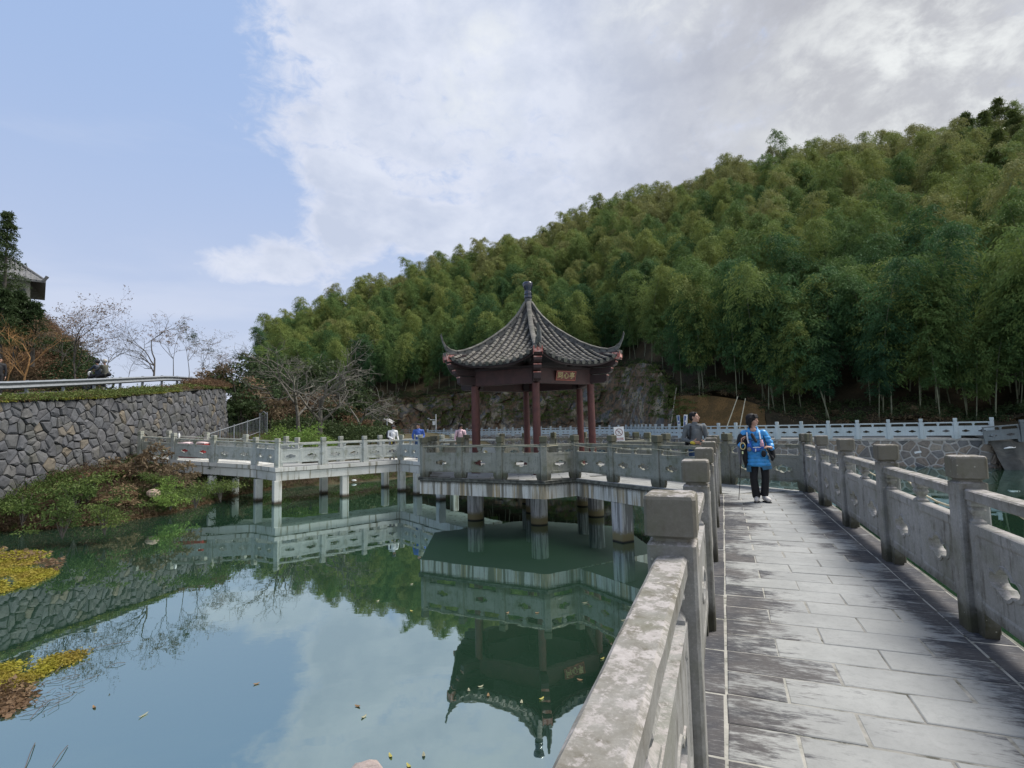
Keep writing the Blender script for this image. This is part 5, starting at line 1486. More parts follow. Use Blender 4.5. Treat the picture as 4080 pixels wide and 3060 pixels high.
tree_at(690, 1260, 1502, 33, 26, 'slender bare tree with seed clusters right of the dark bare tree', trunk=.035, depth=4, leaves=14, leafmat_=M_BROWN, spread=.1)
tree_at(752, 1290, 1502, 34, 27, 'straight-stemmed bare tree with leaf clusters at its tips', trunk=.035, depth=4, leaves=16, leafmat_=M_DARKG, spread=.05)
tree_at(800, 1300, 1502, 34, 29, 'thin leaning bare tree near the end of the guardrail', trunk=.03, depth=5, leaves=3, leafmat_=M_BROWN, lean=.2)
tree_at(860, 1400, 1505, 36, 30, 'low russet-leaved tree above the end of the stone wall', trunk=.04, depth=5, leaves=10, leafmat_=M_BROWN)
tree_at(940, 1395, 1560, 40, 31, 'sparse dark tree where the wall meets the wood', trunk=.05, depth=5, leaves=8, leafmat_=M_DARKG)
tree_at(1195, 1350, 1720, 38, 32, 'large grey bare tree with wide crooked branches in front of the hill, left one', trunk=.11, depth=6, spread=.7, mat=M_BARKP, first=.26)
tree_at(1275, 1330, 1700, 40, 33, 'large grey bare tree with long sideways branches in front of the hill, right one', trunk=.11, depth=6, spread=.9, mat=M_BARKP, first=.24, droop=.03)
tree_at(1075, 1440, 1700, 42, 34, 'brown bare tree beside the steel ramp railing', trunk=.08, depth=6, spread=.6)
tree_at(1400, 1480, 1730, 46, 35, 'low bare tree reaching over the shore in front of the rock face', trunk=.08, depth=6, spread=.9, mat=M_BARKP, lean=.5, first=.2)
tree_at(95, 1250, 1520, 31, 36, 'orange-twigged leafless shrub-tree on the mound at the left edge', trunk=.06, depth=5, mat=M_BARKO, spread=.5)
tree_at(30, 1280, 1540, 30.5, 37, 'orange-twigged leafless sapling cut by the left picture edge', trunk=.05, depth=5, mat=M_BARKO, spread=.3)

# ------------------------------------------------------------ evergreen trees at the left edge
def evergreen(seed, h, w_, mat):
    rs = np.random.default_rng(seed); c = []; r_ = []
    for i in range(150):
        z = rs.uniform(.12, 1)**.8*h; k = (1 - z/h)*w_ + .12; a = rs.uniform(0, 2*PI); rr = k*rs.uniform(.35, 1.0); c.append((rr*math.cos(a), rr*math.sin(a), z - rr*.15)); r_.append(.22 + .18*(1 - z/h))
    return quads_mesh('crown', clumps(np.array(c), np.array(r_), 55, .16, flat=.6, aspect=.3), mat), MB().tube([(0, 0, -.5), (0.03, 0, h*.5), (0, 0, h*.95)], [.14, .08, .02], 7).mesh('trunk', M_BARK)
for px, ytop, ybase, Y, w_, seed, lab in ((8, 850, 1300, 34, 1.5, 1, 'tall dark evergreen standing beside the grey roofed house at the left edge'), (-60, 900, 1350, 36, 2.0, 2, 'dark evergreen mostly outside the left edge of the picture'), (60, 1165, 1420, 33, 2.0, 3, 'broad dark evergreen in front of the house wall'), (128, 1205, 1430, 33.5, 1.2, 4, 'rounded evergreen at the top right of the mound'), (0, 1160, 1420, 32, 2.0, 5, 'bushy evergreen below the house at the left edge')):
    b = at_y(px, ybase, Y); t = at_y(px, ytop, Y); cm_, tm_ = evergreen(seed, t.z - b.z, w_, M_DARKG)
    r = empty('evergreen_tree', b); tag(r, lab, 'tree')
    for nm, m in (('crown', cm_), ('trunk', tm_)): o = bpy.data.objects.new(nm, m); COL.objects.link(o); o.parent = r

# ------------------------------------------------------------ bamboo
def bamboo(seed, H_=12.0, lean=.12, arch=1.6, dens=1.0):
    rs = np.random.default_rng(seed); n = 24
    az = 0.0
    ts = np.linspace(0, 1, n)
    path = np.stack([lean*H_*ts*.6 + arch*ts**3, .25*np.sin(ts*3 + seed), H_*(ts - .06*ts**5)], 1); path[0, 2] = -.5
    rad = np.interp(ts, [0, .5, .85, 1], [.055, .045, .018, .005])
    cul = MB().tube([tuple(p) for p in path[::1]], list(rad), 6, cap=False)
    c, d, L = [], [], []
    z0 = .24
    nodes = int(30*dens)
    for i in range(nodes):
        t = z0 + (1 - z0)*(i + rs.uniform(0, .7))/nodes; t = min(t, .995); p = np.array([np.interp(t, ts, path[:, k]) for k in range(3)])
        bl = np.interp(t, [z0, .45, .7, .9, 1], [1.0, 2.1, 2.4, 1.9, 1.1])*rs.uniform(.75, 1.15)
        for b in range(4 if t < .85 else 3):
            a = rs.uniform(0, 2*PI); dirv_ = np.array([math.cos(a), math.sin(a), rs.uniform(.25, .8)]); 
            q = p.copy(); m = 10
            for k in range(m):
                f = (k + 1)/m; dirv_ = dirv_ + np.array([0, 0, -.15]); dn = dirv_/np.linalg.norm(dirv_); q = q + dn*bl/m
                side = np.cross(dn, [0, 0, 1]); side /= (np.linalg.norm(side) + 1e-6)
                for w_ in range(6):
                    off = rs.normal(size=3)*.17
                    c.append(q + off); sg = 1 if rs.uniform() < .5 else -1
                    d.append(dn*.7 + side*sg*rs.uniform(.3, 1.0) + np.array([0, 0, -rs.uniform(.1, .7)])); L.append(rs.uniform(.18, .34))
    c = np.array(c); d = np.array(d); L = np.array(L)
    return cul.mesh('culm', M_CULM), quads_mesh('crown', leaf_quads(c, d, L, L*.30, .12), M_BAMBOO)
BV = [bamboo(k, 12.0 + (k % 3)*.8, lean=(.03, .10, .16, .06, .13)[k], arch=(1.2, 2.0, 1.5, 2.4, 1.0)[k]) for k in range(5)]
pts = []
rsb = random.Random(12)
# jittered sampling of the hillside by ground area
def hill_sample():
    while True:
        px = rsb.uniform(1050, 4750); s = rsb.uniform(0, 1.06); p = hill_point(px, min(s, 1)); 
        if s > 1: p = p + Vector((ug(px)*6, 6, -1.5))*((s - 1)/.06)
        if rsb.random() < p.y/165: return px, s, p
grid = {}
tries = 0
while len(pts) < 2900 and tries < 60000:
    tries += 1
    px, s, p = hill_sample(); md = 2.1 if s < .10 else 2.5
    key = (int(p.x//2.2), int(p.y//2.2))
    if any((q - p).length < md for i in (-1, 0, 1) for j in (-1, 0, 1) for q in grid.get((key[0] + i, key[1] + j), [])): continue
    grid.setdefault(key, []).append(p); pts.append((px, s, p))
# an extra front row whose culms show above the promenade
for i in range(26):
    px = rsb.uniform(2760, 4300); p = hill_point(px, rsb.uniform(0, .05)); pts.append((px, 0, p))
def inview(px): return 1000 < px < 4150
pts.sort(key=lambda t: (0 if inview(t[0]) else 1, t[2].length))
print('bamboo', len(pts))
BG = 'bamboos of the hillside grove'
for k, (px, s, p) in enumerate(pts[:296]):
    v = rsb.randrange(5); r = empty('bamboo', p); tag(r, 'green bamboo with arching feathery crown in the grove on the hill', 'bamboo', BG)
    r.rotation_euler = (rsb.gauss(0, .07), rsb.gauss(0, .07), rsb.uniform(0, 2*PI)); sc = rsb.uniform(.60, 1.02); r.scale = (sc*1.05, sc*1.05, sc)
    for nm, m in zip(('culm', 'crown'), BV[v]): o = bpy.data.objects.new(nm, m); COL.objects.link(o); o.parent = r
rest = pts[296:]
me = bpy.data.meshes.new('bamboo_grove'); me.from_pydata([tuple(t[2]) for t in rest], [], [])
ra = me.attributes.new('rz', 'FLOAT', 'POINT'); ra.data.foreach_set('value', [rsb.uniform(0, 2*PI) for _ in rest])
tl_ = me.attributes.new('tilt', 'FLOAT_VECTOR', 'POINT'); tl_.data.foreach_set('vector', [v for _ in rest for v in (rsb.gauss(0, .09), rsb.gauss(0, .09), rsb.uniform(0, 2*PI))])
sa = me.attributes.new('sc', 'FLOAT', 'POINT'); sa.data.foreach_set('value', [rsb.uniform(.55, 1.12) for _ in rest])
va = me.attributes.new('va', 'INT', 'POINT'); va.data.foreach_set('value', [rsb.randrange(5) for _ in rest])
grove = bpy.data.objects.new('bamboo_grove', me); COL.objects.link(grove); grove['kind'] = 'stuff'
gt = bpy.data.node_groups.new('grove_instances', 'GeometryNodeTree')
gt.interface.new_socket('Geometry', in_out='INPUT', socket_type='NodeSocketGeometry'); gt.interface.new_socket('Geometry', in_out='OUTPUT', socket_type='NodeSocketGeometry')
gi_, go_ = gt.nodes.new('NodeGroupInput'), gt.nodes.new('NodeGroupOutput')
jn = gt.nodes.new('GeometryNodeJoinGeometry')
proto = {}
for o in bpy.data.objects:
    if o.parent is not None and o.parent.name.startswith('bamboo') and o.name.split('.')[0] in ('culm', 'crown'): proto.setdefault(o.data.name, o)
insts = []
for v in range(5):
    j2 = gt.nodes.new('GeometryNodeJoinGeometry'); g2 = gt.nodes.new('GeometryNodeGeometryToInstance')
    for m in BV[v]:
        oi = gt.nodes.new('GeometryNodeObjectInfo'); oi.transform_space = 'ORIGINAL'; oi.inputs['Object'].default_value = proto[m.name]; oi.inputs['As Instance'].default_value = False
        gt.links.new(oi.outputs['Geometry'], j2.inputs[0])
    gt.links.new(j2.outputs[0], g2.inputs[0]); insts.append(g2)
for g2 in reversed(insts): gt.links.new(g2.outputs[0], jn.inputs[0])
ip = gt.nodes.new('GeometryNodeInstanceOnPoints')
gt.links.new(gi_.outputs[0], ip.inputs['Points']); gt.links.new(jn.outputs[0], ip.inputs['Instance']); ip.inputs['Pick Instance'].default_value = True
def attr(nm, ty):
    n_ = gt.nodes.new('GeometryNodeInputNamedAttribute'); n_.data_type = ty; n_.inputs['Name'].default_value = nm; return n_.outputs['Attribute']
gt.links.new(attr('va', 'INT'), ip.inputs['Instance Index'])
gt.links.new(attr('tilt', 'FLOAT_VECTOR'), ip.inputs['Rotation'])
gt.links.new(attr('sc', 'FLOAT'), ip.inputs['Scale']); gt.links.new(ip.outputs[0], go_.inputs[0])
md = grove.modifiers.new('instances', 'NODES'); md.node_group = gt
# darker broadleaf trees among the bamboo along the ridge
BT = [evergreen(50 + k, 5.0, 2.6, M_GREEN) for k in range(3)]
for i, (px, s_, sc, lab) in enumerate(((2190, .97, 1.7, 'dark tree top rising above the bamboo skyline over the pavilion'), (2890, .985, 1.5, 'pine-like dark tree standing alone on the bamboo skyline'), (1290, .9, 1.5, 'dark tree at the low left end of the wooded ridge'),
        (3960, .93, 2.3, None), (4040, .86, 2.4, None), (4100, .95, 2.6, None), (4010, .74, 2.2, None), (4090, .66, 2.3, None), (4160, .80, 2.4, None), (3930, .82, 2.0, None), (4060, .52, 2.1, None))):
    p = hill_point(px, s_); r = empty('broadleaf_tree', p); tag(r, lab or 'dark green broadleaf tree near the top of the hill at the right picture edge', 'tree', None if lab else 'broadleaf trees on the upper right of the hill')
    r.scale = (sc, sc, sc*1.15); r.rotation_euler.z = i*1.3
    for nm, m in zip(('crown', 'trunk'), BT[i % 3]): o = bpy.data.objects.new(nm, m); COL.objects.link(o); o.parent = r
# low greenery along the foot of the wood and hanging over the rock
fp_ = []
for i in range(520):
    px = random.uniform(1100, 4200); p = hill_point(px, random.uniform(0, .03)); fp_.append((p.x, p.y, p.z + .1))
stuff_obj('forest_edge_fern', clumps(fp_, RNG.uniform(.3, .7, len(fp_)), 60, .18), M_DARKG)
fp_ = []
for i in range(460):
    px = random.uniform(1100, 4200); p = hill_point(px, random.uniform(0, .02)); fp_.append((p.x, p.y - random.uniform(0, .6), p.z - random.uniform(0, .5)))
stuff_obj('forest_edge_litter', clumps(fp_, RNG.uniform(.3, .6, len(fp_)), 50, .16, aspect=.25), M_BROWN)
fp_ = []
for i in range(900):      # tufts growing on the rock face
    px = random.choice((1350, 1500, 1750, 1900, 2060, 2180, 2300, 2560, 2640)) + random.gauss(0, 60); yb, ch, run, yr, zr = hill_rows(px); t = random.uniform(.25, 1.0); Y = yb + run*t + .1; fp_.append((ug(px)*Y, Y - .5, ZR + ch*t))
stuff_obj('rock_face_plants', clumps(fp_, RNG.uniform(.2, .55, len(fp_)), 50, .17), M_GREEN)
# leaning cut poles in front of the ochre bank
for (x1, y1, x2, y2, Yb, lab) in ((2893, 1693, 2940, 1580, 42.6, 'pale cut bamboo pole leaning on the ochre bank, left one'), (2946, 1692, 2970, 1588, 42.0, 'pale cut bamboo pole leaning on the ochre bank, right one'), (2672, 1690, 2695, 1545, 52.5, 'short pale bamboo pole leaning beside the rock face')):
    a_ = at_y(x1, y1, Yb); b_ = at_y(x2, y2, Yb + 1.6); o = MB().tube([tuple(a_ - Vector((0, 0, .3))), tuple(b_)], [.05, .035], 7).build('bamboo_pole', plain('cut_pole', (0.40, 0.36, 0.25), .6)); tag(o, lab, 'pole')
# ------------------------------------------------------------ people
M_SKIN = plain('skin', (0.42, 0.24, 0.17), 0.55, var=0.06); M_SKIND = plain('skin_tanned', (0.28, 0.15, 0.10), 0.55, var=0.06)
M_HAIR = plain('black_hair', (0.012, 0.010, 0.010), 0.65, spec=.25, var=0.3, sc=40); M_LIP = plain('lips', (0.30, 0.09, 0.08), 0.5, var=.02)
M_EYEW = plain('eye_white', (0.6, 0.58, 0.55), 0.4, var=.02); M_BLUEJ = plain('blue_quilted_coat', (0.035, 0.27, 0.60), 0.45, var=.18, sc=14)
M_BLUED = plain('deep_blue_fabric', (0.02, 0.10, 0.42), 0.6, var=.15); M_TEAL = plain('coat_lining', (0.02, 0.11, 0.20), 0.6, var=.15)
M_BLKC = plain('black_cloth', (0.010, 0.010, 0.012), 0.8, var=.2); M_GREYJ = plain('grey_jacket', (0.105, 0.112, 0.115), 0.85, var=.12, sc=12)
M_NAVY = plain('navy_jacket', (0.03, 0.07, 0.20), 0.7, var=.15); M_PINKJ = plain('pale_pink_jacket', (0.62, 0.42, 0.45), 0.75, var=.05)
M_SHOE = plain('pale_trainer', (0.58, 0.55, 0.52), 0.7, var=.05); M_SOLE = plain('dark_sole', (0.06, 0.06, 0.06), 0.8); M_JEAN = plain('blue_trousers', (0.03, 0.07, 0.17), 0.8, var=.15)
M_YEL = plain('yellow_cloth', (0.60, 0.46, 0.05), 0.7, var=.12, sc=20); M_WHT = plain('white_cloth', (0.66, 0.66, 0.66), 0.8, var=.05); M_GREYC = plain('grey_cloth', (0.2, 0.2, 0.21), 0.85, var=.1)

def remesh(mb, name, voxel, mat, parent, smooth=6, disp=None):
    me = mb.mesh(name, mat); o = bpy.data.objects.new(name, me); COL.objects.link(o)
    m = o.modifiers.new('r', 'REMESH'); m.mode = 'VOXEL'; m.voxel_size = voxel
    if smooth: s = o.modifiers.new('s', 'SMOOTH'); s.iterations = smooth; s.factor = .5
    dg = bpy.context.evaluated_depsgraph_get(); nm = bpy.data.meshes.new_from_object(o.evaluated_get(dg))
    bpy.data.objects.remove(o); nm.name = name; nm.materials.clear(); nm.materials.append(mat)
    if disp:
        for v in nm.vertices: v.co = disp(v.co.copy(), v.normal)
    shade(nm)
    o = bpy.data.objects.new(name, nm); COL.objects.link(o); o.parent = parent; return o
def hand_caps(mb, wrist, d, n_, s=1.0, curl=.5, thumb=1):
    """palm, four fingers of unequal length and a thumb. d: pointing direction, n_: palm normal"""
    d = Vector(d).normalized(); n_ = Vector(n_); n_ = (n_ - d*n_.dot(d)).normalized(); x = d.cross(n_)*thumb
    w0 = Vector(wrist)
    for k in range(4):
        o_ = (k - 1.5)*.019*s
        mb.capsule(w0 + x*o_*.6, w0 + d*.085*s + x*o_, .016*s, .013*s, 8)
        L = (.068, .078, .074, .056)[k]*s; b = w0 + d*.085*s + x*o_; dd = d; r = .0095*s
        for j in range(3):
            dd = (dd*math.cos(curl) + n_*math.sin(curl)).normalized(); e = b + dd*L*(.46, .31, .25)[j]; mb.capsule(b, e, r, r*.9, 7); b = e; r *= .9
    b = w0 + d*.03*s - x*.030*s; dd = (d*.7 - x*.6 + n_*.35).normalized(); e = b + dd*.045*s; mb.capsule(b, e, .014*s, .011*s, 7)
    dd = (dd + n_*curl*.8).normalized(); mb.capsule(e, e + dd*.032*s, .011*s, .009*s, 7)
def head_caps(mb, c, face, up=(0, 0, 1), s=1.0):
    """head with nose, chin, ears; face: facing direction"""
    c = Vector(c); f = Vector(face).normalized(); u = Vector(up); u = (u - f*u.dot(f)).normalized(); r = f.cross(u)
    M_ = Matrix((r, f, u)).transposed()
    P = lambda x, y, z: c + M_ @ Vector((x*s, y*s, z*s))
    mb.ball(P(0, -.008, .030), (.074*s, .092*s, .088*s), 16, 12, M_)
    mb.ball(P(0, .018, -.030), (.058*s, .070*s, .075*s), 14, 10, M_)
    mb.ball(P(0, .062, -.085), (.024*s, .020*s, .020*s), 8, 6, M_)
    mb.capsule(P(0, .088, .018), P(0, .104, -.022), .009*s, .014*s, 8)
    mb.capsule(P(-.035, .078, .032), P(.035, .078, .032), .012*s, .012*s, 8)
    mb.ball(P(-.046, .055, -.022), (.020*s,)*3, 8, 6); mb.ball(P(.046, .055, -.022), (.020*s,)*3, 8, 6)
    mb.capsule(P(-.020, .086, -.052), P(.020, .086, -.052), .0095*s, .0095*s, 8)
    for sg in (-1, 1): mb.ball(P(sg*.076, -.012, 0), (.010*s, .020*s, .032*s), 8, 6, M_)
    return P, M_
def face_parts(P, M_, s, parent, lip=M_LIP):
    for sg in (-1, 1):
        MB().ball(P(sg*.030, .083, .012), (.012*s, .005*s, .006*s), 8, 6, M_).build('eye', M_EYEW, parent, smooth=True)
        MB().ball(P(sg*.030, .087, .012), (.0055*s, .003*s, .0055*s), 8, 6, M_).build('pupil', M_BLACK, parent, smooth=True)
        MB().capsule(P(sg*.016, .091, .034), P(sg*.046, .080, .036), .0035*s, .003*s, 6).build('eyebrow', M_HAIR, parent)
    MB().capsule(P(-.018, .096, -.052), P(.018, .096, -.052), .0042*s, .0042*s, 6).build('mouth', lip, parent)
def hair_bob(P, M_, s, parent, mat, length=.10, fringe=True, short=False):
    mb = MB()
    if short:
        mb.ball(P(0, -.022, .050), (.084*s, .094*s, .084*s), 16, 12, M_); mb.ball(P(0, -.055, .0), (.072*s, .060*s, .070*s), 12, 8, M_)
        mb.capsule(P(-.05, .050, .098), P(.05, .050, .098), .020*s, .020*s, 8)
        for sg in (-1, 1): mb.capsule(P(sg*.070, .020, .05), P(sg*.073, .014, .012), .014*s, .008*s, 6)
    else:
        mb.ball(P(0, -.020, .050), (.098*s, .108*s, .094*s), 18, 12, M_)
        mb.ball(P(0, -.048, -.02), (.094*s, .078*s, .088*s), 14, 10, M_)
        for sg in (-1, 1):
            mb.capsule(P(sg*.080, .005, .05), P(sg*.078, .000, -length*.45), .030*s, .020*s, 8)
            mb.capsule(P(sg*.078, -.02, .03), P(sg*.072, -.022, -length*.9), .034*s, .026*s, 8)
        for k in range(5): x_ = -.052 + .026*k; mb.capsule(P(x_, .062, .108), P(x_*1.15, .092, .052 + .008*(k % 2)), .020*s, .010*s, 6)
    return remesh(mb, 'hair', .008*s, mat, parent, 3)

class Fig:
    """figure in its own frame: x to the picture's right, -y towards the camera, z up; converted to world by R"""
    def __init__(s, loc, az, label, group=None):
        s.loc = Vector(loc); s.R = Matrix.Rotation(-az, 3, 'Z'); s.r = empty('person', loc); tag(s.r, label, 'person', group)
        s.r.rotation_euler = (0, 0, -az); WL[s.r.name] = Vector()      # parts are modelled in the local frame
def standing(fig, H_=1.65, lean=(0, 0), sh=.19, face=(0, -1, 0), top=M_GREYJ, legs=M_JEAN, skin=M_SKIN, shoe=M_SHOE, hair='short', arms=None, arm_mat=None, hat=None, vox=.014, long_coat=False, legs_off=.09):
    k = H_/1.70; r = fig.r
    hip = Vector((0, 0, .90*k)); ch = Vector((lean[0]*.6, lean[1]*.6, 1.25*k)); nk = Vector((lean[0], lean[1], 1.46*k)); hc = Vector((lean[0]*1.15, lean[1]*1.15, 1.585*k))
    f = Vector(face).normalized()
    body = MB(); P, M_ = head_caps(body, hc, f, s=k*1.02); body.capsule(nk - Vector((0, 0, .06)), hc - Vector((0, 0, .05)), .052*k, .050*k)
    coat = MB(); side = Vector((1, 0, 0))
    coat.ball(ch, (.165*k, .115*k, .20*k), 16, 10); coat.capsule(hip + Vector((0, 0, .05)), ch, .135*k, .145*k); coat.capsule(ch + Vector((-.10*k, 0, .10*k)), ch + Vector((.10*k, 0, .10*k)), .10*k, .10*k)
    coat.ball(hip + Vector((0, 0, .02)), (.165*k, .12*k, .13*k), 14, 10); coat.capsule(nk - Vector((0, 0, .05*k)), nk, .075*k, .062*k)
    arms = arms or [((-.23, 0, 1.12), (-.22, -.02, .86)), ((.23, 0, 1.12), (.22, -.02, .86))]
    for sg, (el_, wr) in zip((-1, 1), arms):
        shd = ch + Vector((sg*sh*k*.92, 0, .125*k)); el_ = Vector(el_)*k; wr = Vector(wr)*k
        coat.capsule(shd, el_, .066*k, .050*k); coat.capsule(el_, wr, .050*k, .038*k)
        d = (wr - el_).normalized(); body.capsule(wr - d*.05, wr + d*.02, .028*k, .026*k); hand_caps(body, wr + d*.01, d, (-sg, -.3, 0) if abs(d.x) < .9 else (0, -1, -.3), k, .35, sg)
    pants = MB()
    for sg in (-1, 1):
        h0 = hip + Vector((sg*.085*k, 0, 0)); kn = Vector((sg*legs_off*k, -.02*k, .48*k)); an_ = Vector((sg*legs_off*k, .01, .10*k))
        pants.capsule(h0, kn, .090*k, .066*k); pants.capsule(kn, an_, .066*k, .052*k)
        MB().ball((an_.x, an_.y - .055*k, .045*k), (.048*k, .125*k, .045*k), 12, 8).build('shoe', shoe, r, smooth=True)
    remesh(pants, 'trousers', vox, legs, r, 4); remesh(coat, 'jacket', vox, top, r, 4); remesh(body, 'body', vox*.6, skin, r, 2)
    face_parts(P, M_, k*1.02, r)
    if hat is None: hair_bob(P, M_, k*1.02, r, M_HAIR, short=(hair == 'short'))
    else:
        mb = MB(); mb.ball(P(0, -.01, .055), (.090*k, .100*k, .072*k), 16, 10, M_); remesh(mb, 'hat', .012, hat, r, 2)
        MB().capsule(P(-.05, .09, .045), P(.05, .09, .045), .012*k, .012*k, 6).ball(P(0, .115, .040), (.065*k, .045*k, .010*k), 12, 6, M_).build('hat_brim', hat, r)
        hair_bob(P, M_, k*.96, r, M_HAIR, short=True)
    return P, M_, k

# the woman in the blue quilted coat --------------------------------------------------
W_LOC = tuple(on_z(3036, 2000, 0.0))
AZW = math.atan2(W_LOC[0], W_LOC[1])
fig = Fig(W_LOC, AZW, 'woman with short black hair in a blue quilted coat, walking on the near walkway'); wr_ = fig.r
hc = Vector((-.085, 0.0, 1.515)); fdir = Vector((.90, -.42, .02))
body = MB(); P, M_ = head_caps(body, hc, fdir, s=.98)
body.capsule((-.085, .01, 1.33), (-.085, .005, 1.45), .050, .048)
body.ball((-.080, -.055, 1.335), (.060, .045, .05), 12, 8)               # throat in the open collar
WR = Vector((-.285, -.16, 1.105)); body.capsule((-.30, -.10, 1.07), WR, .030, .026)
hand_caps(body, WR + Vector((.0, -.005, .01)), (.10, -.25, 1), (1, -.35, 0), .92, .75, -1)
WR2 = Vector((.20, -.13, 1.02)); body.capsule((.22, -.06, .98), WR2, .03, .026); hand_caps(body, WR2, (-.75, -.55, .15), (0, .3, -1), .9, .55, 1)
remesh(body, 'body', .0075, M_SKIN, wr_, 2); face_parts(P, M_, .98, wr_); hair_bob(P, M_, .98, wr_, M_HAIR, length=.125)
pants = MB()
pants.ball((0, .02, .82), (.15, .12, .14)); pants.capsule((-.085, .02, .82), (-.118, -.02, .45), .088, .070); pants.capsule((-.118, -.02, .45), (-.090, .0, .115), .070, .072)
pants.capsule((.075, .03, .82), (.085, .01, .46), .088, .070); pants.capsule((.085, .01, .46), (.055, .05, .145), .070, .070)
remesh(pants, 'trousers', .012, M_BLKC, wr_, 3)
for x_, y_, yaw in ((-.085, -.045, .05), (.085, -.02, -.45)):
    sm = MB(); d = Vector((math.sin(-yaw), -math.cos(yaw), 0)); c = Vector((x_, y_, .052)); sm.capsule(c - d*.07 + Vector((0, 0, .02)), c + d*.085, .050, .042); sm.ball(c - d*.06 + Vector((0, 0, .04)), .045)
    sm.v = [(p[0], p[1], max(p[2], .016)) for p in sm.v]; s_ = sm.build('shoe', M_SHOE, wr_, smooth=True)
    ms_ = MB().capsule(c - d*.07 + Vector((0, 0, -.034)), c + d*.09 + Vector((0, 0, -.034)), .050, .046); ms_.v = [(p[0], p[1], min(max(p[2], .001), .016)) for p in ms_.v]; ms_.build('sole', M_SOLE, wr_)
coat = MB()
# body of the coat: flaring from the chest to the hem
rings = []
for z, cx, rx, ry in ((.655, -.02, .205, .15), (.72, -.022, .205, .155), (.80, -.028, .19, .15), (.90, -.035, .172, .14), (1.0, -.045, .160, .130), (1.10, -.055, .160, .125), (1.20, -.065, .172, .120), (1.28, -.075, .165, .105), (1.335, -.085, .11, .085), (1.365, -.085, .075, .07)):
    rings.append([(cx + rx*math.cos(2*PI*i/28), .01 + ry*math.sin(2*PI*i/28), z + (.012*math.sin(4*PI*i/28) if z < .7 else 0)) for i in range(28)])
coat.loft(rings)
coat.capsule((-.235, .0, 1.275), (-.315, -.02, 1.10), .072, .060); coat.capsule((.085, 0, 1.275), (.19, .01, 1.10), .072, .058)
coat.capsule((-.31, -.02, 1.10), (-.305, -.10, 1.045), .058, .045); coat.capsule((.19, .01, 1.10), (.215, -.07, 1.0), .056, .044)
def quilt(co, no):
    k = abs(math.sin(PI*(co.z - .66)/.072))**.6 if co.z < 1.24 else .8
    w_ = .35*mnoise.noise(co*14)
    return co + Vector((no.x, no.y, no.z*.2))*(.020*(k - .5 + w_*.5))
remesh(coat, 'coat', .010, M_BLUEJ, wr_, 3, quilt)
MB().prism([(-.235, -.05), (-.16, -.15), (-.15, -.14), (-.225, -.03)], .565, .68).build('coat_tail', M_TEAL, wr_)
m2 = MB(); m2.loft([[(.03, -.14, .68), (.20, -.10, .68), (.20, -.07, .68), (.03, -.11, .68)], [(.05, -.15, .60), (.20, -.12, .625), (.20, -.09, .625), (.05, -.12, .60)]]); m2.build('coat_tail', M_TEAL, wr_)
# standing collar, open at the throat
for sg in (-1, 1):
    mb = MB(); mb.tube([(-.085 + sg*.006, -.125, 1.20), (-.085 + sg*.050, -.110, 1.29), (-.085 + sg*.078, -.045, 1.365), (-.085 + sg*.06, .04, 1.385), (-.085, .065, 1.385)], [.010, .022, .024, .022, .022], 8, flat=.5); mb.build('collar', M_BLUEJ, wr_, smooth=True)
# dark half sleeve and vest edges, straps, pouches, bottle
mb = MB(); mb.capsule((-.285, -.01, 1.215), (-.318, -.025, 1.10), .076, .070); mb.capsule((-.23, -.06, 1.21), (-.25, -.05, 1.06), .05, .05); remesh(mb, 'dark_vest', .012, M_BLKC, wr_, 2)
mb = MB(); mb.tube([(-.24, .02, 1.20), (-.25, -.04, 1.0), (-.245, -.05, .80), (-.225, -.04, .64)], [.03, .045, .05, .03], 10, flat=.6); mb.build('dark_vest_edge', M_BLKC, wr_, smooth=True)
for pts_, mt, rr in (([(-.19, -.09, 1.30), (-.185, -.135, 1.18), (-.165, -.15, 1.07), (-.155, -.145, .97)], M_WHT, .013), ([(.02, -.09, 1.30), (.035, -.13, 1.18), (.04, -.145, 1.07), (.03, -.15, .98)], M_WHT, .013),
                     ([(-.17, -.14, 1.17), (-.10, -.155, 1.15), (.0, -.15, 1.16), (.07, -.12, 1.17)], M_BLACK, .012), ([(-.13, -.13, 1.14), (-.145, -.155, 1.06), (-.12, -.165, 1.0), (-.05, -.17, .975)], M_BLUED, .016)):
    MB().tube(pts_, rr, 6, flat=.5).build('strap', mt, wr_)
mb = MB(); mb.ball((-.035, -.175, .985), (.075, .045, .050), 14, 10); mb.ball((-.085, -.175, .965), (.035, .035, .035)); remesh(mb, 'waist_pouch', .010, M_BLUED, wr_, 2)
MB().tube([(-.10, -.215, 1.02), (-.02, -.218, 1.025), (.03, -.20, 1.02)], .008, 6).build('pouch_trim', M_WHT, wr_)
MB().tube([(-.055, -.222, 1.0), (-.058, -.226, .945)], [.011, .009], 6).build('pouch_tag', M_WHT, wr_)
MB().ball((-.165, -.165, .985), (.038, .025, .042), 12, 8).build('grey_pocket', M_GREYC, wr_, smooth=True)
MB().ball((-.165, -.158, 1.05), (.036, .022, .045), 12, 8).build('blue_pocket', M_BLUED, wr_, smooth=True)
MB().lathe([(1.0, .030), (1.01, .034), (1.09, .034), (1.12, .026), (1.125, .018), (1.16, .018)], 12, (.055, -.165, 0)).build('drink_bottle', plain('bottle_print', (.45, .25, .30), .3, var=.5, sc=18), wr_, smooth=True)
mb = MB(); mb.ball((.075, -.165, .90), (.046, .034, .066), 12, 8); remesh(mb, 'black_bag', .010, M_BLKC, wr_, 2)
MB().tube([(.055, -.165, 1.0), (.05, -.175, 1.04)], .036, 8).build('bottle_holder', M_BLUED, wr_)
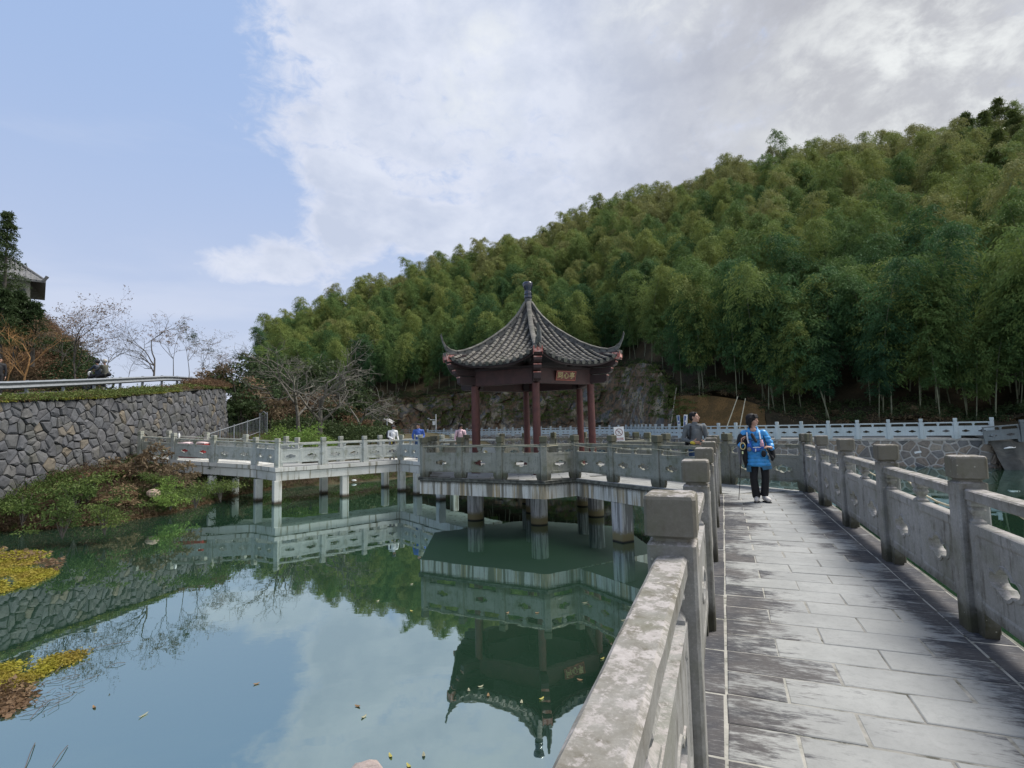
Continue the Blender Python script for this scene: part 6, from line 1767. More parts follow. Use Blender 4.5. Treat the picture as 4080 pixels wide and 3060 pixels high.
mb = MB(); mb.capsule((-.095, -.155, 1.235), (-.045, -.175, 1.13), .030, .026); mb.capsule((-.105, -.15, 1.26), (-.085, -.155, 1.225), .026, .030); remesh(mb, 'black_gadget_on_strap', .008, M_BLACK, wr_, 1)
mb = MB(); mb.tube([(.09, -.06, 1.24), (.12, -.10, 1.05), (.175, -.10, .90), (.225, -.05, .80)], [.012, .014, .018, .030], 8); mb.tube([(.16, .05, 1.2), (.215, .03, 1.0), (.235, .0, .85), (.21, .0, .76)], [.05, .055, .045, .02], 10); remesh(mb, 'dark_shoulder_bag', .012, M_BLKC, wr_, 2)
mb = MB(); mb.ball((-.335, .04, .98), (.055, .05, .12), 12, 10); mb.ball((-.33, .04, .76), (.03, .03, .09)); mb.capsule((-.335, .04, .98), (-.33, .04, .76), .04, .025); remesh(mb, 'hanging_glove_bag', .012, M_GREYC, wr_, 2)
# walking pole held in the raised hand
q = fig.R @ Vector((-.285, -.175, 0)) + fig.loc; tip = on_z(2944, 1991, 0.0)
wp_ = empty('walking_pole', tip); tag(wp_, 'thin walking pole with a pale yellow grip loop held by the woman in blue', 'walking pole')
hnd = fig.R @ Vector((-.275, -.195, 1.12)) + fig.loc
top = Vector(hnd) + Vector((0, 0, .06))
MB().tube([tuple(tip + Vector((0, 0, .004))), tuple(tip.lerp(top, .5)), tuple(top - (top - tip)*.10)], [.006, .007, .009], 8).build('shaft', M_BLACK, wp_)
MB().tube([tuple(top - (top - tip)*.11), tuple(top)], [.014, .016], 10).build('grip', M_BLACK, wp_)
lp = []
for i in range(17): a_ = 2*PI*i/16; lp.append(fig.R @ Vector((-.272 + .042*math.cos(a_), -.20, 1.045 + .062*math.sin(a_))) + fig.loc)
MB().tube([tuple(p) for p in lp], .009, 6).build('wrist_loop', plain('cream_strap', (.60, .52, .26), .7), wp_)
p = fig.R @ Vector((-.28, -.205, .925)) + fig.loc; MB().box(tuple(p), (.026, .018, .05), -AZW).build('tag', plain('lime_tag', (.62, .66, .35), .5), wp_)

# man in grey --------------------------------------------------------------
loc = at_y(2780, 1900, 12.3); azm = math.atan2(loc.x, loc.y)
fig = Fig((loc.x, loc.y, 0), azm, 'man with dark hair in a grey jacket and backpack straps looking right, behind the balustrade')
P, M_, k = standing(fig, 1.735, face=(.95, -.22, .12), lean=(-.01, 0), top=M_GREYJ, legs=M_JEAN, hair='short', vox=.011, sh=.2,
         arms=[((-.265, -.03, 1.10), (-.075, -.16, 1.055)), ((.235, .0, 1.13), (.17, -.12, 1.06))])
MB().tube([(-.10, -.10, 1.43), (-.115, -.155, 1.30), (-.125, -.16, 1.15), (-.15, -.09, 1.02)], .022, 8, flat=.5).build('backpack_strap', M_BLKC, fig.r)
MB().tube([(.12, -.08, 1.42), (.15, -.13, 1.30), (.18, -.12, 1.18), (.20, -.02, 1.08)], .012, 8, flat=.5).build('backpack_strap', M_BLKC, fig.r)
mb = MB(); mb.ball((-.05, .17, 1.2), (.15, .09, .24)); mb.ball((-.20, .08, 1.04), (.05, .08, .10)); remesh(mb, 'backpack', .014, M_BLKC, fig.r, 3)
mb = MB(); mb.ball((-.05, -.18, 1.055), (.055, .042, .045)); mb.capsule((-.09, -.165, 1.06), (-.05, -.18, 1.055), .040, .042); remesh(mb, 'yellow_glove_cuff', .009, M_YEL, fig.r, 2)
MB().tube([(-.05, .06, 1.445), (.0, -.06, 1.435), (.055, -.075, 1.43), (.09, -.03, 1.45)], .026, 8, flat=.6).build('collar', plain('dark_collar', (.045, .05, .06), .8), fig.r)

# three people on the bridge ------------------------------------------------
def on_bridge(px, Y): p = at_y(px, 1700, Y); return (p.x, p.y, 0.0), math.atan2(p.x, p.y)
loc, az_ = on_bridge(1562, 27.0); fig = Fig(loc, az_, 'man in a dark cap, white top and black backpack leaning on the bridge rail')
standing(fig, 1.72, face=(.9, -.3, -.1), lean=(.06, -.02), top=M_WHT, legs=M_GREYC, skin=M_SKIND, hat=plain('dark_cap', (.05, .055, .06), .8), vox=.018, arms=[((-.17, -.10, 1.12), (.02, -.20, 1.0)), ((.26, 0, 1.14), (.30, -.10, .95))], shoe=M_SOLE)
mb = MB(); mb.ball((-.17, .08, 1.22), (.13, .11, .24)); remesh(mb, 'backpack', .02, M_BLKC, fig.r, 3)
MB().ball((.03, -.25, .86), (.10, .06, .09), 12, 8).build('black_bag', M_BLKC, fig.r, smooth=True); MB().tube([(-.02, -.31, .95), (-.02, -.315, .77)], .02, 6, flat=.4).build('yellow_band', M_YEL, fig.r)
MB().tube([(-.10, -.07, 1.42), (-.10, -.12, 1.2), (-.12, -.08, 1.05)], .025, 8, flat=.5).build('backpack_strap', M_BLKC, fig.r)
loc, az_ = on_bridge(1667, 26.2); fig = Fig(loc, az_, 'man in a royal blue jacket with a white chest band standing on the bridge')
standing(fig, 1.74, face=(-.75, -.6, -.1), top=plain('royal_blue_jacket', (.03, .085, .33), .7, var=.12), legs=M_JEAN, vox=.018, sh=.21, arms=[((-.27, -.02, 1.15), (-.24, -.06, .96)), ((.27, 0, 1.13), (.20, -.14, 1.02))])
MB().box((0, -.140, 1.16), (.24, .05, .075)).build('white_band', M_WHT, fig.r, bevel=.01)
loc, az_ = on_bridge(1834, 24.0); fig = Fig(loc, az_, 'woman in a pale pink hooded jacket with dark backpack straps holding a phone')
standing(fig, 1.66, face=(.55, -.8, -.25), top=M_PINKJ, legs=M_GREYC, skin=M_SKIND, hair='bob', vox=.016, sh=.19, lean=(.01, 0), arms=[((-.25, -.02, 1.08), (-.22, -.12, .9)), ((.24, -.04, 1.10), (.33, -.20, 1.04))])
for sg in (-1, 1): MB().tube([(sg*.10, -.07, 1.38), (sg*.12, -.125, 1.22), (sg*.135, -.10, 1.05)], .018, 8, flat=.5).build('backpack_strap', plain('plum_strap', (.05, .035, .06), .8), fig.r)
MB().tube([(-.09, .06, 1.41), (-.05, .0, 1.40), (0, -.09, 1.36), (.05, .0, 1.40), (.09, .06, 1.41)], .03, 8, flat=.6).build('hood', M_PINKJ, fig.r, smooth=True)
MB().box((.37, -.27, 1.10), (.09, .012, .15)).build('phone', M_BLACK, fig.r, bevel=.004)
p = at_y(1477, 1742, 87.0); fig = Fig((p.x, p.y, ZR), math.atan2(p.x, p.y), 'distant walker in a pinkish top beyond the steel fence on the far road')
standing(fig, 1.62, top=plain('coral_top', (.5, .22, .2), .8), legs=M_JEAN, vox=.03, hair='bob')
# riders on the road at the left
def seated(fig, H_, top, hat, face, lean=.10, legs=M_BLKC, arm_to=(.35, 0, 1.0), skin=M_SKIND, seat=.80, helmet=True):
    r = fig.r; k = 1.0; hip = Vector((0, 0, seat)); ch = Vector((lean, 0, seat + .38)); hc = Vector((lean*1.3, 0, seat + .70))
    body = MB(); P, M_ = head_caps(body, hc, face, s=1.02); body.capsule(ch + Vector((0, 0, .14)), hc - Vector((0, 0, .05)), .052, .05)
    coat = MB(); coat.capsule(hip, ch, .14, .15); coat.ball(ch, (.13, .18, .17)); coat.ball(hip, (.15, .17, .12))
    for sg in (-1, 1):
        s_ = ch + Vector((0, sg*.17, .10)); e_ = ch + Vector((.16, sg*.24, -.10)); w_ = Vector((arm_to[0], sg*.25, arm_to[2])); coat.capsule(s_, e_, .062, .05); coat.capsule(e_, w_, .05, .038); body.capsule(w_ - Vector((.02, 0, 0)), w_ + Vector((.03, 0, 0)), .03, .026)
        hand_caps(body, w_ + Vector((.02, 0, 0)), (1, 0, -.2), (0, 0, -1), 1.0, .6, sg)
    pants = MB()
    for sg in (-1, 1): kn = Vector((.40, sg*.17, seat - .12)); pants.capsule(hip + Vector((0, sg*.09, 0)), kn, .09, .07); pants.capsule(kn, Vector((.30, sg*.17, .30)), .068, .05); MB().ball((.36, sg*.17, .25), (.13, .05, .045), 10, 6).build('shoe', M_SOLE, r, smooth=True)
    remesh(pants, 'trousers', .02, legs, r, 3); remesh(coat, 'jacket', .02, top, r, 3); remesh(body, 'body', .011, skin, r, 2); face_parts(P, M_, 1.02, r)
    mb = MB(); mb.ball(P(0, -.015, .035), (.115, .13, .115), 16, 12, M_); remesh(mb, 'helmet', .014, hat, r, 2)
    hair_bob(P, M_, .9, r, M_HAIR, short=True)
gx, gy = at_y(395, 1500, 28.5).xy; gz = float(np.interp(28.5, [p[1] for p in GP], GT)) - .66
yaw = math.radians(68)
def world_fig(loc, rz, label): 
    f_ = Fig(loc, 0, label); f_.r.rotation_euler = (0, 0, rz); return f_
bike = empty('motorcycle', (gx, gy, gz)); bike.rotation_euler = (0, 0, PI + math.radians(-8)); WL[bike.name] = Vector(); tag(bike, 'dark motorcycle with a white round front panel carrying two riders behind the guardrail', 'motorcycle')
for x_ in (-.62, .66):
    prof = [(PI*2*i/20) for i in range(21)]
    MB().tube([(x_ + .27*math.cos(a), 0, .30 + .27*math.sin(a)) for a in prof], .055, 8, cap=False).build('wheel', M_BLACK, bike)
    mb = MB()
    for i in range(6): a = PI*i/6; mb.tube([(x_ - .24*math.cos(a), 0, .30 - .24*math.sin(a)), (x_ + .24*math.cos(a), 0, .30 + .24*math.sin(a))], .008, 4)
    mb.build('spokes', M_GALV, bike)
MB().tube([(.66, 0, .30), (.55, 0, .70), (.46, 0, 1.02)], [.035, .04, .03], 8).build('fork', M_GALV, bike)
MB().tube([(.42, -.33, 1.06), (.47, -.1, 1.03), (.47, .1, 1.03), (.42, .33, 1.06)], .016, 6).build('handlebar', M_BLACK, bike)
mb = MB(); mb.ball((.15, 0, .74), (.30, .14, .13)); mb.capsule((-.1, 0, .45), (.35, 0, .45), .16, .13); mb.capsule((.35, 0, .5), (.5, 0, .85), .08, .08); remesh(mb, 'tank_and_engine', .025, M_BLACK, bike, 2)
mb = MB(); mb.capsule((-.62, 0, .80), (-.02, 0, .76), .10, .12); remesh(mb, 'seat', .025, M_BLKC, bike, 2)
MB().ball((.56, 0, .88), (.06, .13, .14), 12, 8).build('headlight', M_WHITE, bike, smooth=True); MB().tube([(.93, 0, .34), (.84, 0, .53), (.66, 0, .62), (.48, 0, .55)], [.03, .05, .05, .03], 8, flat=.5).build('mudguard', M_WHITE, bike)
for dx_, lab, hm, tp_ in ((.02, 'motorcycle driver in a dark jacket and black helmet', M_BLACK, plain('dark_riding_jacket', (.02, .03, .05), .7)), (-.42, 'pillion rider in dark clothes with a pale helmet behind the driver', plain('olive_helmet', (.35, .33, .30), .5), plain('olive_jacket', (.06, .06, .045), .8))):
    q = Matrix.Rotation(bike.rotation_euler.z, 3, 'Z') @ Vector((dx_, 0, 0)) + Vector((gx, gy, gz)); f_ = world_fig(q, bike.rotation_euler.z, lab); seated(f_, 1.7, tp_, hm, (1, .1, 0), arm_to=(.42, 0, 1.04))
p = at_y(2, 1520, 23.5); z_ = float(np.interp(23.5, [q[1] for q in GP], GT)) - .66
f_ = Fig((p.x - .1, p.y, z_), math.atan2(p.x, p.y), 'figure in black cut by the left picture edge, walking behind the guardrail'); standing(f_, 1.7, top=M_BLKC, legs=M_BLKC, vox=.02, face=(.8, .5, 0), hair='short')

# ------------------------------------------------------------ guardrail on the road
gr = empty('guardrail', (GP[2][0], GP[2][1], 3)); tag(gr, 'galvanised steel guardrail along the road above the stone wall', 'guardrail')
ys = np.arange(9, 40.5, 1.0); gl = [Vector((*[np.interp(y, [p[1] for p in GP], [p[0] for p in GP])], y, np.interp(y, [p[1] for p in GP], GT))) for y in ys]
prof = [(.0, 0), (.035, -.03), (.075, -.06), (.035, -.10), (.0, -.155), (.035, -.21), (.075, -.25), (.035, -.28), (.0, -.31)]
rings = []
for i, q in enumerate(gl):
    rings.append([(q.x + a_, q.y, q.z + b_) for a_, b_ in prof] + [(q.x + a_ - .012, q.y, q.z + b_) for a_, b_ in prof[::-1]])
for i in range(0, len(rings) - 1, 4): MB().loft(rings[i:min(i + 5, len(rings))]).build('beam', M_GALV, gr)
for i in range(0, len(gl), 2):
    q = gl[i]; MB().tube([(q.x - .09, q.y, q.z - 1.0), (q.x - .09, q.y, q.z + .02)], .062, 10).build('post', M_GALV, gr); MB().box((q.x - .03, q.y, q.z - .15), (.06, .12, .2)).build('spacer', M_GALV, gr)

# ------------------------------------------------------------ house behind the mound
hc_ = at_y(70, 1180, 38); hs = empty('house', (hc_.x - 3.5, 40, 8)); tag(hs, 'pale house with a grey tiled roof and upturned gable on the left above the trees', 'house')
zE = at_y(150, 1125, 38).z; zR_ = at_y(60, 1062, 38).z; xR = at_y(150, 1125, 38).x
M_HWALL = plain('house_render', (.42, .40, .34), .9, var=.15); M_HROOF = plain('house_roof', (.13, .13, .13), .85, var=.3, sc=5)
hs.location = (xR, 38.0, zE); hs.rotation_euler = (0, 0, math.atan(.885)); WL[hs.name] = Vector()
MB().box((-3.4, 2.9, -3.6), (6, 5, 7.4)).build('wall', M_HWALL, hs)
dz_ = zR_ - zE
hh_ = dz_*1.75
R8 = [(-9, -.45, 0), (.45, -.45, .10), (-1.5, 2.9, hh_), (-9, 2.9, hh_), (.45, 6.2, .10), (-9, 6.2, 0)]
mb = MB(); mb.add(R8 + [(x, y, z - .16) for x, y, z in R8], [(0, 1, 2, 3), (1, 4, 2), (4, 5, 3, 2), (6, 9, 8, 7), (7, 8, 10), (10, 8, 9, 11), (0, 6, 7, 1), (1, 7, 10, 4)])
rf_ = mb.build('roof', M_HROOF, hs); WL[rf_.name] = Vector()
for i in range(30):
    x_ = .25 - i*.3; t_ = min(1.0, (.45 - x_)/1.95); MB().tube([(x_, -.47, .05), (x_, -.45 + 3.35*t_, hh_*t_ + .05)], .05, 5).build('roof_rib', M_HROOF, rf_)
MB().box((-5.2, 2.9, hh_ + .10), (7.4, .25, .25)).build('ridge', M_HROOF, hs); MB().tube([(.30, -.40, .02), (.52, -.42, .42)], [.09, .12], 6).build('roof_finial', M_HROOF, hs)
MB().tube([(.40, -.40, .12), (-1.5, 2.9, hh_ + .1)], .09, 6).build('hip_rib', M_HROOF, rf_)
for x_ in (-.8, -1.7, -2.7):
    w_ = MB().box((x_, .37, -.75), (.42, .08, .55)).build('window', plain('window_frame', (.3, .3, .28), .7), hs); WL[w_.name] = Vector(); MB().box((x_, .32, -.75), (.32, .02, .44)).build('pane', plain('dark_glass', (.03, .035, .04), .1), w_)

# ------------------------------------------------------------ steel fence on the ramp and on the far road
def picket_fence(name, A_, B_, h, n, label, gap=.13, top_r=.028, skirt=True, rails=False):
    A_, B_ = Vector(A_), Vector(B_); r = empty(name, A_); tag(r, label, 'fence'); nP = n
    MB().tube([tuple(A_ + Vector((0, 0, h))), tuple(B_ + Vector((0, 0, h)))], top_r, 8).build('top_rail', M_GALV, r)
    if rails:
        for k in (.25, .5, .75): MB().tube([tuple(A_ + Vector((0, 0, h*k))), tuple(B_ + Vector((0, 0, h*k)))], .022, 6).build('rail', M_GALV, r)
    else: MB().tube([tuple(A_ + Vector((0, 0, .12))), tuple(B_ + Vector((0, 0, .12)))], .02, 6).build('bottom_rail', M_GALV, r)
    for i in range(nP + 1):
        q = A_.lerp(B_, i/nP); MB().tube([tuple(q + Vector((0, 0, -.3))), tuple(q + Vector((0, 0, h + .10)))], .035, 8).build('post', M_GALV, r)
    if not rails:
        L = (B_ - A_).length; m = min(290, int(L/gap))
        for i in range(m):
            q = A_.lerp(B_, (i + .5)/m); MB().tube([tuple(q + Vector((0, 0, .12))), tuple(q + Vector((0, 0, h)))], .011, 5, cap=False).build('picket', M_GALV, r)
    return r
a_ = at_y(815, 1735, 29.0); b_ = at_y(1035, 1664, 33.5)
picket_fence('ramp_fence', a_ - Vector((0, 0, 1.0)), b_ - Vector((0, 0, 1.0)), 1.0, 4, 'galvanised steel picket railing climbing to the right beside the stone wall')
b2 = b_ + Vector((.55, -.2, .05)); MB()
gt_ = empty('gate_panel', b_); tag(gt_, 'small steel panel with a pointed top closing the end of the ramp railing', 'fence panel')
for q in (b_, b2): MB().tube([tuple(q + Vector((0, 0, -1.1))), tuple(q + Vector((0, 0, .28)))], .03, 8).build('post', M_GALV, gt_)
MB().tube([tuple(b_ + Vector((0, 0, .12))), tuple(b_.lerp(b2, .5) + Vector((0, 0, .36))), tuple(b2 + Vector((0, 0, .12)))], .022, 6).build('arched_rail', M_GALV, gt_)
for i in range(4): q = b_.lerp(b2, (i + 1)/5); MB().tube([tuple(q + Vector((0, 0, -1.0))), tuple(q + Vector((0, 0, .15)))], .011, 5).build('picket', M_GALV, gt_)
fa = Vector((ug(1320)*88, 88, ZR)); fb = Vector((ug(1560)*88, 88, ZR)); fc = Vector((ug(1598)*88, 88, ZR)); fd_ = Vector((ug(1700)*87.3, 87.3, ZR))
picket_fence('road_fence', fa, fb, 1.15, 7, 'pale steel fence along the far road, left section behind the walkers', rails=True)
picket_fence('road_fence', fc, fd_, 1.15, 3, 'pale steel fence along the far road, short section joining the stone balustrade', rails=True)
M_PBLUE = plain('blue_print', (.06, .12, .32), .5)
bb_ = (at_y(1455, 1745, 86.5), at_y(1655, 1745, 86.5))

# solar lamp posts
for px, Y, h, lab, arm in ((1543, 80, 2.75, 'white pole with a small solar panel on the far road beyond the capped man', 0), (1738, 86.4, 3.55, 'white pole with camera arm and box beside the far pale balustrade', 1)):
    p = at_y(px, 1745, Y); r = empty('solar_post', (p.x, p.y, ZR)); tag(r, lab, 'pole')
    MB().tube([(p.x, p.y, ZR), (p.x, p.y, ZR + h)], .085, 8).build('pole', M_WHITE, r)
    if arm:
        MB().tube([(p.x, p.y, ZR + h*.74), (p.x - 1.0, p.y - .2, ZR + h*.76)], .05, 6).build('arm', M_WHITE, r); MB().ball((p.x - 1.15, p.y - .3, ZR + h*.80), (.22, .16, .14), 8, 6).build('camera', M_GALV, r); MB().box((p.x - .32, p.y - .12, ZR + h*.60), (.42, .25, .62)).build('box', M_WHITE, r, bevel=.02)
    else:
        MB().box((p.x + .45, p.y - .2, ZR + h*.93), (1.1, .7, .05), M=Matrix.Rotation(math.radians(30), 3, 'Y') @ Matrix.Rotation(math.radians(35), 3, 'X')).build('solar_panel', plain('solar_cell', (.02, .025, .04), .2), r); MB().box((p.x - .3, p.y, ZR + h*1.0), (.6, .12, .10), M=Matrix.Rotation(math.radians(35), 3, 'Y')).build('lamp', M_WHITE, r); MB().box((p.x, p.y - .12, ZR + h*.62), (.3, .2, .4)).build('box', M_BLACK, r)

# ------------------------------------------------------------ signs
sp = side_cut(0, .84); sc_ = Vector((sp.x - .02, sp.y - .13, 0)); azs = math.atan2(sc_.x, sc_.y) 
ctr = at_y(2467, 1729.5, sc_.y); ctr.x -= 0; wS, hS = .30, .435
sg_ = empty('warning_sign', ctr); tag(sg_, 'white no climbing sign with red ring and running figure fixed to a balustrade post', 'sign')
Rz = Matrix.Rotation(-azs*.6 + .02, 3, 'Z') @ Matrix.Rotation(math.radians(-3), 3, 'Y')
def onS(x, z, y=0.0): return ctr + Rz @ Vector((x, -y, z))
MB().box(tuple(ctr), (wS, .012, hS), M=Rz).build('board', M_WHITE, sg_, bevel=.003)
mb = MB(); R_o, R_i, n_ = .112, .092, 40; cz = .055
vs = [onS(R_*math.cos(2*PI*i/n_), cz + R_*math.sin(2*PI*i/n_), .0095) for R_ in (R_o, R_i) for i in range(n_)]
mb.add(vs, [(i, (i+1) % n_, n_ + (i+1) % n_, n_ + i) for i in range(n_)])
dgl = Vector((-.7071, .7071)); pp = Vector((.7071, .7071))
mb.add([onS(*(dgl*s_*.094 + pp*t_*.009 + Vector((0, cz))), .0098) for s_, t_ in ((1, -1), (1, 1), (-1, 1), (-1, -1))], [(0, 1, 2, 3)])
mb.build('ring', plain('ring_brown_red', (.22, .085, .08), .6), sg_)
mb = MB()
for (x0, z0, x1, z1, w_) in ((-.005, .10, .0, .10, .016), (.004, .085, .012, .045, .013), (.012, .085, .035, .068, .006), (.0, .082, -.022, .060, .006), (.012, .045, .035, .028, .007), (.035, .028, .05, .032, .006), (.008, .045, -.012, .022, .007), (-.012, .022, -.022, -.005, .006)):
    a_, b_ = Vector((x0, z0)), Vector((x1, z1)); d = (b_ - a_).normalized(); n2_ = Vector((-d.y, d.x)); a_ -= d*w_*.4; b_ += d*w_*.4
    mb.add([onS(*(a_ + n2_*w_/2), .0088), onS(*(b_ + n2_*w_/2), .0088), onS(*(b_ - n2_*w_/2), .0088), onS(*(a_ - n2_*w_/2), .0088)], [(0, 1, 2, 3)])
mb.build('running_figure', plain('figure_dark', (.09, .07, .07), .6), sg_)
mb = MB()
for (cx_, cz_, sx_, sz_) in ((0, -.118, .235, .010), (0, -.178, .235, .010), (-.1125, -.148, .010, .060), (.1125, -.148, .010, .060)):
    mb.add([onS(cx_ + a_*sx_/2, cz_ + b_*sz_/2, .0088) for a_, b_ in ((-1, -1), (1, -1), (1, 1), (-1, 1))], [(0, 1, 2, 3)])
mb.build('text_frame', M_SIGNR, sg_)
me = text_mesh('禁止攀爬', .052, .0006, M_SIGNR, 'lettering'); B3s = Matrix((Rz @ Vector((1, 0, 0)), Rz @ Vector((0, 0, 1)), Rz @ Vector((0, -1, 0)))).transposed()
M_ = B3s.to_4x4(); M_.translation = onS(0, -.148, .0075); link('lettering', me, sg_, M_)
for px, Y, hh, tilt_, lab, ww in ((2705, 47.6, 1.9, -2, 'narrow grey-blue banner with dark vertical writing behind the far balustrade, left one', 13), (2730, 46.8, 2.0, 5, 'narrow white and blue banner leaning right behind the far balustrade', 15)):
    p = at_y(px, 1690, Y + 1.0); wd = ww/FPX*(Y + 1); bz_ = at_y(px, 1652 if tilt_ > 0 else 1654, Y + 1).z
    r = empty('banner', (p.x, p.y, ZR)); tag(r, lab, 'banner'); Rt = Matrix.Rotation(math.radians(tilt_), 3, 'Y')
    hh = bz_ - ZR; c = Vector((p.x, p.y, ZR + hh/2))
    MB().box(tuple(c), (wd, .04, hh), M=Rt).build('board', M_WHITE if tilt_ > 0 else plain('faded_board', (.33, .38, .42), .6), r)
    MB().box(tuple(c + Rt @ Vector((-wd*.18 if tilt_ > 0 else 0, -.025, 0))), (wd*.42, .012, hh*.9), M=Rt).build('blue_band', M_PBLUE, r)
    for i in range(5): MB().box(tuple(c + Rt @ Vector((-wd*.05, -.036, hh*(.38 - .17*i)))), (wd*.34, .008, hh*.07), M=Rt @ Matrix.Rotation(.3*(i % 2), 3, 'Y')).build('lettering', M_WHITE if i % 2 else M_PBLUE, r)

# ------------------------------------------------------------ things on the bridge and on the banks
p = at_y(768, 1800, 26.0); rb_ = empty('red_stall', (p.x, p.y, .32)); tag(rb_, 'low dark red cabinet with two white and pink scalloped covers on the bridge', 'cabinet')
M_SR = plain('stall_red', (.25, .03, .03), .5, var=.2)
MB().box((p.x, p.y, .32 + .36), (1.42, .55, .66)).build('cabinet', M_SR, rb_, bevel=.02)
for dx_ in (-.36, .36):
    mb = MB(); mb.loft([[(p.x + dx_ + sx*.35*(1 - .02*i), p.y + sy*.30*(1 - .03*i), .32 + .70 + .035*i + .02*math.sin(sx*3 + i)) for sx, sy in ((-1, -1), (-.5, -1), (0, -1), (.5, -1), (1, -1), (1, 1), (0, 1), (-1, 1))] for i in range(3)]); mb.build('cover', plain('pink_white_cover', (.62, .48, .48), .7, var=.25, sc=6), rb_)
for dx_ in (-.36, .36): MB().box((p.x + dx_, p.y - .285, .32 + .36), (.62, .03, .5)).build('door', M_SR, rb_, bevel=.01)
p = at_y(709, 1745, 25.2); o = MB().lathe([(0, .035), (.02, .045), (.16, .045), (.20, .02), (.23, .018)], 12).build('white_bottle', M_WHITE, smooth=True); o.location = (p.x, p.y, p.z); tag(o, 'small white bottle standing on the handrail by the second bridge post', 'bottle')
o.location = (at_y(690, 1740, 24.78).x + .30, 24.73, .33 + .99)
# rope along the pavilion rails and on the right rail
def rope(pts_, label, r=.009):
    o = MB().tube([tuple(p) for p in pts_], r, 6).build('rope', M_ROPE); tag(o, label, 'rope'); return o
rp = []
outl = [*pf[::-1]]
path = [(hv[5] + (hv[5] - CP).normalized()*.10), *[hv[5].lerp(hv[0], t) + ((hv[5] + hv[0])/2 - CP).normalized()*.115 for t in (.17, .33, .5, .67, .83)], hv[0] + (hv[0] - CP).normalized()*.12, cutL - am*.12]
full = []
for i, q in enumerate(path): full.append(Vector((q.x, q.y, .955 + (.012 if i % 2 else -.02))))
cl_ = [Vector(p[:2]).lerp(Vector(p[:2]), 0) for p in conn_l[::-1]]
for i in range(len(cl_) - 1):
    for t in (.1, .5, .9): q = cl_[i].lerp(cl_[i+1], t) - am*.10; full.append(Vector((q.x, q.y, .93 - (.05 if t == .5 else 0) - .02*i)))
rope(full, 'pale rope strung along the outside of the platform balustrade')
for i, (z0, sg) in enumerate(((.93, .10), (.90, .12), (.92, .10), (.86, .06), (.84, .05))):
    t0_ = 4.845 + SP*(i - 1); a_, b_ = TO(t0_ + .1, ro_c + .115), TO(t0_ + SP - .1, ro_c + .115)
    if i in (1, 2, 0): rope([Vector((*a_.lerp(b_, t).xy, z0 - 4*sg*t*(1 - t) - .05*(1-t))) for t in np.linspace(0, 1, 9)], ('pale rope sagging outside the right balustrade, nearest span', 'pale rope sagging outside the right balustrade, second span', 'pale rope sagging outside the right balustrade, third span')[i])
# rock at the bottom edge, scraps
mb = MB().ball((0, 0, 0), (.30, .34, .44), 9, 6); mb.v = [(x*(1 + .6*nz(x*5, y*5, z*5)), y*(1 + .5*nz(x*6, y*4, z)), min(z, .36 + .25*x)*(1 + .2*nz(x*4, y*5, z*3))) for x, y, z in mb.v]
o = mb.build('rock', stone_mat('pink_rock', (.36, .29, .26), (.28, .23, .21), stain_amt=.4)); p = on_z(1440, 3110, -1.45); o.location = (p.x, p.y, -1.73); tag(o, 'pinkish rock tip breaking the water at the bottom picture edge', 'rock')
p = at_y(4022, 1785, 30.6); o = MB().tube([(-.30, 0, -.02), (-.2, 0, .0), (0, 0, .03), (.18, 0, .02), (.25, 0, .0), (.36, 0, .04)], [.03, .06, .085, .06, .03, .02], 8, flat=.6).build('plastic_scrap', M_WHITE, smooth=True); o.location = p; tag(o, 'white plastic scrap lying on the dark bank at the right edge', 'litter')
p = at_y(3645, 1801, 33.3); o = MB().box((0, 0, 0), (.34, .03, .12), 0).build('plastic_scrap', M_WHITE, bevel=.01); o.location = (p.x, p.y - .25, p.z); o.rotation_euler = (.3, -.2, -.7); tag(o, 'white scrap stuck on the rubble wall above the water', 'litter')

# ------------------------------------------------------------ floating weed and leaves
def mat_quads(poly, n, leaf, z=WATER + .012):
    P_ = []; xs = [p[0] for p in poly]; ys_ = [p[1] for p in poly]
    def inside(x, y):
        c = False
        for i in range(len(poly)):
            a, b = poly[i], poly[i-1]
            if (a[1] > y) != (b[1] > y) and x < (b[0] - a[0])*(y - a[1])/(b[1] - a[1]) + a[0]: c = not c
        return c
    rs = random.Random(2)
    while len(P_) < n:
        x, y = rs.uniform(min(xs), max(xs)), rs.uniform(min(ys_), max(ys_))
        if inside(x, y) and nz(x*1.6, y*1.6, 4) > -.16: x += rs.gauss(0, .06); y += rs.gauss(0, .10); P_.append((x, y, z + rs.uniform(0, .02)))
    P_ = np.array(P_); d = RNG.normal(size=P_.shape); d[:, 2] *= .12
    L = leaf*RNG.uniform(.5, 1.5, len(P_)); V = leaf_quads(P_, d, L, L*.7, 0.0); V[:, :, 2] = np.maximum(V[:, :, 2], WATER + .006); return V
wq = lambda lst: [tuple(on_z(x, y, WATER)[:2]) for x, y in lst]
stuff_obj('floating_weed', np.concatenate([mat_quads(wq([(-160, 2200), (0, 2196), (165, 2205), (150, 2235), (110, 2262), (-160, 2275)]), 12000, .05), mat_quads(wq([(-160, 2275), (0, 2268), (200, 2275), (205, 2290), (120, 2330), (0, 2365), (-160, 2390)]), 15000, .05),
      mat_quads(wq([(-140, 2680), (0, 2668), (100, 2640), (290, 2615), (300, 2630), (150, 2690), (80, 2735), (-140, 2750)]), 12000, .038)]), M_WEED)
stuff_obj('floating_weed_brown', np.concatenate([mat_quads(wq([(-160, 2185), (60, 2185), (240, 2230), (215, 2290), (165, 2250), (-160, 2215)]), 900, .09), mat_quads(wq([(-140, 2740), (60, 2730), (90, 2780), (60, 2850), (-140, 2860)]), 2600, .06)]), M_BROWN)
tw = MB(); rs = random.Random(9)
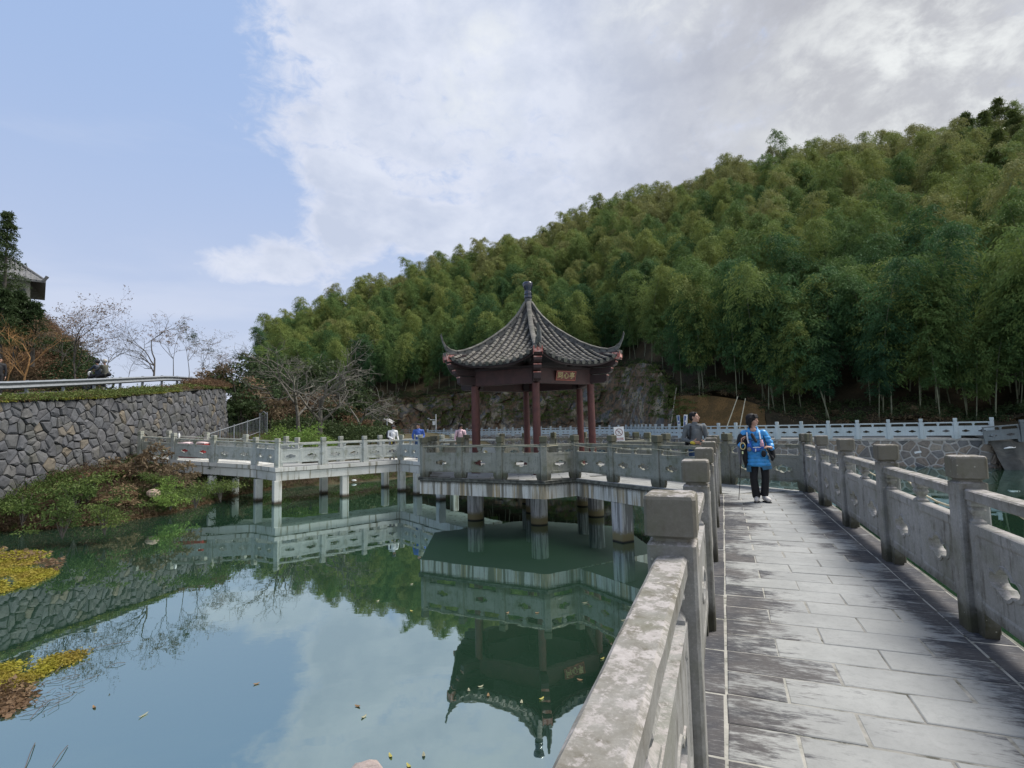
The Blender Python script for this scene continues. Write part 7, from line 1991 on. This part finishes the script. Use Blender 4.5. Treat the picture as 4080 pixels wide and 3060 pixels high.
for i in range(44):
    x, y = rs.uniform(60, 330), rs.uniform(2650, 2850)
    if y > 2950 - .55*x: continue
    p = on_z(x, y, WATER + .015); a = rs.uniform(0, PI); L = rs.uniform(.08, .35); tw.tube([(p.x, p.y, p.z), (p.x + L*.5*math.cos(a), p.y + L*.5*math.sin(a), p.z + .015), (p.x + L*math.cos(a + .3), p.y + L*math.sin(a + .3), p.z)], .0025, 4)
for (x0, y0, x1, y1) in ((330, 2595, 520, 2555), (430, 2655, 500, 2640), (100, 3060, 140, 2960), (210, 3055, 270, 2970), (120, 2865, 200, 2790)):
    a_, b_ = on_z(x0, y0, WATER + .01), on_z(x1, y1, WATER + .01); tw.tube([tuple(a_), tuple(a_.lerp(b_, .5) + Vector((0, 0, .02))), tuple(b_)], .004, 5)
o = tw.build('floating_twigs', M_BARK); o['kind'] = 'stuff'
LP = [(1022, 2722, 'brown curled leaf floating alone in the open blue reflection'), (572, 2847, 'thin pale straw floating left of the centre of the water'), (1640, 2326, 'pale slim leaf floating near the reflected fascia of the platform'), (1505, 2393, 'pale leaf floating left of the pavilion reflection'), (1640, 2433, 'yellowish leaf floating at the edge of the reflected trees'),
      (2022, 2440, 'pale leaf on the dark water left of the reflected balustrade post'), (2140, 2440, 'pale leaf on the dark water under the reflected beam'), (1868, 2748, 'cream leaf beside the reflected roof edge'), (1915, 2733, 'small cream leaf inside the reflected roof'), (1945, 2768, 'reddish brown leaf inside the reflected roof'),
      (2078, 2795, 'cream leaf floating near the reflected finial'), (2158, 2781, 'tiny bright yellow leaf right of the reflected roof centre'), (2400, 2622, 'yellow leaf floating close to the left balustrade'), (2310, 2707, 'pale leaf in the lower dark reflection near the balustrade'), (2482, 2470, 'white leaf scrap floating by the near balustrade'),
      (1424, 2811, 'brown leaf on the cloud reflection'), (1688, 3005, 'pale slim leaf near the bottom edge of the picture'), (1555, 3008, 'small dull yellow leaf left of the bottom centre'), (1628, 3048, 'bright yellow-green leaf beside the rock at the bottom edge'), (375, 2815, 'dark leaf floating right of the weed mat'), (1450, 2853, 'faint grey leaf floating in the blue reflection'), (2330, 2400, 'cream straw on the water below the square pier')]
LM = [plain('leaf_pale', (.26, .25, .16), .6), plain('leaf_brown', (.20, .12, .05), .6), plain('leaf_yellow', (.34, .30, .07), .6)]
for i, (x, y, lab) in enumerate(LP):
    p = on_z(x, y, WATER + .012); a = random.uniform(0, PI); s_ = .036 if i not in (1, 21) else .06; w_ = .35 if i not in (1, 21) else .10
    pts_ = [(s_*math.cos(t)*1.0, s_*w_*math.sin(t)*(1.15 - .3*math.cos(t)), .006*math.cos(2*t)) for t in np.linspace(0, 2*PI, 13)[:-1]]
    mb = MB(); mb.add(pts_ + [(x_, y_, z_ - .003) for x_, y_, z_ in pts_], [tuple(range(12)), tuple(range(23, 11, -1))] + [(k, 12 + k, 12 + (k+1) % 12, (k+1) % 12) for k in range(12)])
    o = mb.build('floating_leaf', LM[1] if ('brown' in lab or 'dark' in lab) else (LM[2] if 'yellow' in lab else LM[0])); o.location = p; o.rotation_euler = (0, 0, a); tag(o, lab, 'leaf')
p = on_z(2540, 2330, WATER)
# debris on the far shore under the bridge
for px, py, lab in ((1345, 1905, 'white plastic scrap on the muddy shore under the bridge, left one'), (1385, 1903, 'white plastic scrap on the muddy shore under the bridge, middle one'), (1410, 1912, 'white plastic scrap on the muddy shore under the bridge, right one')):
    p = on_z(px, py, -1.35); o = MB().ball((0, 0, 0), (.16, .08, .05), 8, 5).build('plastic_scrap', M_WHITE, smooth=True); o.location = (p.x, p.y, -1.38); tag(o, lab, 'litter')
